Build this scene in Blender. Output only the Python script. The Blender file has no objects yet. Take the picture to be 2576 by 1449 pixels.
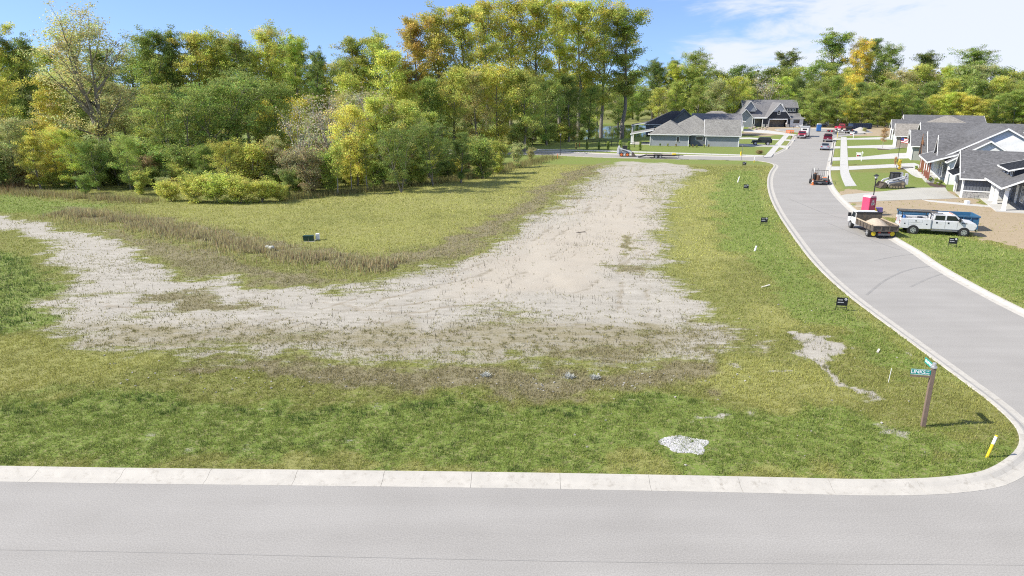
import bpy, bmesh, math, random
import numpy as np
from mathutils import Vector, Matrix, geometry

SC = bpy.context.scene
COL = SC.collection
R = math.radians

# ------------------------------------------------------------------ camera, sky, sun, exposure
F_PX, CX, CY, HORIZON, CAM_H = 1718.0, 1288.0, 724.5, 220.0, 13.0      # survey of the photograph (2576 px wide)
PITCH = math.atan((CY - HORIZON) / F_PX)
cam_data = bpy.data.cameras.new('camera')
cam_data.sensor_width = 36.0
cam_data.lens = 36.0 * F_PX / 2576.0
cam_data.clip_end = 6000
cam = bpy.data.objects.new('camera', cam_data)
cam.location = (0, 0, CAM_H)
cam.rotation_euler = (math.pi / 2 - PITCH, 0, 0)
COL.objects.link(cam)
SC.camera = cam

SUN_EL = R(41)
SUN_DIR = Vector((-math.cos(SUN_EL) * math.cos(R(9)), -math.cos(SUN_EL) * math.sin(R(9)), math.sin(SUN_EL)))   # towards the sun
sun_data = bpy.data.lights.new('sun', 'SUN')
sun_data.energy = 4.2
sun_data.angle = R(0.53)
sun_data.color = (1.0, 0.94, 0.815)
sun = bpy.data.objects.new('sun', sun_data)
sun.rotation_euler = (-SUN_DIR).to_track_quat('-Z', 'Y').to_euler()
sun.location = (-60, -10, 80)
COL.objects.link(sun)

world = bpy.data.worlds.new('World')
SC.world = world
world.use_nodes = True
wt = world.node_tree
wn, wl = wt.nodes, wt.links
wn.clear()
w_out = wn.new('ShaderNodeOutputWorld')
w_bg = wn.new('ShaderNodeBackground')
w_bg.inputs['Strength'].default_value = 0.115
w_sky = wn.new('ShaderNodeTexSky')
w_sky.sky_type = 'NISHITA'
w_sky.sun_disc = False
w_sky.sun_elevation = SUN_EL
w_sky.sun_rotation = math.atan2(SUN_DIR.x, SUN_DIR.y)
w_sky.altitude = 300
w_sky.air_density = 1.0
w_sky.dust_density = 0.25
w_sky.ozone_density = 3.0
# clouds: long soft bands, thick towards the east (right), thinning to clear sky in the west
w_tc = wn.new('ShaderNodeTexCoord')
w_sep = wn.new('ShaderNodeSeparateXYZ')
wl.new(w_tc.outputs['Generated'], w_sep.inputs[0])


def wmath(op, a, b=None, clamp=False):
    n = wn.new('ShaderNodeMath')
    n.operation = op
    n.use_clamp = clamp
    for i, v in enumerate((a, b)):
        if v is None:
            continue
        if isinstance(v, (int, float)):
            n.inputs[i].default_value = v
        else:
            wl.new(v, n.inputs[i])
    return n.outputs[0]


w_az = wmath('ARCTAN2', w_sep.outputs['X'], w_sep.outputs['Y'])
w_cmb = wn.new('ShaderNodeCombineXYZ')
wl.new(wmath('MULTIPLY', w_az, 2.2), w_cmb.inputs[0])
wl.new(wmath('MULTIPLY', w_sep.outputs['Z'], 4.2), w_cmb.inputs[1])
w_up = wn.new('ShaderNodeVectorMath')      # clear dry air: the horizon keeps the blue of the higher sky
w_up.operation = 'ADD'
wl.new(w_tc.outputs['Generated'], w_up.inputs[0])
w_up.inputs[1].default_value = (0, 0, 0.14)
w_nrm = wn.new('ShaderNodeVectorMath')
w_nrm.operation = 'NORMALIZE'
wl.new(w_up.outputs[0], w_nrm.inputs[0])
wl.new(w_nrm.outputs[0], w_sky.inputs[0])
w_map = wn.new('ShaderNodeMapping')
w_map.inputs['Rotation'].default_value = (0, 0, R(-33))
w_map.inputs['Scale'].default_value = (1.3, 3.0, 1.0)
wl.new(w_cmb.outputs[0], w_map.inputs[0])
w_n1 = wn.new('ShaderNodeTexNoise')
w_n1.inputs['Scale'].default_value = 1.7
w_n1.inputs['Detail'].default_value = 7
w_n1.inputs['Roughness'].default_value = 0.60
w_n1.inputs['Distortion'].default_value = 0.5
wl.new(w_map.outputs[0], w_n1.inputs['Vector'])
w_cov = wn.new('ShaderNodeMapRange')
w_cov.interpolation_type = 'SMOOTHSTEP'
w_cov.inputs['From Min'].default_value = -0.05
w_cov.inputs['From Max'].default_value = 0.42
w_cov.inputs['To Min'].default_value = -0.42
w_cov.inputs['To Max'].default_value = 0.20
wl.new(w_sep.outputs['X'], w_cov.inputs[0])
w_sum = wmath('ADD', w_n1.outputs[0], w_cov.outputs[0])
w_cf = wn.new('ShaderNodeMapRange')
w_cf.interpolation_type = 'SMOOTHSTEP'
w_cf.inputs['From Min'].default_value = 0.46
w_cf.inputs['From Max'].default_value = 0.71
wl.new(w_sum, w_cf.inputs[0])
w_mix = wn.new('ShaderNodeMix')
w_mix.data_type = 'RGBA'
w_tint = wn.new('ShaderNodeMix')
w_tint.data_type = 'RGBA'
w_tint.blend_type = 'MULTIPLY'
w_tint.inputs[0].default_value = 1.0
wl.new(w_sky.outputs[0], w_tint.inputs[6])
w_tint.inputs[7].default_value = (0.90, 0.91, 1.02, 1)
wl.new(wmath('MULTIPLY', w_cf.outputs[0], 0.9), w_mix.inputs[0])
wl.new(w_tint.outputs[2], w_mix.inputs[6])
w_mix.inputs[7].default_value = (4.3, 4.5, 5.0, 1)
wl.new(w_mix.outputs[2], w_bg.inputs['Color'])
wl.new(w_bg.outputs[0], w_out.inputs['Surface'])

SC.view_settings.view_transform = 'Standard'
SC.view_settings.look = 'None'
SC.view_settings.gamma = 1.0
SC.view_settings.use_curve_mapping = False
SC.view_settings.exposure = 0.88
SC.render.engine = 'CYCLES'
SC.cycles.max_bounces = 6
SC.cycles.transparent_max_bounces = 6
SC.cycles.use_denoising = False
SC.cycles.pixel_filter_type = 'BLACKMAN_HARRIS'
SC.cycles.filter_width = 1.1

# ------------------------------------------------------------------ survey helpers


def gp(x, y, z=0.0):
    """where the sight line through a photograph point meets the level z"""
    u, v = (x - CX) / F_PX, -(y - CY) / F_PX
    dy = math.cos(PITCH) + v * math.sin(PITCH)
    dz = -math.sin(PITCH) + v * math.cos(PITCH)
    t = (z - CAM_H) / dz
    return (u * t, dy * t)


def height_for(X, Y, ytop):
    """height of a thing standing at X, Y whose top is seen at ytop"""
    k = (CY - ytop) / F_PX
    s, c = math.sin(PITCH), math.cos(PITCH)
    # (Y s + z c) = k (Y c - z s)
    z = Y * (k * c - s) / (c + k * s)
    return z + CAM_H


def gps(pts, z=0.0):
    return [gp(a, b, z) for a, b in pts]


# ------------------------------------------------------------------ naming helpers
def tag(o, label=None, cat=None, group=None, kind=None):
    if label:
        o['label'] = label
    if cat:
        o['category'] = cat
    if group:
        o['group'] = group
    if kind:
        o['kind'] = kind
    return o


def thing(name, label, cat, loc=(0, 0, 0), rz=0.0, group=None, scale=1.0):
    o = bpy.data.objects.new(name, None)
    o.empty_display_size = 0.3
    COL.objects.link(o)
    o.location = loc
    o.rotation_euler = (0, 0, rz)
    if scale != 1.0:
        o.scale = (scale,) * 3
    return tag(o, label, cat, group)


def kids(o):
    return [c for c in bpy.data.objects if c.parent == o]


def copy_tree(o, parent=None):
    c = o.copy()
    COL.objects.link(c)
    c.parent = parent
    for ch in list(o.children):
        copy_tree(ch, c)
    return c


# ------------------------------------------------------------------ mesh builder
class MB:
    def __init__(s):
        s.v, s.f = [], []

    def add(s, vs, fs, M=None):
        b = len(s.v)
        if M is not None:
            vs = [tuple(M @ Vector(p)) for p in vs]
        s.v += [tuple(p) for p in vs]
        s.f += [tuple(i + b for i in f) for f in fs]
        return s

    def box(s, x0, x1, y0, y1, z0, z1, M=None):
        return s.add([(x0, y0, z0), (x1, y0, z0), (x1, y1, z0), (x0, y1, z0), (x0, y0, z1), (x1, y0, z1), (x1, y1, z1), (x0, y1, z1)],
                     [(3, 2, 1, 0), (4, 5, 6, 7), (0, 1, 5, 4), (1, 2, 6, 5), (2, 3, 7, 6), (3, 0, 4, 7)], M)

    def cbox(s, c, size, rz=0.0, rx=0.0, ry=0.0):
        M = Matrix.Translation(c) @ Matrix.Rotation(rz, 4, 'Z') @ Matrix.Rotation(ry, 4, 'Y') @ Matrix.Rotation(rx, 4, 'X')
        a, b, d = (q / 2 for q in size)
        return s.box(-a, a, -b, b, -d, d, M)

    def cyl(s, p0, p1, r0, r1=None, n=10):
        r1 = r0 if r1 is None else r1
        p0, p1 = Vector(p0), Vector(p1)
        d = (p1 - p0).normalized()
        a = d.orthogonal().normalized()
        b = d.cross(a)
        vs = []
        for p, r in ((p0, r0), (p1, r1)):
            for i in range(n):
                t = 2 * math.pi * i / n
                vs.append(p + a * (r * math.cos(t)) + b * (r * math.sin(t)))
        fs = [(i, (i + 1) % n, n + (i + 1) % n, n + i) for i in range(n)]
        fs += [tuple(range(n - 1, -1, -1)), tuple(range(n, 2 * n))]
        return s.add(vs, fs)

    def tube(s, pts, r, n=6):
        for a, b in zip(pts[:-1], pts[1:]):
            s.cyl(a, b, r, r, n)
        return s

    def prism(s, poly, axis, a0, a1, M=None):
        """poly of 2-D points extruded along axis x / y / z (poly is given in the two other axes, in order)"""
        def P(u, v, w):
            return (w, u, v) if axis == 'x' else (u, w, v) if axis == 'y' else (u, v, w)
        n = len(poly)
        vs = [P(u, v, a0) for u, v in poly] + [P(u, v, a1) for u, v in poly]
        fs = [(i, (i + 1) % n, n + (i + 1) % n, n + i) for i in range(n)]
        fs += [tuple(range(n - 1, -1, -1)), tuple(range(n, 2 * n))]
        return s.add(vs, fs, M)

    def ball(s, c, rx, ry=None, rz=None, n=10, m=7):
        ry, rz = ry or rx, rz or rx
        vs = [(c[0], c[1], c[2] + rz)]
        for j in range(1, m):
            t = math.pi * j / m
            for i in range(n):
                a = 2 * math.pi * i / n
                vs.append((c[0] + rx * math.sin(t) * math.cos(a), c[1] + ry * math.sin(t) * math.sin(a), c[2] + rz * math.cos(t)))
        vs.append((c[0], c[1], c[2] - rz))
        fs = [(0, 1 + i, 1 + (i + 1) % n) for i in range(n)]
        for j in range(m - 2):
            a = 1 + j * n
            fs += [(a + i, a + n + i, a + n + (i + 1) % n, a + (i + 1) % n) for i in range(n)]
        a = 1 + (m - 2) * n
        fs += [(a + i, len(vs) - 1, a + (i + 1) % n) for i in range(n)]
        return s.add(vs, fs)

    def quad(s, *p):
        return s.add(p, [tuple(range(len(p)))])

    def build(s, name, mat, parent=None, bevel=0.0, smooth=False, seg=2):
        me = bpy.data.meshes.new(name)
        me.from_pydata(s.v, [], s.f)
        bm = bmesh.new()
        bm.from_mesh(me)
        bmesh.ops.recalc_face_normals(bm, faces=bm.faces)
        if bevel > 0:
            es = [e for e in bm.edges if len(e.link_faces) == 2 and e.calc_face_angle(0) > 0.5]
            bmesh.ops.bevel(bm, geom=es, offset=bevel, segments=seg, affect='EDGES', clamp_overlap=True)
        bm.to_mesh(me)
        bm.free()
        if smooth:
            for p in me.polygons:
                p.use_smooth = True
        me.materials.append(mat)
        o = bpy.data.objects.new(name, me)
        COL.objects.link(o)
        o.parent = parent
        return o


# ------------------------------------------------------------------ materials
MATS = {}


def nn(t, typ, **kw):
    n = t.nodes.new(typ)
    for k, v in kw.items():
        setattr(n, k, v)
    return n


def pm(name, rgb, rough=0.6, var=0.12, scale=3.0, metal=0.0, bump=0.0, bscale=40.0, spec=0.5, dirt=None, dirt_amt=0.0):
    """painted / plain procedural surface with soft tonal variation, optional grime and relief"""
    if name in MATS:
        return MATS[name]
    m = bpy.data.materials.new(name)
    m.use_nodes = True
    t = m.node_tree
    b = t.nodes['Principled BSDF']
    b.inputs['Roughness'].default_value = rough
    b.inputs['Metallic'].default_value = metal
    b.inputs['Specular IOR Level'].default_value = spec
    tc = nn(t, 'ShaderNodeTexCoord')
    n1 = nn(t, 'ShaderNodeTexNoise')
    n1.inputs['Scale'].default_value = scale
    n1.inputs['Detail'].default_value = 6
    n1.inputs['Roughness'].default_value = 0.65
    t.links.new(tc.outputs['Object'], n1.inputs['Vector'])
    rp = nn(t, 'ShaderNodeValToRGB')
    rp.color_ramp.elements[0].position = 0.3
    rp.color_ramp.elements[1].position = 0.7
    rp.color_ramp.elements[0].color = (*[c * (1 - var) for c in rgb], 1)
    rp.color_ramp.elements[1].color = (*[min(c * (1 + var), 0.95) for c in rgb], 1)
    t.links.new(n1.outputs[0], rp.inputs[0])
    out = rp.outputs[0]
    if dirt:
        n2 = nn(t, 'ShaderNodeTexNoise')
        n2.inputs['Scale'].default_value = scale * 2.3
        n2.inputs['Detail'].default_value = 8
        n2.inputs['Roughness'].default_value = 0.75
        t.links.new(tc.outputs['Object'], n2.inputs['Vector'])
        mr = nn(t, 'ShaderNodeMapRange')
        mr.inputs['From Min'].default_value = 0.62 - dirt_amt * 0.3
        mr.inputs['From Max'].default_value = 0.72
        t.links.new(n2.outputs[0], mr.inputs[0])
        mx = nn(t, 'ShaderNodeMix', data_type='RGBA')
        t.links.new(mr.outputs[0], mx.inputs[0])
        t.links.new(out, mx.inputs[6])
        mx.inputs[7].default_value = (*dirt, 1)
        out = mx.outputs[2]
    t.links.new(out, b.inputs['Base Color'])
    if bump:
        n3 = nn(t, 'ShaderNodeTexNoise')
        n3.inputs['Scale'].default_value = bscale
        n3.inputs['Detail'].default_value = 4
        t.links.new(tc.outputs['Object'], n3.inputs['Vector'])
        bp = nn(t, 'ShaderNodeBump')
        bp.inputs['Strength'].default_value = bump
        bp.inputs['Distance'].default_value = 0.02
        t.links.new(n3.outputs[0], bp.inputs['Height'])
        t.links.new(bp.outputs[0], b.inputs['Normal'])
    MATS[name] = m
    return m


def glassy(name, rgb=(0.02, 0.025, 0.03), rough=0.08):
    if name in MATS:
        return MATS[name]
    m = pm(name, rgb, rough, 0.1, 1.0, spec=0.8)
    return m


def lap_siding(name, rgb, pitch=0.15):
    """painted lap siding: fine horizontal courses as relief"""
    if name in MATS:
        return MATS[name]
    m = pm(name, rgb, 0.65, 0.06, 1.2)
    t = m.node_tree
    b = t.nodes['Principled BSDF']
    tc = nn(t, 'ShaderNodeTexCoord')
    sp = nn(t, 'ShaderNodeSeparateXYZ')
    t.links.new(tc.outputs['Object'], sp.inputs[0])
    d = nn(t, 'ShaderNodeMath', operation='DIVIDE')
    d.inputs[1].default_value = pitch
    t.links.new(sp.outputs['Z'], d.inputs[0])
    fr = nn(t, 'ShaderNodeMath', operation='FRACT')
    t.links.new(d.outputs[0], fr.inputs[0])
    bp = nn(t, 'ShaderNodeBump', invert=True)
    bp.inputs['Strength'].default_value = 0.8
    bp.inputs['Distance'].default_value = 0.03
    t.links.new(fr.outputs[0], bp.inputs['Height'])
    t.links.new(bp.outputs[0], b.inputs['Normal'])
    return m


def shingles(name, rgb):
    """asphalt shingle roof: courses with randomly toned tabs"""
    if name in MATS:
        return MATS[name]
    m = bpy.data.materials.new(name)
    m.use_nodes = True
    t = m.node_tree
    b = t.nodes['Principled BSDF']
    b.inputs['Roughness'].default_value = 0.9
    b.inputs['Specular IOR Level'].default_value = 0.25
    tc = nn(t, 'ShaderNodeTexCoord')
    mp = nn(t, 'ShaderNodeMapping')
    mp.inputs['Scale'].default_value = (2.6, 2.6, 6.0)
    t.links.new(tc.outputs['Object'], mp.inputs[0])
    vo = nn(t, 'ShaderNodeTexVoronoi')
    vo.inputs['Scale'].default_value = 1.6
    t.links.new(mp.outputs[0], vo.inputs['Vector'])
    sp = nn(t, 'ShaderNodeSeparateColor')
    t.links.new(vo.outputs['Color'], sp.inputs[0])
    n = nn(t, 'ShaderNodeTexNoise')
    n.inputs['Scale'].default_value = 0.35
    n.inputs['Detail'].default_value = 5
    t.links.new(tc.outputs['Object'], n.inputs['Vector'])
    ad = nn(t, 'ShaderNodeMath', operation='MULTIPLY_ADD')
    ad.inputs[1].default_value = 0.6
    t.links.new(sp.outputs[0], ad.inputs[0])
    ml = nn(t, 'ShaderNodeMath', operation='MULTIPLY')
    ml.inputs[1].default_value = 0.55
    t.links.new(n.outputs[0], ml.inputs[0])
    t.links.new(ml.outputs[0], ad.inputs[2])
    rp = nn(t, 'ShaderNodeValToRGB')
    rp.color_ramp.elements[0].position = 0.15
    rp.color_ramp.elements[1].position = 0.95
    rp.color_ramp.elements[0].color = (*[c * 0.68 for c in rgb], 1)
    rp.color_ramp.elements[1].color = (*[c * 1.32 for c in rgb], 1)
    t.links.new(ad.outputs[0], rp.inputs[0])
    t.links.new(rp.outputs[0], b.inputs['Base Color'])
    bp = nn(t, 'ShaderNodeBump')
    bp.inputs['Strength'].default_value = 0.4
    bp.inputs['Distance'].default_value = 0.02
    t.links.new(sp.outputs[1], bp.inputs['Height'])
    t.links.new(bp.outputs[0], b.inputs['Normal'])
    MATS[name] = m
    return m


def attr_leaf(name, attr='tone', trans=0.35, use_obj=True, rough=0.6):
    """foliage: per-face tone from the mesh times the colour of the plant, some light shining through"""
    if name in MATS:
        return MATS[name]
    m = bpy.data.materials.new(name)
    m.use_nodes = True
    t = m.node_tree
    t.nodes.clear()
    out = nn(t, 'ShaderNodeOutputMaterial')
    at = nn(t, 'ShaderNodeAttribute', attribute_name=attr)
    col = at.outputs['Color']
    if use_obj:
        oi = nn(t, 'ShaderNodeObjectInfo')
        mx = nn(t, 'ShaderNodeMix', data_type='RGBA', blend_type='MULTIPLY')
        mx.inputs[0].default_value = 1.0
        t.links.new(oi.outputs['Color'], mx.inputs[6])
        t.links.new(col, mx.inputs[7])
        col = mx.outputs[2]
    pb = nn(t, 'ShaderNodeBsdfPrincipled')
    pb.inputs['Roughness'].default_value = rough
    pb.inputs['Specular IOR Level'].default_value = 0.25
    tr = nn(t, 'ShaderNodeBsdfTranslucent')
    ms = nn(t, 'ShaderNodeMixShader')
    ms.inputs[0].default_value = trans
    t.links.new(col, pb.inputs['Base Color'])
    t.links.new(col, tr.inputs['Color'])
    t.links.new(pb.outputs[0], ms.inputs[1])
    t.links.new(tr.outputs[0], ms.inputs[2])
    t.links.new(ms.outputs[0], out.inputs['Surface'])
    MATS[name] = m
    return m


# ------------------------------------------------------------------ numeric noise and polygons (for zones of the ground)
def vnoise(x, y, seed=0):
    xi, yi = np.floor(x).astype(np.int64), np.floor(y).astype(np.int64)
    xf, yf = x - xi, y - yi
    u, v = xf * xf * (3 - 2 * xf), yf * yf * (3 - 2 * yf)

    def h(a, b):
        n = (a * 374761393 + b * 668265263 + seed * 1442695041) & 0xFFFFFFFF
        n = ((n ^ (n >> 13)) * 1274126177) & 0xFFFFFFFF
        return ((n ^ (n >> 16)) & 0xFFFF) / 65535.0
    return (h(xi, yi) * (1 - u) + h(xi + 1, yi) * u) * (1 - v) + (h(xi, yi + 1) * (1 - u) + h(xi + 1, yi + 1) * u) * v


def fbm(x, y, seed=0, octs=4):
    a, s, t = 0.5, 0.0, 0.0
    for o in range(octs):
        s = s + a * vnoise(x * 2 ** o, y * 2 ** o, seed + o * 17)
        t += a
        a *= 0.5
    return s / t


def sdf(px, py, poly):
    """signed distance, positive inside"""
    d = np.full(px.shape, 1e9)
    ins = np.zeros(px.shape, bool)
    n = len(poly)
    for i in range(n):
        ax, ay = poly[i]
        bx, by = poly[(i + 1) % n]
        ex, ey = bx - ax, by - ay
        wx, wy = px - ax, py - ay
        tt = np.clip((wx * ex + wy * ey) / (ex * ex + ey * ey + 1e-9), 0, 1)
        d = np.minimum(d, (wx - ex * tt) ** 2 + (wy - ey * tt) ** 2)
        c = ((ay > py) != (by > py))
        ins ^= c & (px < (bx - ax) * (py - ay) / ((by - ay) if abs(by - ay) > 1e-9 else 1e-9) + ax)
    d = np.sqrt(d)
    return np.where(ins, d, -d)


def ss(a, b, x):
    t = np.clip((x - a) / (b - a), 0, 1)
    return t * t * (3 - 2 * t)


def np_mesh(name, verts, loops_per_face, mat, parent=None, attrs=None):
    """verts (N,3) used in order, every face taking loops_per_face fresh vertices; attrs: {name: (N,3) colours}"""
    me = bpy.data.meshes.new(name)
    n = len(verts)
    k = loops_per_face
    me.vertices.add(n)
    me.vertices.foreach_set('co', np.ascontiguousarray(verts, np.float32).ravel())
    me.loops.add(n)
    me.loops.foreach_set('vertex_index', np.arange(n, dtype=np.int32))
    me.polygons.add(n // k)
    me.polygons.foreach_set('loop_start', np.arange(0, n, k, dtype=np.int32))
    me.polygons.foreach_set('loop_total', np.full(n // k, k, np.int32))
    for nm, arr in (attrs or {}).items():
        a = me.attributes.new(nm, 'FLOAT_COLOR', 'POINT')
        a.data.foreach_set('color', np.concatenate([arr, np.ones((n, 1))], 1).astype(np.float32).ravel())
    me.update(calc_edges=True)
    me.materials.append(mat)
    o = bpy.data.objects.new(name, me)
    COL.objects.link(o)
    o.parent = parent
    return o
# ================================================================== ROADS: outline surveyed from the kerb lines
road_left = gps([(2576, 1050), (2513, 1000), (2400, 919), (2287, 838), (2150, 740), (2064, 660), (2012, 592), (1971, 535), (1949, 490), (1943, 457), (1949, 432), (1962, 417)])


def arc(c, r, a0, a1, n):
    return [(c[0] + r * math.cos(R(a0 + (a1 - a0) * i / n)), c[1] + r * math.sin(R(a0 + (a1 - a0) * i / n))) for i in range(n + 1)]


def smooth(pts, it=2):
    for _ in range(it):
        q = [pts[0]]
        for a, b in zip(pts[:-1], pts[1:]):
            q += [(a[0] * .75 + b[0] * .25, a[1] * .75 + b[1] * .25), (a[0] * .25 + b[0] * .75, a[1] * .25 + b[1] * .75)]
        q.append(pts[-1])
        pts = q
    return pts


TH = R(24.9)
U = (math.sin(TH), math.cos(TH))        # along the far street
N = (math.cos(TH), -math.sin(TH))       # across it, to the right
# front street kerb, the corner with its round return, up the left side of the side street, far corner, cross street
front_edge = [(-140, 25.6), (-60, 22.2), (-17.57, 20.61), (-8, 20.42), (0, 20.25), (8, 19.98), (13.1, 19.74), (16.2, 20.12), (17.85, 20.94), (19.6, 22.3), (20.6, 23.8), (21.03, 25.41), (21.28, 27.2)]
left_edge = [p for p in road_left if p[1] > 27.5]
cross_near = gps([(1942, 410), (1915, 405.5), (1873, 404), (1669, 400.5), (1509, 397), (1340, 388)]) + [(-40, 142.5), (-110, 140)]
cross_far = [(-110, 148.5), (-40, 151.0)] + gps([(1340, 379), (1509, 388), (1700, 392), (1880, 395.5), (1925, 395), (1955, 389), (1972, 380)])
street_left = gps([(1983, 375), (2004, 344)])
cul_c = (96.5, 218.0)
street_right = gps([(2096, 345), (2094, 358), (2086, 389), (2080, 415), (2075, 434), (2077, 455), (2084, 474), (2098, 494), (2126, 522), (2160, 553), (2236, 603), (2296, 638), (2334, 668), (2450, 735), (2576, 800)])
right_tail = [(30.1, 34.0), (31.0, 29.5), (33.5, 25.0), (37.5, 21.6), (45, 19.0), (60, 17.4), (140, 12.0)]
seg_A = smooth(front_edge + left_edge[0:0], 2)
seg_left = smooth(front_edge[-5:] [2:] + left_edge, 2)
edge_front_left = smooth(front_edge + left_edge + cross_near, 2)
sl_top = street_left[-1]
cul_pts = arc(cul_c, 13.0, 232, -52, 22)
edge_cross_far = smooth(cross_far + street_left + [(sl_top[0] + 2.0, sl_top[1] + 6)], 2) + cul_pts
edge_right = smooth([(cul_c[0] + 5.2, cul_c[1] - 16)] + street_right + right_tail, 2)
south_edge = [(140, 2.5), (60, 8.3), (20, 10.4), (-20, 11.6), (-60, 13.2), (-140, 16.6)]
ROAD = edge_front_left + edge_cross_far + edge_right + south_edge
ROAD = [p for i, p in enumerate(ROAD) if (p[0] - ROAD[i - 1][0]) ** 2 + (p[1] - ROAD[i - 1][1]) ** 2 > 0.01]

# ---- asphalt
m = bpy.data.materials.new('asphalt')
m.use_nodes = True
t = m.node_tree
b = t.nodes['Principled BSDF']
b.inputs['Roughness'].default_value = 0.85
b.inputs['Specular IOR Level'].default_value = 0.3
tc = nn(t, 'ShaderNodeTexCoord')
mp = nn(t, 'ShaderNodeMapping')
mp.inputs['Scale'].default_value = (0.10, 1.1, 1)
mp.inputs['Rotation'].default_value = (0, 0, R(2))
t.links.new(tc.outputs['Object'], mp.inputs[0])
big = nn(t, 'ShaderNodeTexNoise')
big.inputs['Scale'].default_value = 0.9
big.inputs['Detail'].default_value = 7
t.links.new(mp.outputs[0], big.inputs['Vector'])
blot = nn(t, 'ShaderNodeTexNoise')
blot.inputs['Scale'].default_value = 0.35
blot.inputs['Detail'].default_value = 5
t.links.new(tc.outputs['Object'], blot.inputs['Vector'])
fine = nn(t, 'ShaderNodeTexNoise')
fine.inputs['Scale'].default_value = 22
fine.inputs['Detail'].default_value = 3
t.links.new(tc.outputs['Object'], fine.inputs['Vector'])
mixn = nn(t, 'ShaderNodeMix', data_type='FLOAT')
mixn.inputs[0].default_value = 0.45
t.links.new(big.outputs[0], mixn.inputs[2])
t.links.new(blot.outputs[0], mixn.inputs[3])
rp = nn(t, 'ShaderNodeValToRGB')
rp.color_ramp.elements[0].position = 0.32
rp.color_ramp.elements[1].position = 0.68
rp.color_ramp.elements[0].color = (0.278, 0.265, 0.247, 1)
rp.color_ramp.elements[1].color = (0.332, 0.318, 0.298, 1)
t.links.new(mixn.outputs[0], rp.inputs[0])
rp2 = nn(t, 'ShaderNodeValToRGB')
rp2.color_ramp.elements[0].position = 0.3
rp2.color_ramp.elements[1].position = 0.7
rp2.color_ramp.elements[0].color = (0.84, 0.84, 0.84, 1)
rp2.color_ramp.elements[1].color = (1.14, 1.14, 1.14, 1)
t.links.new(fine.outputs[0], rp2.inputs[0])
mu = nn(t, 'ShaderNodeMix', data_type='RGBA', blend_type='MULTIPLY')
mu.inputs[0].default_value = 1
t.links.new(rp.outputs[0], mu.inputs[6])
t.links.new(rp2.outputs[0], mu.inputs[7])
st = nn(t, 'ShaderNodeTexNoise')
st.inputs['Scale'].default_value = 1.1
st.inputs['Detail'].default_value = 9
st.inputs['Roughness'].default_value = 0.75
t.links.new(tc.outputs['Object'], st.inputs['Vector'])
sr = nn(t, 'ShaderNodeMapRange')
sr.inputs['From Min'].default_value = 0.62
sr.inputs['From Max'].default_value = 0.78
sr.inputs['To Max'].default_value = 0.5
t.links.new(st.outputs[0], sr.inputs[0])
sm = nn(t, 'ShaderNodeMix', data_type='RGBA')
t.links.new(sr.outputs[0], sm.inputs[0])
t.links.new(mu.outputs[2], sm.inputs[6])
sm.inputs[7].default_value = (0.20, 0.185, 0.165, 1)
t.links.new(sm.outputs[2], b.inputs['Base Color'])
bp = nn(t, 'ShaderNodeBump')
bp.inputs['Strength'].default_value = 0.18
bp.inputs['Distance'].default_value = 0.01
t.links.new(fine.outputs[0], bp.inputs['Height'])
t.links.new(bp.outputs[0], b.inputs['Normal'])
MATS['asphalt'] = m

tris = geometry.tessellate_polygon([[Vector((x, y, 0)) for x, y in ROAD]])
rb = MB()
rb.add([(x, y, 0) for x, y in ROAD], [tuple(q) for q in tris])
road = rb.build('road', m)
tag(road, kind='structure')
if road.data.polygons[0].normal.z < 0:
    road.data.flip_normals()

M_conc = pm('kerb_concrete', (0.45, 0.425, 0.38), 0.85, 0.08, 1.5, bump=0.3, bscale=60, dirt=(0.30, 0.275, 0.235), dirt_amt=0.3)
M_walk = pm('walk_concrete', (0.47, 0.46, 0.435), 0.8, 0.06, 0.8, bump=0.2, bscale=60)
M_tar = pm('tar', (0.05, 0.05, 0.05), 0.7)

# tyre scuffs and paving seam: thin real sheets of darker binder on the road
M_seam = pm('paving_seam', (0.245, 0.238, 0.228), 0.8, 0.1, 2)
M_scuff = pm('tyre_scuff', (0.252, 0.242, 0.228), 0.8, 0.12, 1.2)


def ribbon(pts, w, z, name, mat, parent):
    mb = MB()
    L, Rr = [], []
    for i, p in enumerate(pts):
        a = pts[max(i - 1, 0)]
        c = pts[min(i + 1, len(pts) - 1)]
        dx, dy = c[0] - a[0], c[1] - a[1]
        l = math.hypot(dx, dy) or 1
        L.append((p[0] - dy / l * w / 2, p[1] + dx / l * w / 2, z))
        Rr.append((p[0] + dy / l * w / 2, p[1] - dx / l * w / 2, z))
    n = len(pts)
    mb.add(L + Rr, [(i, i + 1, n + i + 1, n + i) for i in range(n - 1)])
    o = mb.build(name, mat, parent)
    if o.data.polygons[0].normal.z < 0:
        o.data.flip_normals()
    return o


ribbon(smooth(gps([(-200, 1380), (300, 1388), (900, 1402), (1600, 1416), (2300, 1420), (2900, 1424)]), 1), 0.02, 0.004, 'paving_seam', M_seam, road)
for pts, w in (([(2180, 742), (2230, 700), (2300, 672), (2390, 668)], .16), ([(2290, 722), (2350, 693), (2410, 682)], .16), ([(2080, 560), (2180, 600), (2262, 628)], .14), ([(2200, 655), (2280, 640), (2325, 640)], .12), ([(1985, 500), (2080, 540), (2140, 553)], .12)):
    ribbon(smooth(gps(pts), 2), w, 0.004, 'tyre_scuff', M_scuff, road)


# ---- kerbs, cast in lengths with open joints
def offset_line(pts, d):
    out = []
    for i, p in enumerate(pts):
        a, c = pts[max(i - 1, 0)], pts[min(i + 1, len(pts) - 1)]
        dx, dy = c[0] - a[0], c[1] - a[1]
        l = math.hypot(dx, dy) or 1
        out.append((p[0] - dy / l * d, p[1] + dx / l * d))
    return out


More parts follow.
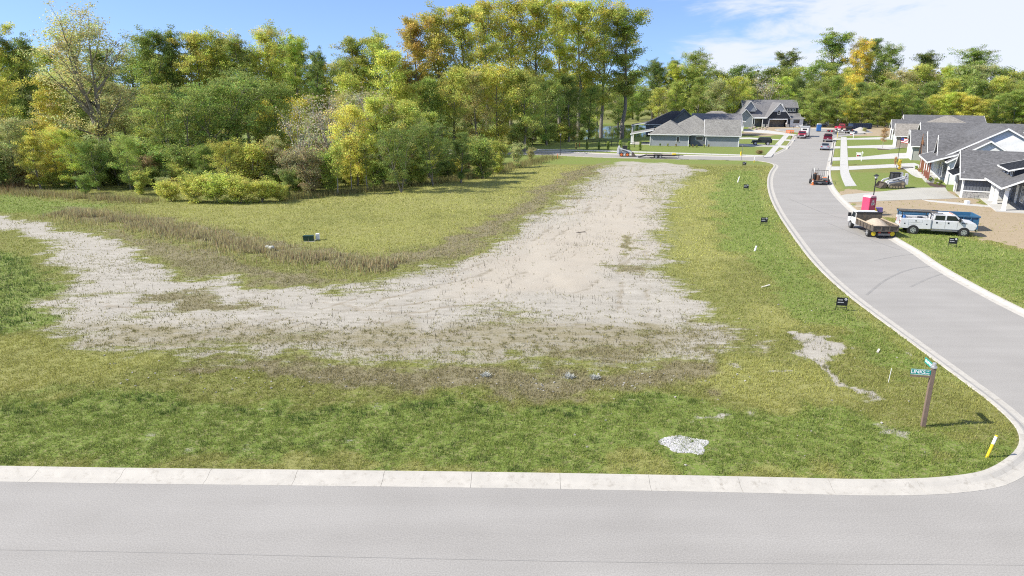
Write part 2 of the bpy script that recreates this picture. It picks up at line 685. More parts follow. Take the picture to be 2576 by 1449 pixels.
def resample(pts, step):
    out, acc = [pts[0]], 0.0
    for a, b in zip(pts[:-1], pts[1:]):
        l = math.hypot(b[0] - a[0], b[1] - a[1])
        pos = step - acc
        while pos <= l:
            f = pos / l
            out.append((a[0] + (b[0] - a[0]) * f, a[1] + (b[1] - a[1]) * f))
            pos += step
        acc = l - (pos - step)
    return out


KERB_PROFILE = [(0.0, -0.06), (0.0, 0.006), (0.30, 0.022), (0.40, 0.045), (0.56, 0.125), (0.62, 0.14), (0.78, 0.14), (0.80, 0.12), (0.80, -0.06)]


def kerb(pts, side, length, parent, sub=6, gap=0.005):
    """road edge line -> cast lengths; side +1 = kerb lies to the left of the line"""
    fine_pts = resample(pts, length / sub)
    k = 0
    while k + 1 < len(fine_pts):
        run = fine_pts[k:k + sub + 1]
        lo, hi = max(k - 1, 0), min(k + sub + 2, len(fine_pts))
        if len(run) < 2:
            break
        mb = MB()
        rings = []
        for j, p in enumerate(run):
            idx = k + j
            a = fine_pts[max(idx - 1, 0)]
            c = fine_pts[min(idx + 1, len(fine_pts) - 1)]
            dx, dy = c[0] - a[0], c[1] - a[1]
            l = math.hypot(dx, dy) or 1
            dx, dy = dx / l, dy / l
            e = gap if j == 0 else (-gap if j == len(run) - 1 else 0)
            rings.append([(p[0] + dx * e - dy * o * side, p[1] + dy * e + dx * o * side, z) for o, z in KERB_PROFILE])
        n = len(KERB_PROFILE)
        vs = [q for r_ in rings for q in r_]
        fs = []
        for j in range(len(rings) - 1):
            for i in range(n):
                fs.append((j * n + i, j * n + (i + 1) % n, (j + 1) * n + (i + 1) % n, (j + 1) * n + i))
        fs += [tuple(range(n)), tuple(range((len(rings) - 1) * n, len(rings) * n))]
        mb.add(vs, fs)
        mb.build('kerb_length', M_conc, parent)
        k += sub


kerb_root = bpy.data.objects.new('kerb', None)
COL.objects.link(kerb_root)
tag(kerb_root, kind='structure')
efl = [p for p in edge_front_left if p[0] > -45 and p[1] < 132]
near_run = [p for p in efl if True]
kerb(near_run, 1, 3.05, kerb_root)
kerb([p for p in edge_front_left if p[1] > 124 and p[0] < 42], 1, 6.0, kerb_root, 4)
kerb([p for p in edge_cross_far if p[1] < 205], 1, 6.0, kerb_root, 6)
kerb(cul_pts, 1, 6.0, kerb_root, 4)
kerb([p for p in edge_right if p[1] > 25], 1, 3.05, kerb_root)

# ================================================================== GROUND: one sheet, finely divided where the photograph shows it
def lines(*spans):
    out = []
    for a, b, s in spans:
        out += list(np.arange(a, b - 1e-6, s))
    return out


gx = np.array([-2600, -1500, -900, -600, -420, -300, -230, -180] + lines((-150, -80, 1.5), (-80, -40, .6), (-40, -20, .35), (-20, 24, .25), (24, 64, .35), (64, 110, .7), (110, 160, 1.6)) + [160, 180, 220, 300, 420, 600, 900, 1500, 2600], float)
gy = np.array([-800, -300, -120, -50] + lines((-20, 10, 3), (10, 48, .25), (48, 100, .42), (100, 200, .8), (200, 260, 1.5)) + [260, 270, 285, 310, 360, 450, 600, 900, 1500, 3200], float)
GX, GY = np.meshgrid(gx, gy)
road_sd = np.full(GX.shape, -50.0)
core = (GX > -150) & (GX < 165) & (GY > 0) & (GY < 262)
road_sd[core] = sdf(GX[core], GY[core], ROAD)

# ---- zones (outlines surveyed from the photograph, edges broken up by noise)
wx = GX + (fbm(GX * .45, GY * .45, 3) - .5) * 4.2 + (fbm(GX * 1.7, GY * 1.7, 9) - .5) * 1.6
wy = GY + (fbm(GX * .45, GY * .45, 5) - .5) * 4.2 + (fbm(GX * 1.7, GY * 1.7, 11) - .5) * 1.6


def zone(pts, lo, hi):
    z = np.zeros(GX.shape)
    z[core] = ss(lo, hi, sdf(wx[core], wy[core], gps(pts)))
    return z


bare_main = zone([(130, 725), (118, 800), (150, 850), (260, 872), (400, 893), (700, 908), (1000, 908), (1250, 908), (1420, 925), (1600, 935), (1760, 935), (1800, 890), (1875, 862), (1770, 770), (1690, 700), (1668, 610), (1662, 545), (1692, 480), (1765, 428), (1700, 412), (1560, 408), (1505, 425), (1410, 500), (1275, 595), (1160, 655), (1000, 700), (830, 735), (640, 712), (480, 702), (370, 690), (270, 680), (190, 690)], -2.2, 2.6)
bare_strip = zone([(-400, 520), (0, 546), (130, 570), (250, 603), (350, 640), (300, 664), (190, 628), (100, 592), (0, 580), (-400, 560)], -1.6, 1.4)
bare_mid = zone([(95, 592), (230, 618), (345, 642), (480, 700), (400, 750), (200, 745), (140, 690), (120, 640)], -1.2, 1.6) * .8
bare = np.maximum(np.maximum(bare_main, bare_strip), bare_mid)
# heavier plant cover on the lower (near) part of the bare area
weedy = zone([(120, 800), (400, 790), (700, 820), (1000, 800), (1400, 800), (1700, 790), (1850, 860), (1760, 940), (1200, 920), (400, 900), (150, 860)], -2.5, 3)
smooth_soil = zone([(1180, 660), (1400, 560), (1600, 450), (1660, 480), (1640, 640), (1500, 740), (1300, 760), (1100, 740)], -2, 3)
swale = zone([(480, 905), (700, 908), (1200, 915), (1500, 945), (1800, 930), (1830, 965), (1650, 990), (1300, 985), (900, 968), (650, 940), (480, 925)], -1.3, 1.2)
swale2 = zone([(1690, 770), (1780, 790), (1890, 850), (1850, 920), (1760, 950), (1700, 870)], -1.0, 1.5) * .75
swale3 = zone([(1340, 890), (1500, 880), (1700, 885), (1740, 905), (1600, 925), (1400, 915)], -.6, .8) * .8
thatch = zone([(150, 540), (420, 590), (720, 655), (960, 690), (1140, 650), (1290, 565), (1400, 485), (1500, 425), (1530, 405), (1420, 440), (1250, 550), (1050, 640), (960, 655), (720, 620), (430, 560), (160, 525)], -2.0, 1.2)
thatch2 = zone([(150, 560), (420, 600), (720, 680), (900, 712), (820, 738), (640, 712), (480, 700), (360, 650), (250, 600)], -1.0, 1.6)
brown = np.maximum.reduce([swale, swale2, swale3, thatch * .8, thatch2 * .75])
lush_front = zone([(-300, 985), (0, 985), (300, 1000), (800, 1000), (1300, 1010), (1650, 1010), (1900, 1040), (2300, 1080), (2560, 1100), (2560, 1200), (1900, 1200), (1000, 1180), (0, 1160), (-300, 1160)], -1.2, 1.2)
lush_left = zone([(-300, 640), (0, 640), (70, 660), (115, 740), (105, 825), (0, 850), (-300, 860)], -1.5, 1.2)
lush_right = zone([(1840, 430), (1905, 430), (1925, 470), (1960, 560), (2040, 670), (2150, 770), (2300, 880), (2450, 1000), (2300, 960), (2120, 850), (1960, 760), (1850, 640), (1800, 540), (1790, 470)], -1.2, 1.2)
lush_over = zone([(2160, 560), (2440, 600), (2700, 680), (2700, 900), (2480, 760), (2300, 650), (2200, 590)], -1.5, 1.5)
lush_backleft = zone([(-300, 480), (0, 492), (200, 512), (300, 520), (200, 545), (0, 540), (-300, 530)], -1.5, 1.5) * .8
lawns = np.zeros(GX.shape)
lawns[core] = ss(118, 124, GY[core])
lawns = np.maximum(lawns, zone([(2085, 435), (2380, 440), (2480, 460), (2400, 482), (2120, 480), (2080, 450)], -1, 1))
lush = np.maximum.reduce([lush_front, lush_left, lush_right, lush_over, lush_backleft, lawns])
yellow = np.maximum.reduce([
    zone([(-300, 850), (0, 850), (200, 870), (360, 900), (330, 960), (150, 985), (-300, 985)], -1.5, 1.5),
    zone([(1690, 470), (1800, 440), (1790, 560), (1830, 660), (1800, 720), (1720, 690), (1680, 600)], -1.5, 1.5),
    zone([(1880, 760), (1990, 780), (2060, 830), (1980, 850), (1900, 820)], -1, 1.5),
    zone([(1760, 960), (1880, 890), (1990, 900), (2120, 970), (2160, 1040), (2000, 1060), (1850, 1030)], -1, 1.5),
    zone([(300, 525), (700, 505), (1000, 480), (1330, 415), (1480, 420), (1380, 480), (1240, 560), (1000, 640), (720, 620), (430, 560)], -2, 2) * .85,
    zone([(0, 1178), (1000, 1183), (2200, 1205), (2200, 1222), (1000, 1200), (0, 1186)], -.5, .3) * .8,
    np.clip(1.2 - np.abs(road_sd + 1.3), 0, 1) * .55 * (GY > 24)])
yellow = yellow * np.clip(-.15 + 1.1 * fbm(GX * .6, GY * .6, 21) + 1.3 * fbm(GX * .13, GY * .13, 23), 0, 1.15)
dirt = np.maximum(zone([(2095, 490), (2135, 480), (2390, 485), (2480, 520), (2700, 560), (2700, 660), (2480, 600), (2300, 560), (2190, 545), (2120, 512)], -1, 1), zone([(1935, 318), (2120, 312), (2360, 322), (2300, 345), (2150, 343), (2010, 332), (1930, 345), (1850, 338)], -2.5, 2.5))
patchn = fbm(GX * .55, GY * .55, 31)
patchf = fbm(GX * 1.6, GY * 1.6, 33)
small_bare = zone([(1972, 852), (2060, 852), (2150, 885), (2110, 915), (2185, 1000), (2160, 1015), (2070, 935), (1975, 890)], -.45, .5)
small_bare = np.maximum(small_bare, ss(.63, .72, patchn * .5 + patchf * .5) * (GY < 34) * (GY > 22) * (GX > 4) * .6)
small_bare = np.maximum(small_bare, ss(.63, .75, patchf * .7 + .3 * patchn) * (GY < 27) * (GY > 22) * .42)
bare = np.maximum(bare * (1 - swale * .75) * (1 - swale3 * .7) * (1 - thatch * .6) * (1 - thatch2 * .45), small_bare)
ca_, sa_ = math.cos(R(20)), math.sin(R(20))
strk = fbm((GX * ca_ + GY * sa_) * .16, (GY * ca_ - GX * sa_) * .55, 81)
olive = np.maximum.reduce([zone([(360, 752), (440, 735), (540, 752), (650, 772), (690, 785), (560, 782), (420, 770)], -.8, 1.0), zone([(590, 765), (640, 760), (700, 782), (640, 788)], -.5, .6), zone([(175, 640), (230, 640), (300, 668), (230, 668)], -.6, .8),
                           zone([(1540, 672), (1620, 668), (1700, 690), (1600, 700)], -.8, 1.0), zone([(1560, 600), (1590, 590), (1600, 640), (1575, 650)], -.4, .5), zone([(430, 800), (900, 840), (1300, 830), (900, 870), (450, 840)], -1.5, 3) * .45,
                           zone([(1590, 470), (1690, 440), (1700, 470), (1620, 520)], -1.5, 2) * .5, zone([(1380, 520), (1500, 440), (1530, 440), (1420, 530)], -1.5, 2) * .6])
veg = np.clip(ss(.55, .72, strk) * .42 * (1 - smooth_soil * .8) + olive * .8, 0, .9) * bare_main
bare = bare * (1 - veg)
brown = np.maximum(brown, veg * 1.1)
band_a = zone([(-300, 1000), (300, 1010), (1000, 1012), (1700, 1020), (1750, 1045), (1000, 1048), (300, 1046), (-300, 1040)], -.6, .5)
band_b = zone([(-300, 1120), (500, 1135), (1200, 1125), (1800, 1135), (1800, 1165), (1000, 1165), (0, 1150), (-300, 1150)], -.6, .5)
tufty = np.clip(np.maximum.reduce([band_a, band_b * .8, lush_left, small_bare * 1.0]), 0, 1)
def dist_line(pts):
    d = np.full(GX.shape, 1e3)
    px, py = wx[core] * .35 + GX[core] * .65, wy[core] * .35 + GY[core] * .65
    best = np.full(px.shape, 1e3)
    for (ax_, ay_), (bx_, by_) in zip(pts[:-1], pts[1:]):
        ex, ey = bx_ - ax_, by_ - ay_
        tt = np.clip(((px - ax_) * ex + (py - ay_) * ey) / (ex * ex + ey * ey), 0, 1)
        best = np.minimum(best, np.hypot(px - ax_ - ex * tt, py - ay_ - ey * tt))
    d[core] = best
    return d


tracks = np.zeros(GX.shape)
for ln in ([(1610, 415), (1560, 500), (1480, 600), (1370, 690), (1180, 760), (900, 800), (500, 800), (180, 770)], [(1660, 430), (1620, 560), (1590, 680), (1600, 800), (1560, 880)], [(1560, 420), (1450, 540), (1330, 640), (1150, 700), (900, 760), (650, 850), (450, 880)],
           [(0, 560), (150, 600), (300, 650), (480, 720), (760, 770), (1100, 830), (1500, 840)], [(1640, 600), (1500, 700), (1250, 800), (1000, 880)]):
    d_l = dist_line(smooth(gps(ln), 2))
    tracks = np.maximum(tracks, np.clip(1 - np.abs(np.abs(d_l) - .85) / .28, 0, 1))
tracks = tracks * ss(.35, .6, fbm(GX * .3, GY * .3, 87)) * bare_main
gravel_pile_zone = zone([(1662, 1138), (1690, 1096), (1735, 1098), (1790, 1125), (1765, 1152), (1690, 1156)], -.2, .2)
tonev = fbm(GX * .9, GY * .9, 41)
lot_e = np.interp(GY, [p[1] for p in [(21, 20.5)] + left_edge], [p[0] for p in [(21, 20.5)] + left_edge])
lot = ss(.8, 2.5, -road_sd) * (GY < 118) * (GX < lot_e) * (GY > 21)
GZ = np.where(road_sd > -0.62, -0.13, 0.105)
GZ = GZ + lot * ((fbm(GX * .12, GY * .12, 51) - .45) * .42 + (fbm(GX * .7, GY * .7, 53) - .5) * .10 - swale * .12 - tracks * .035)
far_w = np.clip((np.abs(GX) - 160) / 300, 0, 1) + np.clip((GY - 262) / 200, 0, 1)
GZ = np.where(core, GZ, -0.02 + 0.0 * far_w)

# the pond sinks into the lawn
pond_poly = gps([(1462, 352), (1500, 347), (1560, 349), (1640, 342), (1700, 330), (1690, 316), (1600, 311), (1520, 313), (1470, 325)])
pd = np.full(GX.shape, -9.0)
pd[core] = sdf(GX[core], GY[core], pond_poly)
GZ = np.where(pd > -1.5, np.minimum(GZ, GZ - ss(-1.5, 3, pd) * 1.1), GZ)

ny, nx = GX.shape
gm = bpy.data.meshes.new('ground')
co = np.stack([GX, GY, GZ], -1).reshape(-1, 3)
ii = np.arange(ny * nx).reshape(ny, nx)
quads = np.stack([ii[:-1, :-1], ii[:-1, 1:], ii[1:, 1:], ii[1:, :-1]], -1).reshape(-1, 4)
gm.vertices.add(len(co))
gm.vertices.foreach_set('co', co.astype(np.float32).ravel())
gm.loops.add(quads.size)
gm.loops.foreach_set('vertex_index', quads.astype(np.int32).ravel())
gm.polygons.add(len(quads))
gm.polygons.foreach_set('loop_start', np.arange(0, quads.size, 4, dtype=np.int32))
gm.polygons.foreach_set('loop_total', np.full(len(quads), 4, np.int32))
for nm, chans in (('zone_a', (bare, yellow, brown)), ('zone_b', (lush, dirt, tonev)), ('zone_c', (smooth_soil, weedy, tracks))):
    a = gm.attributes.new(nm, 'FLOAT_COLOR', 'POINT')
    a.data.foreach_set('color', np.stack([*chans, np.ones_like(GX)], -1).astype(np.float32).ravel())
gm.update(calc_edges=True)
gm.polygons.foreach_set('use_smooth', np.ones(len(quads), bool))
ground = bpy.data.objects.new('ground', gm)
COL.objects.link(ground)
tag(ground, kind='structure')


def ground_material():
    m = bpy.data.materials.new('lot_soil_and_turf')
    m.use_nodes = True
    t = m.node_tree
    L = t.links
    b = t.nodes['Principled BSDF']
    b.inputs['Roughness'].default_value = 0.95
    b.inputs['Specular IOR Level'].default_value = 0.15
    tc = nn(t, 'ShaderNodeTexCoord')

    def noise(scale, detail=6, rough=.6, vec=None, dist=0.0):
        n = nn(t, 'ShaderNodeTexNoise')
        n.inputs['Scale'].default_value = scale
        n.inputs['Detail'].default_value = detail
        n.inputs['Roughness'].default_value = rough
        n.inputs['Distortion'].default_value = dist
        L.new(vec or tc.outputs['Object'], n.inputs['Vector'])
        return n.outputs[0]

    def ramp(fac, c0, c1, p0=.3, p1=.7):
        r = nn(t, 'ShaderNodeValToRGB')
        r.color_ramp.elements[0].position, r.color_ramp.elements[1].position = p0, p1
        r.color_ramp.elements[0].color, r.color_ramp.elements[1].color = (*c0, 1), (*c1, 1)
        L.new(fac, r.inputs[0])
        return r.outputs[0]

    def mix(f, a, c):
        x = nn(t, 'ShaderNodeMix', data_type='RGBA')
        L.new(f, x.inputs[0])
        L.new(a, x.inputs[6])
        L.new(c, x.inputs[7])
        return x.outputs[2]

    def fac(mask, nz, k, lo, hi):
        """mask pushed about by noise, then sharpened"""
        a = nn(t, 'ShaderNodeMath', operation='MULTIPLY_ADD')
        L.new(nz, a.inputs[0])
        a.inputs[1].default_value = k
        a.inputs[2].default_value = -k * .5
        s = nn(t, 'ShaderNodeMath', operation='ADD')
        L.new(mask, s.inputs[0])
        L.new(a.outputs[0], s.inputs[1])
        r = nn(t, 'ShaderNodeMapRange', interpolation_type='SMOOTHSTEP')
        r.inputs['From Min'].default_value, r.inputs['From Max'].default_value = lo, hi
        L.new(s.outputs[0], r.inputs[0])
        return r.outputs[0]

    def split(nm):
        a = nn(t, 'ShaderNodeAttribute', attribute_name=nm)
        s = nn(t, 'ShaderNodeSeparateColor')
        L.new(a.outputs['Color'], s.inputs[0])
        return s.outputs
    A, B, C = split('zone_a'), split('zone_b'), split('zone_c')
    mp = nn(t, 'ShaderNodeMapping')
    mp.inputs['Rotation'].default_value = (0, 0, R(18))
    mp.inputs['Scale'].default_value = (.45, 1.5, 1)
    L.new(tc.outputs['Object'], mp.inputs[0])
    n_fine, n_mid, n_big = noise(9, 8, .7), noise(1.6, 8, .65), noise(.28, 6)
    n_streak = noise(1.3, 8, .7, mp.outputs[0])
    base = mix(n_big, ramp(n_fine, (.105, .125, .030), (.215, .225, .062)), ramp(n_mid, (.135, .155, .038), (.24, .24, .075)))
    lushc = mix(n_mid, ramp(n_fine, (.090, .132, .026), (.19, .245, .055)), ramp(n_fine, (.122, .172, .036), (.225, .28, .07)))
    col = mix(fac(B[0], n_mid, .8, .25, .75), base, lushc)
    thatchn = noise(5.5, 7, .7)
    col = mix(ramp(thatchn, (0, 0, 0), (.85, .85, .85), .50, .64), col, ramp(n_fine, (.19, .175, .075), (.32, .285, .16)))
    col = mix(fac(A[1], n_mid, .9, .2, .9), col, mix(n_big, ramp(n_fine, (.185, .20, .050), (.30, .31, .095)), ramp(n_fine, (.175, .17, .062), (.29, .27, .12))))
    col = mix(fac(A[2], n_mid, .9, .3, .8), col, mix(n_mid, ramp(n_fine, (.125, .112, .064), (.25, .22, .14)), ramp(n_streak, (.16, .148, .075), (.285, .25, .16))))
    soil = mix(n_mid, ramp(n_fine, (.305, .28, .235), (.43, .405, .355)), ramp(n_streak, (.235, .212, .17), (.47, .445, .395)))
    soil_s = mix(n_streak, ramp(n_big, (.375, .335, .275), (.43, .395, .335)), ramp(n_fine, (.345, .305, .245), (.425, .385, .325)))
    soil = mix(C[0], soil, soil_s)
    flk = noise(21, 3, .6)
    soil = mix(ramp(flk, (0, 0, 0), (1, 1, 1), .62, .70), soil, ramp(n_mid, (.16, .14, .085), (.24, .215, .15)))
    # plant litter spread over the weedy part of the bare soil
    soil = mix(fac(C[1], n_streak, 1.6, .55, 1.15), soil, ramp(n_fine, (.17, .155, .085), (.31, .27, .19)))
    soil = mix(fac(C[2], n_mid, .9, .2, .9), soil, ramp(n_streak, (.235, .205, .155), (.335, .30, .24)))
    col = mix(fac(A[0], n_streak, 1.9, .28, .72), col, soil)
    col = mix(fac(B[1], n_streak, .9, .35, .65), col, mix(n_mid, ramp(n_fine, (.25, .19, .115), (.38, .30, .20)), ramp(n_streak, (.33, .265, .18), (.42, .35, .25))))
    L.new(col, b.inputs['Base Color'])
    bp = nn(t, 'ShaderNodeBump')
    bp.inputs['Strength'].default_value = .55
    bp.inputs['Distance'].default_value = .06
    L.new(n_fine, bp.inputs['Height'])
    L.new(bp.outputs[0], b.inputs['Normal'])
    return m


gm.materials.append(ground_material())


def sample(arr, x, y):
    i = np.clip(np.searchsorted(gx, x) - 1, 0, nx - 2)
    j = np.clip(np.searchsorted(gy, y) - 1, 0, ny - 2)
    fx = (x - gx[i]) / (gx[i + 1] - gx[i])
    fy = (y - gy[j]) / (gy[j + 1] - gy[j])
    return (arr[j, i] * (1 - fx) + arr[j, i + 1] * fx) * (1 - fy) + (arr[j + 1, i] * (1 - fx) + arr[j + 1, i + 1] * fx) * fy


def gz(x, y):
    return float(sample(GZ, np.array([x]), np.array([y]))[0])


# ---- pond
M_water = pm('pond_water', (0.02, 0.035, 0.015), 0.04, 0.2, 0.2, spec=0.6, bump=0.05, bscale=1.2)
pt = geometry.tessellate_polygon([[Vector((x, y, 0)) for x, y in pond_poly]])
pond = MB().add([(x, y, -0.35) for x, y in pond_poly], [tuple(q) for q in pt]).build('pond', M_water)
if pond.data.polygons[0].normal.z < 0:
    pond.data.flip_normals()
tag(pond, kind='structure')


# ---- footpaths and drives: slabs standing a little proud of the lawn
def slab(name, pts, mat, top=0.15, kind='structure', thick=.25, parent=None):
    tri = geometry.tessellate_polygon([[Vector((x, y, 0)) for x, y in pts]])
    n = len(pts)
    vs = [(x, y, top) for x, y in pts] + [(x, y, top - thick) for x, y in pts]
    fs = [tuple(q) for q in tri] + [(i, (i + 1) % n, n + (i + 1) % n, n + i) for i in range(n)]
    o = MB().add(vs, fs).build(name, mat, parent)
    if kind:
        tag(o, kind=kind)
    return o
PAVED = []
# ================================================================== PATHS AND DRIVES
def z1(*p): return [(2146.6 + x * .2083, 251.5 + y * .2083) for x, y in p]
def z2(*p): return [(1509.3 + x * .2279, 218 + y * .2279) for x, y in p]
def z3(*p): return [(1962 + x * .2383, 402.5 + y * .2383) for x, y in p]
def zb(*p): return [(1886.6 + x * .1302, 285 + y * .1302) for x, y in p]
def zc(*p): return [(1828 + x * .0978, 234.8 + y * .0978) for x, y in p]


def panels(name, left, right, n, mat, top=.135):
    """footpath cast in panels between two surveyed edges; every panel a piece of its own"""
    root = bpy.data.objects.new(name, None)
    COL.objects.link(root)
    tag(root, kind='structure')
    L, Rr = [Vector((*p, 0)) for p in left], [Vector((*p, 0)) for p in right]

    def at(line, f):
        k = f * (len(line) - 1)
        i = min(int(k), len(line) - 2)
        return line[i].lerp(line[i + 1], k - i)
    PAVED.append([(p.x, p.y) for p in L] + [(p.x, p.y) for p in reversed(Rr)])
    for i in range(n):
        a, b_ = i / n, (i + 1) / n
        g = .012 / max(.1, (at(L, b_) - at(L, a)).length)
        q = [at(L, a + g * (b_ - a)), at(Rr, a + g * (b_ - a)), at(Rr, b_ - g * (b_ - a)), at(L, b_ - g * (b_ - a))]
        o = slab('path_panel', [(p.x, p.y) for p in q], mat, top, None, parent=root)
    return root


panels('footpath', gps(smooth(zb((1840, 1430), (1760, 1250), (1735, 1130), (1745, 800), (1755, 470)), 2)), gps(smooth(zb((2060, 1420), (1950, 1250), (1900, 1110), (1885, 800), (1865, 465)), 2)), 52, M_walk)
panels('footpath', gps(zb((265, 858), (655, 432))), gps(zb((410, 852), (755, 437))), 32, M_walk)
panels('footpath', gps(z2((-700, 695), (0, 708), (1800, 764))), gps(z2((-700, 706), (0, 721), (1800, 776))), 40, M_walk, .13)
M_walk_new = pm('new_concrete', (.40, .385, .34), .8, .06, .6, bump=.15, bscale=50)
for nm, pts, mt, tp in (
        ('driveway', gps(zb((1492, 1042), (1735, 1042), (1735, 1112), (1478, 1118))) , M_walk, .131),
        ('driveway', gps([(2134.5, 419.8), (2200, 417), (2300, 411.5), (2330, 424), (2240, 423.5), (2160, 428), (2135, 429.5)]), M_walk, .131),
        ('driveway', gps(zb((1525, 862), (1738, 862), (1736, 925), (1508, 932))), M_walk, .131),
        ('driveway', gps([(2132.8, 397.4), (2170, 396), (2240, 388), (2292, 385.5), (2300, 399.5), (2200, 402), (2133.5, 405)]), M_walk, .131),
        ('driveway', gps(zb((1580, 648), (1746, 648), (1744, 688), (1568, 692))), M_walk, .131),
        ('driveway', gps([(2131.4, 369), (2210, 366), (2262, 365.5), (2285, 371), (2240, 377), (2200, 374), (2131.9, 374)]), M_walk, .131),
        ('driveway', gps(zb((1640, 496), (1752, 494), (1752, 520), (1632, 526))), M_walk, .131),
        ('driveway', gps([(2130, 349.2), (2180, 347.5), (2256, 345), (2262, 352), (2200, 352), (2130.2, 352.6)]), M_walk, .131),
        ('driveway', gps(z3((640, 385), (700, 372), (1050, 345), (1440, 302), (1742, 300), (1772, 345), (1890, 415), (1400, 430), (1050, 442), (715, 458))), M_walk_new, .131),
        ('garden_path', gps(z3((1282, 78), (1400, 80), (1470, 130), (1560, 193), (1520, 203), (1440, 190), (1390, 165))), M_walk, .131),
        ('garden_path', gps(z3((1500, 428), (1740, 448), (1980, 470), (2200, 490), (2330, 520), (2200, 508), (1960, 488), (1700, 462), (1560, 446))), M_walk, .131),
        ('driveway', gps(zb((-380, 590), (0, 603), (480, 622), (455, 655), (0, 652), (-380, 640))), M_walk, .131),
        ('driveway', gps(zb((585, 630), (768, 640), (728, 690), (555, 664))), M_walk, .131),
        ('driveway', gps(zb((-350, 480), (0, 476), (575, 514), (552, 530), (0, 506), (-350, 512))), M_walk, .131),
        ('driveway', gps(zb((690, 513), (868, 520), (842, 548), (665, 535))), M_walk, .131),
        ('driveway', gps([(1872, 326.5), (1925, 328), (1975, 335), (2006, 340), (1995, 343), (1950, 338), (1870, 332)]), M_walk, .131)):
    slab(nm, pts, mt, tp)
    PAVED.append(pts)

# ================================================================== GRASS: blades over the turf, stalks over the dead weed belt
M_grass = attr_leaf('grass_blades', 'tone', 0.30, use_obj=False)


def blades(rng, n, xr, yr, wfun, hmin, hmax, width, name=None):
    pass


def make_blades(x, y, h, w, lean, col, seed, droop=0.0):
    rng = np.random.default_rng(seed)
    n = len(x)
    z = sample(GZ, x, y)
    a = rng.uniform(0, 2 * np.pi, n)
    la = rng.uniform(0, 2 * np.pi, n)
    ca, sa = np.cos(a) * w / 2, np.sin(a) * w / 2
    v = np.zeros((n, 3, 3), np.float32)
    v[:, 0] = np.stack([x - ca, y - sa, z - .01], 1)
    v[:, 1] = np.stack([x + ca, y + sa, z - .01], 1)
    v[:, 2] = np.stack([x + np.cos(la) * lean * h, y + np.sin(la) * lean * h, z + h], 1)
    c = np.repeat(col[:, None, :], 3, 1)
    return v.reshape(-1, 3), c.reshape(-1, 3)


def lerp(a, b, t):
    return a * (1 - t[:, None]) + np.array(b)[None, :] * t[:, None]


def turf(seed, y0, y1, dens, hgt, wid):
    rng = np.random.default_rng(seed)
    area_n = 0
    xs, ys = [], []
    for yy in np.arange(y0, y1, 2.0):
        half = (yy + 2) * .80 + 4
        n = int(dens * (min(yy + 2, y1) - yy) * half * 2)
        xs.append(rng.uniform(-half, half, n))
        ys.append(rng.uniform(yy, min(yy + 2, y1), n))
    x, y = np.concatenate(xs), np.concatenate(ys)
    rs = sample(road_sd, x, y)
    ok = (rs < -0.84)
    for poly in PAVED:
        xs_, ys_ = [q[0] for q in poly], [q[1] for q in poly]
        near = ok & (x > min(xs_) - .2) & (x < max(xs_) + .2) & (y > min(ys_) - .2) & (y < max(ys_) + .2)
        if near.any():
            ok[near] &= sdf(x[near], y[near], poly) < -.06
    la_, lb_ = (x - 53.5) * U[0] + (y - 73.3) * U[1], (x - 53.5) * N[0] + (y - 73.3) * N[1]
    ok &= ~((lb_ > -1.3) & (la_ > -7)) & ~((lb_ > -3.2) & (la_ > 9) & (la_ < 16)) & ~((lb_ > -26) & (la_ > 8) & (x > 40))
    x, y = x[ok], y[ok]
    bare_v, yel, brn = (sample(q, x, y) for q in (bare, yellow, brown))
    lsh, drt, wdy, smo, gpz = (sample(q, x, y) for q in (lush, dirt, weedy, smooth_soil, gravel_pile_zone))
    clump = fbm(x * 1.5, y * 1.5, 61) * .6 + vnoise(x * 5, y * 5, 63) * .4
    tuft = vnoise(x * 2.6, y * 2.6, 65) * .55 + vnoise(x * 7, y * 7, 67) * .45
    streak = fbm(x * .4 + y * .12, y * 1.6 - x * .3, 69)
    sparse = (tuft > .70 - .10 * wdy + .10 * smo) * (.45 + .55 * wdy) + .10 * (streak > .66) * (1 - smo)
    p = (1 - bare_v) + bare_v * np.clip(sparse, 0, 1)
    p = np.where(drt > .5, .05, p) * (1 - gpz * .97)
    tsm = vnoise(x * 3.3 + 9, y * 3.3, 91) * .6 + vnoise(x * 8, y * 8, 93) * .4
    p *= np.clip(.12 + 1.3 * ss(.30, .62, tsm) + .25 * clump, .06, 1)
    lawnish = (y > 120) | ((x > 52))
    keep = (rng.random(len(x)) < p) & ~((y > 118) | (x > y * .66 + 24))
    x, y, bare_v, yel, brn, lsh, clump, tuft, wdy = (q[keep] for q in (x, y, bare_v, yel, brn, lsh, clump, tuft, wdy))
    n = len(x)
    j = rng.random(n)
    col = np.tile(np.array([.205, .212, .056]), (n, 1))
    col = lerp(col, (.160, .222, .040), np.clip(lsh + (j - .5) * .6, 0, 1))
    tfy = sample(tufty, x, y)
    dark = np.clip(ss(.54, .64, tuft + .10 * tfy) * np.maximum(lsh * .45, tfy), 0, 1)
    col = lerp(col, (.046, .096, .016), dark * .95)
    col = lerp(col, (.30, .305, .080), np.clip(yel * .9 + (j - .5) * .7, 0, 1) * (1 - dark))
    col = lerp(col, (.195, .165, .090), np.clip(brn * 1.05 + (rng.random(n) - .5) * .7, 0, 1) * .9)
    col = lerp(col, (.175, .155, .070), ss(.4, .8, bare_v) * .7)
    dry = rng.random(n) < .13
    col[dry] = col[dry] * .4 + np.array([.34, .29, .14]) * .6
    col *= rng.uniform(.72, 1.28, n)[:, None] * (1.28 if y0 < 50 else 1.5)
    h = hgt * rng.uniform(.6, 1.35, n) * (.65 + .8 * clump) * (1 + .9 * dark)
    return make_blades(x, y, h, wid * rng.uniform(.7, 1.3, n), rng.uniform(.15, .9, n), col, seed + 1)


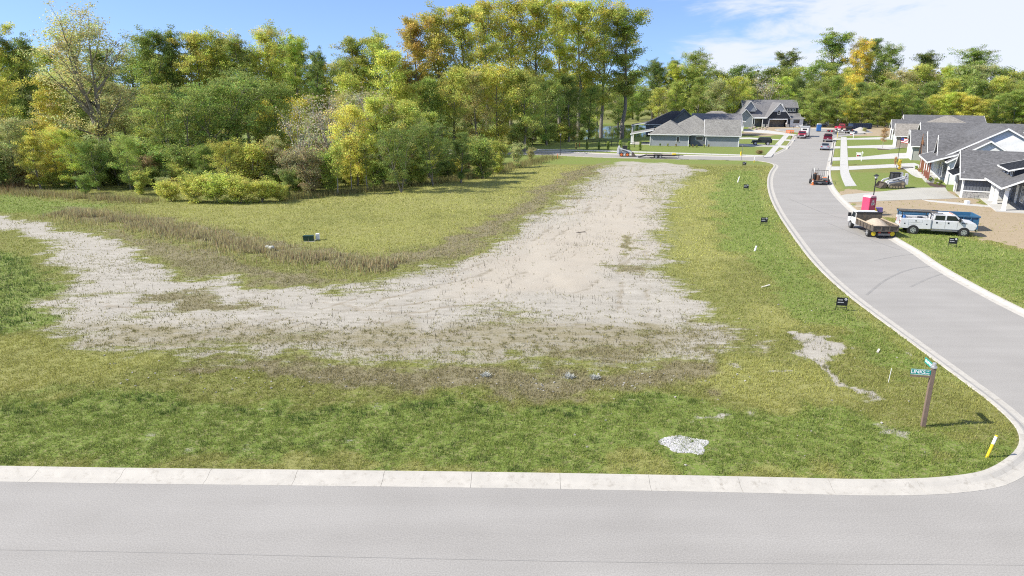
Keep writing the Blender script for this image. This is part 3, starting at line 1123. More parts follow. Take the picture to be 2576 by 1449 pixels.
V, Cc = [], []
for a in ((101, 20.6, 27, 760, .085, .020), (102, 27, 36, 430, .095, .027), (103, 36, 52, 150, .095, .040), (104, 52, 75, 70, .105, .055), (105, 75, 120, 26, .12, .09)):
    v, c = turf(*a)
    V.append(v)
    Cc.append(c)
grass = np_mesh('turf_grass', np.concatenate(V), 3, M_grass, None, {'tone': np.concatenate(Cc)})
tag(grass, 'patchy green and yellow turf blades covering the vacant lot', 'grass', kind='stuff')


def along(pts, n, rng, width):
    p = np.array(pts)
    seg = np.hypot(*(p[1:] - p[:-1]).T)
    cum = np.concatenate([[0], np.cumsum(seg)])
    s = rng.uniform(0, cum[-1], n)
    i = np.clip(np.searchsorted(cum, s) - 1, 0, len(seg) - 1)
    f = (s - cum[i]) / seg[i]
    q = p[i] + (p[i + 1] - p[i]) * f[:, None]
    d = (p[i + 1] - p[i]) / seg[i][:, None]
    o = rng.normal(0, 1, n) * width
    return q[:, 0] - d[:, 1] * o, q[:, 1] + d[:, 0] * o


rng = np.random.default_rng(7)
V, Cc = [], []
belt = smooth(gps([(150, 541), (300, 557), (450, 590), (600, 625), (760, 655), (900, 673), (1000, 682)]), 2)
belt2 = smooth(gps([(1000, 682), (1120, 655), (1230, 600), (1330, 535), (1430, 470), (1500, 428)]), 2)
for pts, n, wd, hh, c0 in ((belt, 6000, .7, .34, (.20, .155, .115)), (belt, 8500, 1.2, .50, (.44, .385, .20)), (belt, 8000, 2.0, .38, (.38, .345, .165)), (belt2, 2000, 2.4, .16, (.22, .18, .125)), (belt2, 4000, 3.2, .18, (.38, .325, .19)),
                           (smooth(gps([(0, 484), (200, 500), (380, 512)]), 1), 4000, .9, .75, (.31, .27, .13)), (smooth(gps([(700, 505), (850, 488), (950, 478), (1050, 466), (1150, 456), (1330, 414), (1390, 398)]), 1), 9000, 1.0, .8, (.27, .25, .10)),
                           (gps([(-40, 478), (60, 480)]), 1500, 1.2, 1.4, (.21, .14, .07))):
    x, y = along(pts, n, rng, wd)
    k = vnoise(x * 1.2, y * 1.2, 5) * .6 + vnoise(x * .35, y * .35, 6) * .4 > .30
    x, y = x[k], y[k]
    n = len(x)
    col = np.array(c0)[None, :] * rng.uniform(.6, 1.4, n)[:, None] * np.array([1, 1, 1])[None, :] * (1 + rng.normal(0, .08, (n, 3)))
    v, c = make_blades(x, y, hh * rng.uniform(.5, 1.25, n) * (.7 + .6 * vnoise(x * .5, y * .5, 8)), rng.uniform(.03, .07, n), rng.uniform(0, .5, n), np.clip(col, .01, .6), 11)
    V.append(v)
    Cc.append(c)
# lone stalks standing on the bare soil
x = rng.uniform(-30, 30, 30000)
y = rng.uniform(30, 75, 30000)
k = (sample(bare, x, y) > .5) & (np.abs(x) < y * .8) & (vnoise(x * .7, y * .7, 71) * .6 + vnoise(x * 3, y * 3, 73) * .4 > .60) & (rng.random(30000) < .5)
x, y = x[k], y[k]
n = len(x)
v, c = make_blades(x, y, rng.uniform(.12, .42, n), rng.uniform(.02, .04, n), rng.uniform(0, .4, n), np.array([.11, .095, .06])[None, :] * rng.uniform(.6, 1.6, n)[:, None], 12)
V.append(v)
Cc.append(c)
weeds = np_mesh('dead_weeds', np.concatenate(V), 3, M_grass, None, {'tone': np.concatenate(Cc)})
tag(weeds, 'belt of tall dead brown weeds curving across the lot', 'weeds', kind='stuff')

# pale stones and litter lying in the swale: a scatter of small chips
rng = np.random.default_rng(17)
mb = MB()
for i in range(260):
    px, py = rng.uniform(200, 1900), rng.normal(955, 22)
    if i > 190:
        px, py = rng.uniform(1200, 2450), rng.uniform(760, 1180)
    X, Y = gp(px, py)
    if float(sample(road_sd, np.array([X]), np.array([Y]))[0]) > -1:
        continue
    s = rng.uniform(.015, .05)
    mb.cbox((X, Y, gz(X, Y) + s * .4), (s * rng.uniform(1, 2), s * rng.uniform(1, 1.8), s), rng.uniform(0, 3), rng.uniform(-.4, .4), rng.uniform(-.4, .4))
chips = mb.build('stone_chips', pm('pale_stone', (.34, .325, .30), .85, .25, 3))
tag(chips, 'small pale stone chips scattered in the swale and turf', 'stones', kind='stuff')
# the heap of pale crushed stone by the near street
c0 = gp(1722, 1130)
rng = np.random.default_rng(18)
mb = MB()
for i in range(2300):
    a, r_ = rng.uniform(0, 6.28), math.sqrt(rng.random())
    px, py = c0[0] + math.cos(a) * r_ * (.82 + .14 * math.sin(3 * a) + .06 * math.sin(7 * a)), c0[1] + math.sin(a) * r_ * (.72 + .12 * math.cos(2 * a + 1) + .06 * math.sin(5 * a))
    if vnoise(np.array([px * 2.2]), np.array([py * 2.2]), 90)[0] > .93:
        continue
    s = rng.uniform(.02, .045)
    mb.cbox((px, py, gz(px, py) + .004 + .015 * (1 - r_)), (s * 1.6, s * 1.3, s), rng.uniform(0, 3), rng.uniform(-.5, .5), rng.uniform(-.5, .5))
heap = mb.build('gravel_heap', pm('limestone_grit', (.46, .455, .455), .9, .2, 6))
tag(heap, 'heap of pale crushed stone spilled in the grass', 'gravel', kind='stuff')

# ================================================================== TREES
M_leaf = attr_leaf('leaf', 'tone', 0.46)
M_bark = pm('bark_grey', (.20, .18, .155), .9, .35, 5, bump=.6, bscale=14)
M_twig = pm('bark_pale', (.33, .30, .27), .9, .25, 5)


def limb(mb, pts, r0, r1, n=6):
    """one tapered, connected limb"""
    k = len(pts)
    b0 = len(mb.v)
    for i, p in enumerate(pts):
        p = Vector(p)
        d = (Vector(pts[min(i + 1, k - 1)]) - Vector(pts[max(i - 1, 0)])).normalized()
        a = d.orthogonal().normalized()
        c = d.cross(a)
        r_ = r0 + (r1 - r0) * i / (k - 1)
        for q in range(n):
            t_ = 2 * math.pi * q / n
            mb.v.append(tuple(p + a * (r_ * math.cos(t_)) + c * (r_ * math.sin(t_))))
    for i in range(k - 1):
        for q in range(n):
            mb.f.append((b0 + i * n + q, b0 + i * n + (q + 1) % n, b0 + (i + 1) * n + (q + 1) % n, b0 + (i + 1) * n + q))


def tree_proto(seed, H, base, spread, nprim, nsec, leaves, lsize, cluster, shape='round', stems=1, up=.55, trunk_r=None, bark=None, droop=0.0, skip=0.0, top_bias=1.0, tmax=.42):
    """tapered trunk with limbs and a crown of leaf faces hung about the twig ends. Returns (trunk mesh, crown mesh)"""
    rd = random.Random(seed)
    rng = np.random.default_rng(seed)
    mb = MB()
    tips = []
    tr = trunk_r or H * .016
    for s_ in range(stems):
        az = rd.uniform(0, 6.28)
        tilt = 0 if stems == 1 else rd.uniform(.06, tmax)
        dx, dy = math.cos(az) * tilt, math.sin(az) * tilt
        top = H * (.86 if stems == 1 else rd.uniform(.62, .85))
        path = []
        jx = jy = 0.0
        for i in range(8):
            f = i / 7
            jx += rd.uniform(-.012, .012) * H
            jy += rd.uniform(-.012, .012) * H
            path.append(Vector((dx * top * f + jx * (i > 0), dy * top * f + jy * (i > 0), top * f - (.3 if i == 0 else 0))))
        limb(mb, path, tr / math.sqrt(stems) * 1.15, tr * .12, 7)
        np_ = max(3, nprim // stems)
        for b_ in range(np_):
            f = base + (1 - base) * ((b_ + rd.random() * .8) / np_) ** top_bias
            fi = min(f * 7, 6.99)
            i0 = int(fi)
            o = path[i0].lerp(path[i0 + 1], fi - i0)
            t_ = (f - base) / (1 - base)
            if shape == 'round':
                prof = math.sqrt(max(.05, 1 - (2 * t_ - .95) ** 2 * .85))
            elif shape == 'vase':
                prof = .45 + .75 * t_ if t_ < .75 else 1.0 - (t_ - .75) * 1.6
            elif shape == 'cone':
                prof = 1.05 - .9 * t_
            else:
                prof = .8 * math.sqrt(max(.08, 1 - (2 * t_ - 1) ** 2)) + .15
            ln = spread * H * prof * rd.uniform(.72, 1.15)
            a_ = b_ * 2.399 + rd.uniform(-.5, .5) + s_
            el = up * rd.uniform(.6, 1.35) + t_ * .45
            d = Vector((math.cos(a_) * math.cos(el), math.sin(a_) * math.cos(el), math.sin(el)))
            pts = [o]
            for q in range(4):
                d = (d + Vector((rd.uniform(-.22, .22), rd.uniform(-.22, .22), rd.uniform(-.05, .22) - droop * q * .12))).normalized()
                pts.append(pts[-1] + d * ln / 4)
            r0 = tr * .42 * (1 - .6 * t_) * (ln / (spread * H))
            limb(mb, pts, max(r0, .02), max(r0 * .25, .012), 5)
            for c_ in range(nsec):
                g = rd.uniform(.25, 1.0)
                gi = min(g * 4, 3.99)
                j0 = int(gi)
                o2 = pts[j0].lerp(pts[j0 + 1], gi - j0)
                a2, e2 = rd.uniform(0, 6.28), rd.uniform(-.35, 1.0) - droop * .6
                d2 = (Vector((math.cos(a2) * math.cos(e2), math.sin(a2) * math.cos(e2), math.sin(e2))) + d * .5).normalized()
                l2 = ln * rd.uniform(.22, .5)
                mid = o2 + d2 * l2 * .5 + Vector((0, 0, rd.uniform(-.05, .1) * l2))
                end = o2 + d2 * l2 + Vector((0, 0, -droop * l2 * .5))
                limb(mb, [o2, mid, end], max(r0 * .3, .014), .007, 4)
                if rd.random() > skip:
                    tips += [tuple(end), tuple(mid)]
            tips.append(tuple(pts[-1]))
        tips.append(tuple(path[-1]))
    trunk_me = bpy.data.meshes.new('trunk')
    trunk_me.from_pydata(mb.v, [], mb.f)
    trunk_me.polygons.foreach_set('use_smooth', np.ones(len(trunk_me.polygons), bool))
    trunk_me.materials.append(bark or M_bark)
    # leaves
    T = np.array(tips)
    T[:, 2] = np.maximum(T[:, 2], cluster * .5)
    w = rng.uniform(.4, 1.6, len(T))
    w /= w.sum()
    idx = rng.choice(len(T), leaves, p=w)
    off = np.clip(rng.normal(0, 1, (leaves, 3)), -1.7, 1.7) * np.array([cluster, cluster, cluster * .62])
    if droop:
        off[:, 2] = -np.abs(off[:, 2]) * 1.5 * droop + off[:, 2] * (1 - droop)
    P = T[idx] + off
    P[:, 2] = np.maximum(P[:, 2], .15)
    ctr = P.mean(0)
    nrm = rng.normal(0, 1, (leaves, 3)) + np.array([0, 0, .75]) + (P - ctr) / (np.abs(P - ctr).max() + 1e-6) * .9
    nrm /= np.linalg.norm(nrm, axis=1)[:, None]
    ax = np.cross(nrm, rng.normal(0, 1, (leaves, 3)))
    ax /= np.linalg.norm(ax, axis=1)[:, None] + 1e-9
    bx = np.cross(nrm, ax)
    s = lsize * rng.uniform(.55, 1.35, leaves)[:, None]
    ax, bx = ax * s, bx * s * .72
    v = np.stack([P - ax, P - bx * .8 + ax * .1, P + ax, P + bx * .8 - ax * .1], 1).reshape(-1, 3)
    ctone = rng.uniform(.66, 1.30, len(T))[idx]
    hue = rng.normal(0, .06, (len(T), 3))[idx]
    tone = (ctone * rng.uniform(.68, 1.32, leaves))[:, None] * (1 + hue + rng.normal(0, .09, (leaves, 3)) * np.array([1.2, .6, .8]))
    tone = np.repeat(np.clip(tone, .2, 2.2), 4, 0)
    ob = np_mesh('crown', v, 4, M_leaf, None, {'tone': tone})
    crown_me = ob.data
    bpy.data.objects.remove(ob)
    return trunk_me, crown_me, float(np.percentile(P[:, 2], 99.3))      # real height of the crown


PROTO = {
        'cw': tree_proto(1, 30, .30, .27, 19, 9, 26000, .165, .56, 'oval', up=.75, trunk_r=.42),
    'cw2': tree_proto(2, 30, .26, .30, 20, 9, 27000, .165, .60, 'round', up=.7, trunk_r=.42),
    'cw3': tree_proto(3, 30, .34, .25, 17, 9, 22000, .165, .54, 'vase', up=.85, trunk_r=.40),
    'air': tree_proto(21, 25, .22, .33, 24, 10, 21000, .13, .55, 'round', stems=3, up=.75, trunk_r=.62, tmax=.26),
    'rd': tree_proto(5, 20, .04, .34, 18, 8, 19000, .155, .62, 'round', up=.5),
    'rd2': tree_proto(6, 20, .03, .38, 20, 8, 19000, .16, .66, 'round', up=.4),
    'rd3': tree_proto(7, 20, .05, .30, 17, 8, 17000, .155, .56, 'oval', up=.6),
    'wil': tree_proto(8, 14, .15, .50, 20, 9, 19000, .115, .46, 'round', stems=2, up=.45, droop=.25),
    'bush': tree_proto(9, 5, .05, .50, 20, 6, 7500, .105, .33, 'round', stems=5, up=.6, trunk_r=.13),
    'bush2': tree_proto(10, 5, .05, .55, 20, 6, 7000, .105, .30, 'vase', stems=6, up=.7, trunk_r=.12),
    'bare': tree_proto(11, 7, .15, .42, 22, 9, 1500, .09, .35, 'vase', stems=6, up=.8, trunk_r=.15, bark=M_twig, skip=.3),
    'sap': tree_proto(12, 8, .35, .18, 12, 5, 1800, .12, .35, 'oval', up=.7, trunk_r=.07, bark=M_twig),
    'feather': tree_proto(13, 3.4, .02, .62, 30, 8, 11000, .075, .24, 'round', stems=7, up=.5, trunk_r=.1),
    'arb': tree_proto(14, 1.9, .02, .20, 34, 5, 2600, .045, .07, 'cone', up=.9, trunk_r=.05),
    'ever': tree_proto(15, 10, .05, .30, 26, 5, 7000, .16, .40, 'cone', up=.1),
}
TINT = {'yg': (.385, .375, .095), 'yg2': (.32, .335, .09), 'g': (.195, .245, .070), 'g2': (.245, .28, .080), 'dk': (.140, .180, .056), 'gold': (.50, .40, .085), 'or': (.37, .31, .09), 'gg': (.315, .315, .155),
        'br': (.26, .215, .13), 'ly': (.40, .41, .11), 'lime': (.34, .38, .085), 'grey': (.32, .29, .23), 'red': (.33, .20, .11)}
TINT = {k_: tuple(min(.78, c_ * f_) for c_, f_ in zip(v_, (1.58, 1.62, 1.36))) for k_, v_ in TINT.items()}
N_TREE = [0]
HUE = {'yg': 'yellow', 'yg2': 'yellow-green', 'g': 'green', 'g2': 'mid-green', 'dk': 'dark green', 'gold': 'golden', 'or': 'orange', 'gg': 'grey-green', 'br': 'brown', 'ly': 'pale yellow', 'lime': 'lime green', 'grey': 'grey', 'red': 'reddish'}


def nth(i):
    w_ = ('first', 'second', 'third', 'fourth', 'fifth', 'sixth', 'seventh', 'eighth', 'ninth', 'tenth')
    return w_[i] if i < 10 else '%d%s' % (i + 1, 'th' if 10 <= (i + 1) % 100 <= 20 else {1: 'st', 2: 'nd', 3: 'rd'}.get((i + 1) % 10, 'th'))


def plant(kind, x, y, h, tint, name, label, cat, group=None, wide=1.0, rng_=random.Random(5), z=None):
    if kind in ('bush', 'bush2') and h > 6.2:
        kind, wide = rng_.choice(('rd', 'rd2', 'rd3')), wide * 1.15      # big thickets take the finer-leaved forms
    tm, cm, H = PROTO[kind]
    s = h / H
    root = bpy.data.objects.new(name, None)
    COL.objects.link(root)
    root.location = (x, y, (gz(x, y) if z is None else z) - .05)
    root.rotation_euler = (0, 0, rng_.uniform(0, 6.28))
    root.scale = (s * wide, s * wide, s)
    tag(root, label, cat, group)
    for nm, me in (('trunk', tm), ('crown', cm)):
        o = bpy.data.objects.new(nm, me)
        COL.objects.link(o)
        o.parent = root
        t_ = TINT[tint]
        k = rng_.uniform(.88, 1.12)
        o.color = (t_[0] * k * rng_.uniform(.92, 1.08), t_[1] * k, t_[2] * k, 1)
    N_TREE[0] += 1
    return root


def plant_px(kind, px, pyb, pyt, tint, name, label, cat, group=None, wide=1.0):
    X, Y = gp(px, pyb)
    return plant(kind, X, Y, height_for(X, Y, pyt), tint, name, label, cat, group, wide)


GL, GC, GR_ = 'trees of the wood on the left', 'tall trees of the middle clump', 'trees of the wood behind the houses'
T = lambda *a, **k: plant_px(*a, **k)
T('air', 285, 432, 22, 'gg', 'cottonwood_tree', 'large airy grey-green tree with dark forked trunk, tallest at left', 'tree', GL, 1.12)
T('cw', 35, 405, 60, 'yg2', 'cottonwood_tree', 'tall yellow-green tree at the far left edge against blue sky', 'tree', GL)
T('cw3', 95, 402, 95, 'g', 'forest_tree', 'dark green tree just left of the large airy tree', 'tree', GL)
T('rd3', 150, 420, 190, 'yg', 'forest_tree', 'yellowish tree low in front of the left skyline gap', 'tree', GL)
T('rd', 20, 430, 200, 'yg', 'forest_tree', 'golden-green tree at left edge below the skyline', 'tree', GL)
T('cw2', 410, 390, 80, 'g2', 'forest_tree', 'mid-green skyline tree right beside the large airy tree', 'tree', GL)
T('cw3', 460, 388, 76, 'dk', 'forest_tree', 'narrow dark green skyline tree right of the airy tree', 'tree', GL)
T('cw', 520, 386, 82, 'yg2', 'forest_tree', 'yellow-green skyline tree above the green willows', 'tree', GL)
T('cw2', 575, 386, 76, 'yg', 'forest_tree', 'yellow-topped skyline tree above the green willows', 'tree', GL)
T('cw3', 630, 388, 98, 'g2', 'forest_tree', 'lower green skyline tree between two yellow ones', 'tree', GL)
T('cw2', 700, 384, 62, 'yg', 'forest_tree', 'tall pale yellow tree before the deep gap in the skyline', 'tree', GL, .9)
T('cw3', 760, 386, 85, 'yg2', 'forest_tree', 'yellow-green tree on the left side of the skyline gap', 'tree', GL, .8)
T('cw3', 812, 392, 128, 'dk', 'forest_tree', 'slim dark tree standing in the skyline gap', 'tree', GL, .7)
T('cw', 905, 384, 95, 'g2', 'forest_tree', 'green tree on the right side of the skyline gap', 'tree', GL)
T('cw2', 960, 384, 82, 'yg2', 'forest_tree', 'broad yellow-green tree left of the orange-tinted tree', 'tree', GL)
T('rd', 900, 405, 190, 'lime', 'forest_tree', 'pale lime tree low below the skyline gap', 'tree', GL)
T('rd3', 1000, 400, 130, 'yg', 'forest_tree', 'yellow-green tree below the left shoulder of the tall clump', 'tree', GL)
T('wil', 470, 445, 212, 'g', 'willow_tree', 'dark green willow leaning out left over a dark hollow', 'tree', GL, 1.0)
T('wil', 548, 435, 178, 'g', 'willow_tree', 'tallest of the dark green willows, middle of the left wood', 'tree', GL, 1.05)
T('wil', 630, 430, 195, 'g2', 'willow_tree', 'dark green willow right of the tallest willow', 'tree', GL, 1.0)
T('rd2', 700, 425, 200, 'g', 'forest_tree', 'full green tree between the willows and the bare grey thicket', 'tree', GL)
T('cw', 1050, 378, 45, 'or', 'cottonwood_tree', 'orange-tinted tall tree on the left of the middle clump', 'tree', GC)
T('cw2', 1110, 374, 22, 'yg', 'cottonwood_tree', 'tall yellow tree right beside the orange-tinted tree', 'tree', GC)
T('cw', 1170, 372, 18, 'yg', 'cottonwood_tree', 'second tall yellow tree right of the orange-tinted tree', 'tree', GC)
T('cw3', 1225, 360, 2, 'yg2', 'cottonwood_tree', 'tall tree of the middle clump with open top, left of centre', 'tree', GC)
T('cw2', 1285, 356, -12, 'yg', 'cottonwood_tree', 'tallest yellow tree of the middle clump reaching the top edge', 'tree', GC)
T('cw', 1345, 352, -6, 'yg', 'cottonwood_tree', 'tall tree with dark forked trunk in the middle clump', 'tree', GC)
T('cw3', 1405, 347, 2, 'yg', 'cottonwood_tree', 'yellow-green tall tree right of the dark forked trunk', 'tree', GC)
T('cw', 1455, 344, 4, 'yg', 'cottonwood_tree', 'tall full tree near the right end of the middle clump', 'tree', GC)
T('cw2', 1512, 342, -8, 'yg2', 'cottonwood_tree', 'tall tree second from the right end of the middle clump', 'tree', GC)
T('cw3', 1565, 341, 10, 'g2', 'cottonwood_tree', 'rightmost tall tree with long limbs reaching right to the sky', 'tree', GC, 1.25)
for i, (px, pb, pt, k, c) in enumerate(((1020, 395, 215, 'rd', 'yg2'), (1090, 392, 200, 'rd3', 'g'), (1140, 390, 170, 'rd', 'yg2'), (1200, 385, 180, 'rd3', 'gg'), (1255, 382, 160, 'rd2', 'yg'), (1320, 382, 175, 'rd', 'g2'), (1375, 366, 200, 'rd2', 'g'), (1430, 358, 190, 'rd3', 'dk'), (1480, 350, 215, 'rd', 'g'))):
    T(k, px, pb, pt, c, 'forest_tree', '%s understorey tree below the tall clump, %s from left' % (HUE[c], nth(i)), 'tree', 'understorey of the middle clump')
rt = random.Random(31)
for i, px in enumerate(range(1040, 1590, 46)):
    c = rt.choice(['g', 'dk', 'g2', 'yg2'])
    T(rt.choice(('rd', 'rd2')), px + rt.uniform(-10, 10), 336 + rt.uniform(-3, 3) - (px > 1480) * 22, 190 + rt.uniform(-20, 20), c, 'forest_tree', '%s tree behind the tall clump, %s from left' % (HUE[c], nth(i)), 'tree', 'trees behind the middle clump', 1.2)
# wood behind the houses
T('cw2', 1640, 305, 150, 'dk', 'forest_tree', 'dark tree at the right foot of the tall middle clump', 'tree', GR_)
T('cw2', 1740, 304, 128, 'g2', 'forest_tree', 'rounded tree with pale trunk rising over the houses', 'tree', GR_, 1.2)
T('cw3', 1690, 304, 150, 'g', 'forest_tree', 'green tree left of the pale-trunked tree', 'tree', GR_)
T('bare', 1665, 306, 215, 'grey', 'bare_tree', 'bare grey tree right of the pond', 'tree', GR_, 1.0)
T('cw3', 1965, 300, 128, 'dk', 'forest_tree', 'dark tree rising left of the tallest far tree', 'tree', GR_, 1.5)
T('cw3', 2078, 300, 80, 'g', 'forest_tree', 'tallest far tree with open leaning limbs above the wood', 'tree', GR_, 1.5)
T('cw2', 2145, 302, 100, 'gold', 'forest_tree', 'golden tree right of the tallest far tree', 'tree', GR_, .9)
T('cw', 2172, 298, 98, 'dk', 'forest_tree', 'dark green tree behind the golden tree', 'tree', GR_)
T('cw2', 2215, 300, 112, 'g', 'forest_tree', 'grey-green tree right of the golden tree', 'tree', GR_, 1.0)
T('cw3', 2315, 300, 132, 'dk', 'forest_tree', 'dark open tree above the right-hand houses, left of its twin', 'tree', GR_, 1.6)
T('cw2', 2425, 300, 120, 'g', 'forest_tree', 'dark rounded tree above the right-hand houses', 'tree', GR_, 1.5)
T('rd2', 2130, 312, 186, 'gold', 'forest_tree', 'small golden tree low in the wood behind the street end', 'tree', GR_, .8)
T('bare', 1920, 312, 190, 'grey', 'bare_tree', 'bare grey tree standing behind the two-storey house', 'tree', GR_, 1.3)
T('bare', 2165, 310, 205, 'grey', 'bare_tree', 'bare grey tree low behind the street end', 'tree', GR_, 1.3)
pal = ['g', 'g2', 'yg', 'yg2', 'lime', 'g2', 'yg', 'dk', 'gg', 'yg2']
for i, px in enumerate(range(1600, 2720, 40)):
    c = rt.choice(pal)
    T(rt.choice(('rd', 'rd2', 'cw2')), px + rt.uniform(-12, 12), 303 + rt.uniform(-3, 3), 166 + rt.uniform(-8, 16), c, 'forest_tree', '%s tree, %s from left, back row behind the houses' % (HUE[c], nth(i)), 'tree', 'back row of the wood', 1.15)
for i, px in enumerate(range(1660, 2720, 44)):
    if 1840 < px < 2010:
        b_, t_ = 311, 200
    else:
        b_, t_ = 316, 198
    c = rt.choice(pal)
    T(rt.choice(('rd', 'rd2', 'rd3')), px + rt.uniform(-14, 14), b_ + rt.uniform(-2, 2), t_ + rt.uniform(-14, 16), c, 'forest_tree', '%s tree, %s from left, middle row behind the houses' % (HUE[c], nth(i)), 'tree', 'middle row of the wood', 1.1)
for i, px in enumerate(range(2030, 2720, 34)):
    c = rt.choice(['lime', 'yg', 'g2', 'yg2', 'g', 'lime'])
    T(rt.choice(('rd', 'rd2')), px + rt.uniform(-10, 10), 320 + rt.uniform(-1.5, 1.5), 240 + rt.uniform(-18, 16), c, 'forest_tree', '%s tree, %s from left along the far wood edge' % (HUE[c], nth(i)), 'tree', 'front edge of the far wood', 1.25)
for i, px in enumerate((1570, 1605, 1640, 1690, 1735, 1785, 1830)):
    c = rt.choice(['g', 'yg2', 'g2'])
    T(rt.choice(('rd', 'rd3')), px, 304.5 - (px > 1700) * 2, 215 + rt.uniform(-15, 20), c, 'forest_tree', '%s tree, %s from the left on the bank behind the pond' % (HUE[c], nth(i)), 'tree', 'trees behind the pond', 1.1)
# closing rows behind the left wood
for i, px in enumerate(range(-160, 1060, 62)):
    c = rt.choice(['g', 'g2', 'yg2', 'dk', 'yg'])
    T(rt.choice(('cw2', 'rd', 'cw')), px + rt.uniform(-20, 20), 372 + rt.uniform(-6, 6), (130 if px < 800 else 150) + rt.uniform(-15, 20), c, 'forest_tree', '%s tree, %s from the left in the back row of the left wood' % (HUE[c], nth(i)), 'tree', 'back row of the left wood', 1.1)
for i, px in enumerate(range(-120, 1000, 66)):
    c = rt.choice(['g', 'g2', 'yg2', 'dk', 'gg', 'yg'])
    T(rt.choice(('rd', 'rd2', 'rd3')), px + rt.uniform(-20, 20), 404 + rt.uniform(-8, 8), 235 + rt.uniform(-30, 25), c, 'forest_tree', '%s tree, %s from the left in the middle row of the left wood' % (HUE[c], nth(i)), 'tree', 'middle row of the left wood', 1.05)

# thickets
GB = 'thicket along the edge of the wood'
for px, pb, pt, k, c, lab, wd in (
        (150, 470, 318, 'bush', 'yg', 'bright yellow-green bush left of the large airy tree', 1.0), (195, 478, 330, 'bush2', 'lime', 'bright lime bush below the large airy tree', .9), (105, 478, 345, 'bush', 'yg', 'golden-green bush at left beside the bright bush', 1.0),
        (45, 475, 300, 'bush2', 'gg', 'grey-green loose bush at the left edge', 1.0), (250, 480, 350, 'bush', 'g', 'dark green bush around the foot of the airy tree', 1.0), (10, 480, 380, 'bush', 'dk', 'dark bush in the lower left corner of the wood', 1.0),
        (330, 480, 340, 'bush', 'g2', 'green bush right of the airy tree trunk', .8), (380, 470, 395, 'bush2', 'br', 'brown scrub left of the round willow thicket', 1.0),
        (355, 492, 430, 'bush', 'yg2', 'small yellow-green bush at the edge of the mown grass', 1.0), (215, 490, 440, 'bush2', 'g', 'low dark bush at the foot of the bright bushes', 1.2),
        (770, 460, 262, 'bare', 'grey', 'bare pale thicket right of the dark willows', 1.0), (835, 452, 232, 'bare', 'grey', 'tall bare grey thicket in the middle of the left wood', 1.1), (905, 445, 228, 'bare', 'grey', 'wide bare grey thicket on the ridge of scrub', 1.2), (945, 452, 250, 'bare', 'br', 'brownish bare thicket beside the yellow-green shrubs', 1.0),
        (690, 470, 345, 'bush2', 'gg', 'grey-green scrub above the round willow thicket', 1.0), (640, 478, 360, 'bush', 'yg', 'yellow-green scrub right behind the round willow thicket', 1.0), (580, 478, 355, 'bush2', 'yg2', 'pale green scrub behind the middle of the round thicket', 1.0), (740, 485, 380, 'bush', 'br', 'rust-brown scrub right of the round thicket', .8),
        (900, 470, 262, 'bush2', 'ly', 'pale yellow-green tall shrub in the scrub ridge', .9), (965, 470, 246, 'bush', 'ly', 'roundest pale yellow-green shrub in the scrub ridge', .9), (1020, 468, 255, 'bush', 'yg2', 'pale green shrub right of the roundest one', .9), (1080, 450, 285, 'bush2', 'yg2', 'green shrub under the orange-tinted tree', .9),
        (1010, 485, 305, 'wil', 'dk', 'large dark leaning willow at the front of the scrub', .75), (1090, 470, 300, 'wil', 'dk', 'dark domed willow right of the leaning one', .8), (1160, 462, 335, 'bush', 'dk', 'dark green domed bush at the right of the scrub', .9), (1215, 450, 345, 'bush', 'g', 'green bush near the right end of the scrub', .9), (1255, 438, 352, 'bush2', 'yg2', 'yellow-green brush tapering to the right end of the scrub', .9), (1300, 425, 362, 'bush2', 'gg', 'pale upright brush at the right tip of the scrub', .9), (1335, 412, 372, 'bush2', 'gg', 'last pale brush before the cross street', .8),
        (850, 490, 360, 'sap', 'yg2', 'slim sapling with pale stem in front of the brown scrub', 1.0), (885, 482, 340, 'sap', 'yg', 'slim yellow sapling in front of the scrub ridge', 1.0), (925, 480, 360, 'sap', 'g2', 'thin green sapling with white stem', 1.0), (780, 492, 375, 'bush2', 'br', 'brown brush with twigs right of the round thicket', 1.0), (830, 484, 380, 'bush', 'g2', 'low green bush between the saplings', 1.0), (945, 474, 400, 'bush', 'g', 'low dark bush under the leaning willow', 1.0), (1060, 466, 400, 'bush2', 'yg2', 'loose low brush under the dark domed willow', 1.0),
        (725, 500, 425, 'bush', 'dk', 'dark bush joined to the right end of the round thicket', .7)):
    T(k, px, pb, pt, c, 'shrub', lab, 'shrub', GB, wide=wd)
for i, (px, pb, pt) in enumerate(((432, 508, 455), (490, 513, 442), (548, 514, 440), (608, 514, 446), (660, 512, 452), (705, 508, 462))):
    T('feather', px, pb, pt, 'ly', 'willow_shrub', ('left end bush', 'second bush from the left', 'third bush from the left', 'fourth bush from the left', 'fifth bush from the left', 'right end bush')[i] + ' of the low round yellow-green thicket on the grass', 'shrub', 'low round thicket on the grass', wide=1.25)
for i in range(110):
    px = -60 + i * 12 + rt.uniform(-8, 8)
    e = np.interp(px, [-60, 0, 380, 740, 950, 1150, 1330], [470, 476, 488, 488, 466, 450, 412])
    pb = e - (rt.uniform(2, 20) if i % 2 else rt.uniform(15, 62))
    X, Y = gp(px, pb)
    c = rt.choice(['g', 'g2', 'g', 'yg2', 'gg', 'br', 'dk', 'dk', 'yg2'])
    plant(rt.choice(('bush', 'bush2', 'bush', 'rd2')), X, Y, rt.uniform(1.6, 3.4) if i % 2 else rt.uniform(3.0, 6.0), c, 'shrub', '%s low shrub, %s from left in the left undergrowth' % (HUE[c], nth(i)), 'shrub', 'undergrowth of the left wood', wide=1.2)
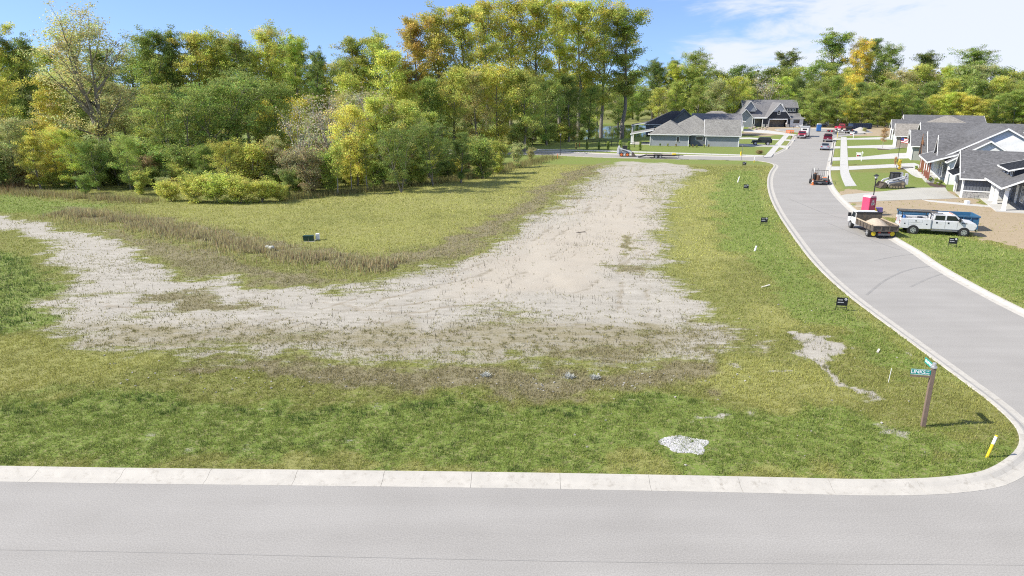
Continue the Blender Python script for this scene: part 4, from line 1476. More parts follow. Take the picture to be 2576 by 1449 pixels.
for i in range(24):
    px = 1080 + i * 16.5 + rt.uniform(-5, 5)
    c = rt.choice(['g', 'g2', 'yg2', 'gg'])
    X, Y = gp(px, (366 if px < 1380 else 356) + rt.uniform(-5, 4))
    plant(rt.choice(('bush', 'bush2')), X, Y, rt.uniform(2.5, 5.0), c, 'shrub', '%s low shrub below the tall clump, %s from left' % (HUE[c], nth(i)), 'shrub', 'undergrowth of the middle clump', wide=1.3)

# far-off woodland closing the horizon: reads as one mass
rng = np.random.default_rng(77)
nC = 900
ang = rng.uniform(-1.05, 1.05, nC)
dist = rng.uniform(300, 620, nC)
cx_, cy_ = np.sin(ang) * dist, np.cos(ang) * dist
hh = rng.uniform(9, 22, nC) + np.where(np.abs(ang) < .9, 0, 3)
k = 110
P = np.repeat(np.stack([cx_, cy_, hh * .5], 1), k, 0) + np.clip(rng.normal(0, 1, (nC * k, 3)), -1.6, 1.6) * np.array([4.2, 4.2, 1]) * np.repeat(np.stack([np.ones(nC), np.ones(nC), hh * .30], 1), k, 0)
P[:, 2] = np.clip(P[:, 2], .2, None)
nr = rng.normal(0, 1, P.shape) + np.array([-.3, -.4, .8])
nr /= np.linalg.norm(nr, axis=1)[:, None]
ax = np.cross(nr, rng.normal(0, 1, P.shape))
ax /= np.linalg.norm(ax, axis=1)[:, None]
bx = np.cross(nr, ax)
s = rng.uniform(.35, .8, len(P))[:, None]
v = np.stack([P - ax * s, P - bx * s, P + ax * s, P + bx * s], 1).reshape(-1, 3)
base_c = np.array([[.18, .22, .07], [.25, .26, .08], [.22, .20, .09], [.15, .19, .07]])[rng.integers(0, 4, nC)]
tone = np.repeat(np.repeat(base_c, k, 0) * rng.uniform(.7, 1.3, (len(P), 1)), 4, 0)
dw = np_mesh('distant_wood', v, 4, attr_leaf('far_leaf', 'tone', .3, use_obj=False), None, {'tone': tone})
tag(dw, 'far-off woodland closing the horizon', 'wood', kind='stuff')
# ================================================================== HOUSES
M_white = pm('white_paint', (.72, .72, .70), .6, .04, .8)
M_trim = pm('white_trim', (.76, .76, .75), .55, .03, 1)
M_lgrey = lap_siding('light_grey_siding', (.52, .53, .54))
M_grey = lap_siding('grey_siding', (.27, .29, .31))
M_dgrey = pm('dark_grey_boards', (.115, .125, .145), .65, .08, 1.5)
M_navy = pm('navy_siding', (.016, .019, .028), .6, .1, 1)
M_sage = lap_siding('sage_siding', (.30, .31, .28))
M_wsid = lap_siding('white_siding', (.70, .71, .71))
M_roofA = shingles('roof_weathered_grey', (.195, .190, .178))
M_roofE = shingles('roof_charcoal', (.115, .114, .118))
M_roofB = shingles('roof_brown_grey', (.225, .208, .185))
M_roofD = shingles('roof_slate', (.165, .162, .168))
M_roof_shaded = shingles('roof_grey_shaded', (.055, .055, .058))  # grey shingles under trees: their shade is put into this colour
M_metal_roof = pm('roof_metal_dark', (.035, .037, .042), .35, .1, 1, metal=.4)
M_glass = glassy('window_glass')
M_dark = pm('dark_interior', (.03, .028, .026), .8, .2, 1)
M_int = pm('garage_interior', (.30, .27, .23), .8, .15, .6)
M_timber = pm('red_cedar', (.24, .085, .055), .65, .2, 2)
M_brown = pm('brown_timber', (.19, .085, .035), .65, .2, 2)
M_gdoor = pm('garage_door_grey', (.075, .075, .08), .5, .1, 1)
M_stone = pm('ledge_stone', (.36, .355, .345), .85, .25, 4, bump=.5, bscale=20)
M_stone2 = pm('brown_stone', (.30, .255, .21), .85, .3, 4, bump=.5, bscale=20)


def roof_section(a0, a1, h, rise, oh, t=.16, lift=.02):
    m_ = (a0 + a1) / 2
    s = rise / (m_ - a0)
    return [(a0 - oh, h - s * oh + lift), (m_, h + rise + lift), (a1 + oh, h - s * oh + lift), (a1 + oh, h - s * oh + t + lift), (m_, h + rise + t * 1.15 + lift), (a0 - oh, h - s * oh + t + lift)]


def gable_roof(root, axis, a0, a1, b0, b1, h, rise, roof, trim=None, oh=.4, name='roof'):
    """ridge along axis from b0 to b1, spanning a0..a1 on the other axis"""
    trim = trim or M_trim
    sec = roof_section(a0, a1, h, rise, oh)
    ro = MB().prism(sec, axis, b0 - oh, b1 + oh).build(name, roof, root)
    sec2 = roof_section(a0, a1, h, rise, oh + .05, .20, -.045)
    for e0, e1 in ((b0 - oh - .06, b0 - oh - .004), (b1 + oh + .004, b1 + oh + .06)):
        MB().prism(sec2, axis, e0, e1).build('rake_board', trim, ro)
    m_ = (a0 + a1) / 2
    s = rise / (m_ - a0)
    for e in (a0 - oh, a1 + oh):
        sg = -1 if e < m_ else 1
        u0, u1 = sorted((e + sg * .004, e + sg * .10))
        z_ = h - s * oh
        if axis == 'x':
            MB().box(b0 - oh, b1 + oh, u0, u1, z_ - .03, z_ + .13).build('gutter', trim, ro)
        else:
            MB().box(u0, u1, b0 - oh, b1 + oh, z_ - .03, z_ + .13).build('gutter', trim, ro)
    return ro


def gable_wing(root, axis, a0, a1, b0, b1, h, rise, wall, roof, trim=None, oh=.4, z0=0.0, corners=True):
    m_ = (a0 + a1) / 2
    w = MB().prism([(a0, z0), (a1, z0), (a1, h), (m_, h + rise), (a0, h)], axis, b0, b1).build('wall', wall, root)
    if corners and z0 < .5:
        for a in (a0, a1):
            for b_ in (b0, b1):
                x, y = (b_, a) if axis == 'x' else (a, b_)
                MB().box(x - .09, x + .09, y - .09, y + .09, 0, h - .02).build('corner_board', trim or M_trim, w)
    gable_roof(root, axis, a0, a1, b0, b1, h, rise, roof, trim, oh)
    return w


def hip_wing(root, x0, x1, y0, y1, h, rise, wall, roof, trim=None, oh=.45, corners=True):
    w = MB().box(x0, x1, y0, y1, 0, h).build('wall', wall, root)
    trim = trim or M_trim
    if corners:
        for x in (x0, x1):
            for y in (y0, y1):
                MB().box(x - .08, x + .08, y - .08, y + .08, 0, h - .02).build('corner_board', trim, w)
    ax, bx, ay, by = x0 - oh, x1 + oh, y0 - oh, y1 + oh
    z = h + .02
    if (bx - ax) >= (by - ay):
        d = (by - ay) / 2
        rd = [(ax + d, (ay + by) / 2, z + rise), (bx - d, (ay + by) / 2, z + rise)]
        fs = [(0, 1, 5, 4), (1, 2, 5), (2, 3, 4, 5), (3, 0, 4), (3, 2, 1, 0)]
    else:
        d = (bx - ax) / 2
        rd = [((ax + bx) / 2, ay + d, z + rise), ((ax + bx) / 2, by - d, z + rise)]
        fs = [(0, 1, 4), (1, 2, 5, 4), (2, 3, 5), (3, 0, 4, 5), (3, 2, 1, 0)]
    ro = MB().add([(ax, ay, z), (bx, ay, z), (bx, by, z), (ax, by, z)] + rd, fs).build('roof', roof, root)
    g = MB()
    g.box(ax - .1, bx + .1, ay - .1, ay - .004, z - .12, z + .05)
    g.box(ax - .1, bx + .1, by + .004, by + .1, z - .12, z + .05)
    g.box(ax - .1, ax - .004, ay, by, z - .12, z + .05)
    g.box(bx + .004, bx + .1, ay, by, z - .12, z + .05)
    g.build('gutter', trim, ro)
    return w


def shed_roof(root, x0, x1, y0, y1, zx0, zx1, mat, t=.12, name='roof', trim=None, ribs=0):
    """roof plane falling along x: height zx0 at x0, zx1 at x1"""
    ro = MB().prism([(x0, zx0), (x1, zx1), (x1, zx1 + t), (x0, zx0 + t)], 'y', y0, y1).build(name, mat, root)
    e = MB()
    for a, b_ in ((y0 - .05, y0 - .003), (y1 + .003, y1 + .05)):
        e.prism([(x0, zx0 - .05), (x1, zx1 - .05), (x1, zx1 + t + .03), (x0, zx0 + t + .03)], 'y', a, b_)
    lo, z_ = (x0, zx0) if zx0 < zx1 else (x1, zx1)
    e.box(lo - .05, lo - .003, y0, y1, z_ - .06, z_ + t) if lo == x0 else e.box(lo + .003, lo + .05, y0, y1, z_ - .06, z_ + t)
    e.build('rake_board', trim or M_trim, ro)
    for i in range(ribs):
        y = y0 + (y1 - y0) * (i + .5) / ribs
        MB().prism([(x0, zx0 + t), (x1, zx1 + t), (x1, zx1 + t + .05), (x0, zx0 + t + .05)], 'y', y - .025, y + .025).build('seam', mat, ro)
    return ro


def window(root, side, c, w, h, cols=1, rows=1, frame=None, pane=None):
    """side '-x' '+x' '-y' '+y' says which way it faces; c = centre on the wall face"""
    frame, pane = frame or M_trim, pane or M_glass
    M_ = Matrix.Translation(c) @ Matrix.Rotation({'-y': 0, '+x': math.pi / 2, '+y': math.pi, '-x': -math.pi / 2}[side], 4, 'Z')
    f = MB()
    k = .09
    f.box(-w / 2 - k, w / 2 + k, -.06, 0.0, -h / 2 - k, -h / 2, M_)
    f.box(-w / 2 - k, w / 2 + k, -.06, 0.0, h / 2, h / 2 + k, M_)
    f.box(-w / 2 - k, -w / 2, -.06, 0.0, -h / 2, h / 2, M_)
    f.box(w / 2, w / 2 + k, -.06, 0.0, -h / 2, h / 2, M_)
    for i in range(1, cols):
        x = -w / 2 + w * i / cols
        f.box(x - .025, x + .025, -.045, -.005, -h / 2, h / 2, M_)
    for i in range(1, rows):
        z = -h / 2 + h * i / rows
        f.box(-w / 2, w / 2, -.04, -.006, z - .02, z + .02, M_)
    o = f.build('window', frame, root)
    for i in range(cols):
        x0 = -w / 2 + w * i / cols
        MB().box(x0 + .02, x0 + w / cols - .02, -.025, -.012, -h / 2, h / 2, M_).build('pane', pane, o)
    return o


def garage_door(root, side, c, w, h, mat, npan=4):
    M_ = Matrix.Translation(c) @ Matrix.Rotation({'-y': 0, '+x': math.pi / 2, '+y': math.pi, '-x': -math.pi / 2}[side], 4, 'Z')
    f = MB()
    f.box(-w / 2 - .12, -w / 2, -.07, 0, 0, h + .12, M_)
    f.box(w / 2, w / 2 + .12, -.07, 0, 0, h + .12, M_)
    f.box(-w / 2, w / 2, -.07, 0, h, h + .12, M_)
    o = f.build('garage_door', M_trim, root)
    for i in range(npan):
        z0 = h * i / npan
        MB().box(-w / 2 + .01, w / 2 - .01, -.05, -.01, z0 + .012, z0 + h / npan - .012, M_).build('panel', mat, o)
    return o


def column(root, x, y, h, r_=.15, mat=None):
    m_ = mat or M_trim
    c = MB().box(x - r_, x + r_, y - r_, y + r_, 0.0, h).build('column', m_, root)
    MB().box(x - r_ - .05, x + r_ + .05, y - r_ - .05, y + r_ + .05, 0.0, .22).build('column_base', m_, c)
    MB().box(x - r_ - .04, x + r_ + .04, y - r_ - .04, y + r_ + .04, h - .16, h - .002).build('column_cap', m_, c)
    return c


O_R = (53.5, 73.3)


def on_right(a, b=0.0):
    return (O_R[0] + U[0] * a + N[0] * b, O_R[1] + U[1] * a + N[1] * b, .10)


# ---- E: nearest house on the right
E_ = thing('house', 'nearest grey house with open garage, porch columns and charcoal roof beside the dirt yard', 'house', on_right(0), -TH, 'houses along the right side of the street')
gy0, gy1, gxf = 9.3, 15.3, -3.0
gm_ = (gy0 + gy1) / 2
MB().prism([(gy0, 0), (gy1, 0), (gy1, 2.65), (gm_, 5.30), (gy0, 2.65)], 'x', -.4, 13).build('wall', M_lgrey, E_)
fw = MB()
fw.box(gxf, -.4, gy0, gy0 + .2, 0, 2.65)
fw.box(gxf, -.4, gy1 - .2, gy1, 0, 2.65)
fw.box(gxf, gxf + .2, gy0 + .2, gy0 + .55, 0, 2.65)
fw.box(gxf, gxf + .2, gy1 - .55, gy1 - .2, 0, 2.65)
fw.box(gxf, gxf + .2, gy0 + .55, gy1 - .55, 2.25, 2.65)
fw.build('garage_wall', M_lgrey, E_)
MB().prism([(gy0, 2.652), (gy1, 2.652), (gm_, 5.30)], 'x', gxf, gxf + .2).build('gable_wall', M_lgrey, E_)
MB().box(-.42, -.405, gy0 + .2, gy1 - .2, 0, 2.6).build('garage_back', M_int, E_)
MB().box(gxf, -.42, gy0 + .2, gy1 - .2, -.05, .045).build('garage_floor', M_walk, E_)
gf = MB()
gf.box(gxf - .05, gxf - .003, gy0 + .45, gy0 + .6, 0, 2.35)
gf.box(gxf - .05, gxf - .003, gy1 - .6, gy1 - .45, 0, 2.35)
gf.box(gxf - .05, gxf - .003, gy0 + .6, gy1 - .6, 2.2, 2.35)
gf.build('garage_frame', M_trim, E_)
for y in (gy0, gy1):
    MB().box(gxf - .08, gxf + .10, y - .08, y + .10 if y == gy0 else y + .08, 0, 2.62).build('corner_board', M_trim, E_)
gable_roof(E_, 'x', gy0, gy1, gxf, 13, 2.65, 2.65, M_roofE, oh=.45)
shed_roof(E_, gxf - 1.15, gxf - .02, gy0 + .3, gy1 - .3, 2.55, 3.05, M_metal_roof, .07, 'awning', ribs=12)
window(E_, '-x', (gxf - .003, gm_, 4.3), .35, .9)
# south side of the garage: stone base, ledge, board-and-batten
MB().box(gxf + .12, -.1, gy0 - .05, gy0 - .003, .95, 2.6).build('batten_wall', M_dgrey, E_)
for i in range(8):
    x = gxf + .35 + i * .33
    MB().box(x - .025, x + .025, gy0 - .085, gy0 - .053, .97, 2.55).build('batten', M_dgrey, E_)
MB().box(gxf + .1, -.1, gy0 - .2, gy0 - .003, .82, .94).build('stone_ledge', M_trim, E_)
sw = MB().box(gxf + .1, -.1, gy0 - .09, gy0 - .003, 0, .815).build('stone_base', pm('mortar', (.22, .22, .215), .9), E_)
rs_ = random.Random(3)
for r_ in range(6):
    x = gxf + .11
    while x < -.35:
        l = rs_.uniform(.22, .55)
        x2 = min(x + l, -.11)
        MB().box(x + .01, x2 - .01, gy0 - .12 - rs_.uniform(0, .04), gy0 - .092, .01 + r_ * .135, .13 + r_ * .135).build('stone', M_stone, sw)
        x = x2
# main body with the porch under the street-side slope
MB().prism([(2.0, 0), (12.6, 0), (12.6, 2.6), (6.0, 5.9), (2.0, 3.9)], 'y', -.3, 9.25).build('wall', M_dgrey, E_)
gable_roof(E_, 'y', -.6, 12.6, -.3, 9.25, 2.6, 3.3, M_roofE, oh=.3)
MB().box(-1.0, 2.0, -.6, 9.2, -.1, .12).build('porch_floor', M_walk, E_)
for y in (0.1, 4.95, 7.45):
    column(E_, -.25, y, 2.5, .17)
MB().box(-.45, -.05, -.3, 9.2, 2.36, 2.58).build('porch_beam', M_trim, E_)
for y, w_ in ((1.4, 1.7), (3.8, 1.5)):
    window(E_, '-x', (1.997, y, 1.45), w_, 1.6, 3, 1)
door = MB().box(1.93, 1.997, 6.0, 7.0, .12, 2.2).build('door', M_white, E_)
MB().ball((1.9, 6.12, 1.1), .05).build('handle', M_dark, door)
window(E_, '-y', (4.0, -.303, 1.5), 1.6, 1.3, 2, 1)
# long dormer with a standing-seam roof
dm = MB().prism([(.7, 3.35), (.7, 4.1), (5.4, 5.4), (5.0, 5.3)], 'y', 3.2, 9.0).build('dormer', M_navy, E_)
MB().box(.62, .695, 3.2, 9.0, 3.95, 4.1).build('dormer_trim', M_trim, dm)
shed_roof(E_, .1, 5.6, 2.9, 9.25, 4.05, 5.55, M_metal_roof, .08, 'dormer_roof', ribs=9)
for y in (4.4, 6.2, 8.2):
    window(E_, '-x', (.69, y, 3.72), .7, .42, 1, 1)

# ---- F: white house with timber porch
F_ = thing('house', 'white house with red timber porch posts and two broad white gables', 'house', on_right(24), -TH, 'houses along the right side of the street')
gable_wing(F_, 'y', -3.5, 10.5, 2, 20, 3.4, 4.0, M_wsid, M_roofE)
gable_wing(F_, 'y', -3.0, 5.4, -1.5, 2.6, 3.2, 2.7, M_wsid, M_roofE)
gable_wing(F_, 'x', 4.4, 8.2, -3.6, 2, 3.6, 2.4, M_wsid, M_roofE)
gable_wing(F_, 'x', 12, 21, -4.0, 8, 2.8, 3.2, M_wsid, M_roofE)
gable_wing(F_, 'x', 14.6, 17.6, -4.6, 1, 3.0, 2.6, M_wsid, M_roofE, M_brown)
MB().prism([(14.9, 4.2), (17.3, 4.2), (16.1, 5.4)], 'x', -5.02, -4.9).build('gable_bracket', M_brown, F_)
MB().prism([(5.0, 4.3), (7.6, 4.3), (6.3, 5.6)], 'x', -3.70, -3.61).build('gable_bracket', M_timber, F_)
shed_roof(F_, -5.6, -.2, -.6, 11.2, 2.75, 4.55, M_roofE, .14)
MB().box(-5.4, -3.5, -.4, 11, -.1, .32).build('porch_floor', M_walk, F_)
for y in (-.2, 2.4, 5.0, 7.7, 10.6):
    column(F_, -5.15, y, 2.72, .085, M_timber)
for y in (1.2, 3.7, 9.2):
    window(F_, '-x', (-3.503, y, 1.6), 1.2, 1.5, 2, 1)
MB().box(-3.56, -3.503, 5.8, 6.9, .32, 2.4).build('door', M_timber, F_)
for y in (-.1, 2.3):
    for q in range(5):
        MB().box(-5.12, -5.06, y + .3 + q * .42, y + .35 + q * .42, .35, 1.1).build('baluster', M_timber, F_)
MB().box(-5.16, -5.02, -.1, 4.9, 1.1, 1.17).build('railing', M_timber, F_)
window(F_, '-x', (-4.003, 19.4, 1.7), .9, 1.3, 1, 2)
window(F_, '-x', (-4.603, 16.1, 1.6), 1.1, 1.4, 2, 1)

# ---- G: sage house
G_ = thing('house', 'sage grey house with charcoal roof, second beyond the open garage house', 'house', on_right(58), -TH, 'houses along the right side of the street')
gable_wing(G_, 'x', 0, 8, -4.6, 12, 2.7, 2.4, M_sage, M_roofE)
gable_wing(G_, 'x', 6.4, 20, -2.4, 15, 3.0, 3.1, M_sage, M_roofE)
gable_wing(G_, 'x', 10, 14, -4.2, 2, 2.8, 1.9, M_wsid, M_roofE)
garage_door(G_, '-x', (-4.603, 4, 0), 4.9, 2.25, M_white)
for y in (8.6, 16.5):
    window(G_, '-x', (-2.403, y, 1.6), 1.3, 1.5, 2, 1)
window(G_, '-x', (-4.203, 12, 1.6), 1.4, 1.5, 2, 1)
MB().box(-2.9, -1.6, -.06, -.004, 0, 2.6).build('pilaster', M_trim, G_)

# ---- H: brown-grey hip
H_ = thing('house', 'stone-fronted house with lighter brown-grey hip roof', 'house', on_right(88), -TH, 'houses along the right side of the street')
hip_wing(H_, -3, 13, 3, 18, 2.8, 3.9, M_stone2, M_roofB)
gable_wing(H_, 'x', 0, 7, -5.4, 6, 2.7, 2.2, M_stone2, M_roofB)
garage_door(H_, '-x', (-5.403, 3.5, 0), 4.6, 2.2, M_white)
for y in (9.5, 14):
    window(H_, '-x', (-3.003, y, 1.6), 1.4, 1.5, 2, 1)
window(H_, '-y', (-2, -.003, 1.6), 1.0, 1.2)

# ---- I, J: far houses of the row
I_ = thing('house', 'small white-walled house with dark roof at the far end of the row', 'house', on_right(114), -TH, 'houses along the right side of the street')
gable_wing(I_, 'x', 0, 9, -4.6, 8, 2.8, 2.0, M_wsid, M_roofE)
garage_door(I_, '-x', (-4.603, 4.5, 0), 4.8, 2.2, M_gdoor)
for x in (-3, 0):
    window(I_, '-y', (x, -.003, 1.5), .9, 1.3)
J_ = thing('house', 'wide dark-roofed house rising behind the row of right-hand houses', 'house', on_right(126, -1), -TH, 'houses along the right side of the street')
gable_wing(J_, 'x', 0, 15, 0, 18, 3.0, 2.5, M_wsid, M_roofE)
gable_wing(J_, 'y', 7, 13, -2, 7, 2.8, 2.4, M_wsid, M_roofE)
window(J_, '-x', (-.003, 5, 1.6), 1.4, 1.5, 2, 1)
window(J_, '-y', (10, -2.003, 1.6), 1.8, 1.3, 2, 1)

# ---- left side: A grey hip house on the corner
A_ = thing('house', 'grey corner house with weathered grey hip roof behind the cross street', 'house', (31.9, 160.9, .10), R(-13), 'houses left of the street')
hip_wing(A_, 0, 8.6, 0, 13, 2.55, 2.9, M_grey, M_roofA)
hip_wing(A_, 3.5, 16, 2.2, 15, 2.7, 3.9, M_grey, M_roofA, corners=False)
gable_wing(A_, 'x', 0.6, 9.0, 12.4, 19.6, 2.6, 3.0, M_grey, M_roofA)
MB().box(8.62, 12.38, 1.4, 6, 0, 2.6).build('wall', M_dgrey, A_)
hip_wing(A_, 9.0, 13.6, .9, 6, 2.55, 2.0, M_dgrey, M_roofA, corners=False)
shed_roof(A_, -4.7, .6, 2.0, 9.0, 2.3, 3.3, M_roofA, .14)
for y in (2.4, 5.4, 8.6):
    column(A_, -4.4, y, 2.3, .16)
MB().box(-4.7, -.01, 2.0, 9, -.08, .15).build('porch_floor', M_walk, A_)
window(A_, '-y', (6.2, -.003, 1.5), .55, 1.1)
window(A_, '-y', (11.0, .897, 1.75), 1.5, .7, 1, 1)
garage_door(A_, '+x', (19.603, 4.8, 0), 4.8, 2.2, M_gdoor)
window(A_, '+x', (16.003, 12, 1.6), 1.4, 1.4, 2, 1)
MB().prism([(3.3, 3.7), (6.3, 3.7), (4.8, 4.9)], 'x', 19.62, 19.9).build('gable_bracket', M_dgrey, A_)
for x in (14.5, 15.4, 17.2):
    MB().cyl((x, 4.0, 4.8), (x, 4.0, 5.35), .06, n=8).build('roof_vent', M_trim, A_)

# ---- B grey roof with tree shade in its colour, behind A
B_ = thing('house', 'dark-roofed house in tree shade right behind the grey corner house', 'house', (38, 199, .10), R(-12), 'houses left of the street')
hip_wing(B_, 0, 16, 0, 14, 2.8, 3.6, M_dgrey, M_roof_shaded)
gable_wing(B_, 'y', 6, 15, -1, 12, 2.8, 4.0, M_dgrey, M_roof_shaded, M_dgrey)
gable_wing(B_, 'x', -2.6, 8, 13, 25.6, 2.8, 2.9, M_dgrey, M_roofD)
garage_door(B_, '-y', (22.6, -2.603, 0), 4.4, 2.2, M_gdoor)
MB().box(24.85, 25.55, -2.66, -2.604, 0, 2.7).build('pilaster', M_stone2, B_)
shed_roof(B_, -4.2, .2, 3, 9, 2.3, 3.1, M_roof_shaded, .14, trim=M_trim)
for y in (3.3, 8.7):
    column(B_, -3.9, y, 2.3, .15)
window(B_, '-y', (3.0, -.003, 1.6), 1.4, 1.3, 2, 1)

# ---- C brown hip roof
C_ = thing('house', 'house with pale brown hip roof half hidden behind the dark-roofed house', 'house', (56, 217, .10), R(-10), 'houses left of the street')
hip_wing(C_, 0, 15, 0, 12, 2.9, 2.9, M_wsid, M_roofB)
window(C_, '-y', (11.5, -.003, 1.6), 1.4, 1.3, 2, 1)

# ---- D two-storey house at the head of the street
D_ = thing('house', 'two-storey grey and navy house with steep gables and open garages at the street head', 'house', (79.7, 239, .10), R(-4), 'houses left of the street')
gable_wing(D_, 'x', 2, 14.6, 0.2, 18.2, 3.2, 5.4, M_lgrey, M_roofD)
MB().prism([(6.7, 2.75), (13.9, 2.75), (13.9, 3.4), (10.3, 7.8), (6.7, 3.4)], 'y', -1.2, 8).build('gable_wall', M_lgrey, D_)
MB().prism([(6.75, 2.8), (13.85, 2.8), (13.85, 3.4), (12.5, 5.05), (8.1, 5.05), (6.75, 3.4)], 'y', -1.26, -1.203).build('navy_panel', M_navy, D_)
gable_roof(D_, 'y', 6.7, 13.9, -1.2, 8, 3.4, 4.4, M_roofD, oh=.35)
ga = MB()
ga.box(6.7, 7.2, -1.2, 2, 0, 2.748)
ga.box(13.3, 13.9, -1.2, 2, 0, 2.748)
ga.box(2.0, 2.6, -.4, 2, 0, 2.748)
ga.box(5.4, 6.68, -.4, 2, 0, 2.748)
ga.build('garage_wall', M_navy, D_)
MB().box(2.0, 6.68, -.4, 2, 2.75, 3.15).build('garage_header', M_trim, D_)
MB().box(7.2, 13.3, -1.3, -1.1, 2.45, 2.74).build('garage_header', M_trim, D_)
for x0, x1, y_ in ((7.2, 13.3, -1.25), (2.6, 5.4, -.45)):
    f = MB()
    f.box(x0 - .05, x0 + .15, y_, y_ + .2, 0, 2.45)
    f.box(x1 - .15, x1 + .05, y_, y_ + .2, 0, 2.45)
    f.build('garage_frame', M_trim, D_)
MB().box(2.6, 13.3, 1.9, 1.99, .02, 2.7).build('garage_back', M_int, D_)
for x in (6.95, 13.6, 2.25, 5.9):
    MB().box(x - .4, x + .4, -1.42 if x > 6.5 else -.62, -1.22 if x > 6.5 else -.42, 0, .95).build('stone_pier', M_stone, D_)
window(D_, '-y', (10.2, -1.265, 4.85), .7, 1.2, 1, 2, pane=M_glass)
gable_wing(D_, 'y', -3.0, 2.0, -.5, 9, 3.1, 2.6, M_grey, M_roofD)
gable_wing(D_, 'y', -.3, 3.5, 2.6, 8, 5.9, 2.5, M_grey, M_roofD, oh=.3, z0=5.0)
hip_wing(D_, 14.5, 18.6, -.6, 6, 3.0, 1.2, M_wsid, M_roofD)
window(D_, '-y', (16.5, -.603, 1.9), 1.8, .95, 4, 1, frame=M_dark)
dn = MB().prism([(3.2, 4.3), (8, 4.3), (8, 7.1), (3.2, 6.2)], 'x', 14.0, 17.6).build('dormer', M_navy, D_)
ro = MB().prism([(2.9, 6.15), (8.2, 7.15), (8.2, 7.3), (2.9, 6.3)], 'x', 13.8, 17.9).build('dormer_roof', M_roofD, D_)
for x in (14.6, 15.6, 16.6):
    window(D_, '-y', (x, 3.197, 5.5), .6, .8)
MB().prism([(12.4, 3.6), (12.7, 3.6), (12.0, 7.6), (11.75, 7.6)], 'y', 1.0, 1.3).build('rake_board', M_trim, D_)
# ================================================================== VEHICLES (x forward, y left, z up)
M_tyre = pm('tyre', (.022, .022, .022), .85, .2, 5)
M_rim = pm('alloy', (.55, .55, .56), .35, .1, 3, metal=.7)
M_blk = pm('black_plastic', (.018, .018, .02), .55, .2, 3)
M_steel = pm('grey_steel', (.22, .22, .22), .5, .2, 3, metal=.5)
M_chrome = pm('chrome', (.6, .6, .61), .2, .05, 2, metal=.9)
M_carw = pm('white_car_paint', (.60, .60, .605), .3, .06, 1, dirt=(.48, .45, .40), dirt_amt=.2)
M_lamp_r = pm('red_lens', (.35, .02, .015), .3, .1, 2)
M_lamp_w = pm('clear_lens', (.62, .62, .60), .15, .1, 2)
M_orange = pm('orange_paint', (.62, .15, .03), .5, .12, 2)
M_yellow = pm('yellow_paint', (.68, .52, .02), .5, .08, 2)
M_rust = pm('worn_steel', (.085, .075, .066), .7, .35, 3, dirt=(.22, .15, .09), dirt_amt=.5)


def wheel(root, x, y, r_, w, rim=M_rim, name='wheel', spokes=True):
    o = MB().cyl((x, y - w / 2, r_), (x, y + w / 2, r_), r_, n=20).build(name, M_tyre, root, bevel=.03)
    s = 1 if y > 0 else -1
    yf = y + s * (w / 2)
    MB().cyl((x, yf + s * .004, r_), (x, yf + s * .02, r_), r_ * .62, n=16).build('rim', rim, o)
    hb = MB()
    if spokes:
        for i in range(6):
            a = i * math.pi / 3 + .3
            hb.cyl((x + math.cos(a) * r_ * .40, yf + s * .022, r_ + math.sin(a) * r_ * .40), (x + math.cos(a) * r_ * .40, yf + s * .03, r_ + math.sin(a) * r_ * .40), r_ * .11, n=8)
        hb.build('rim_hole', M_blk, o)
    return o


def arch(root, x, y, r_):
    s = 1 if y > 0 else -1
    return MB().cyl((x, y + s * .004 - s * .3, r_ * .95), (x, y + s * .012, r_ * .95), r_ * 1.22, n=20).build('wheel_arch', M_blk, root)


def pane_poly(root, pts, y, name='window', mat=None):
    s = 1 if y > 0 else -1
    return MB().prism(pts, 'y', min(y, y + s * .012), max(y, y + s * .012)).build(name, mat or M_glass, root)


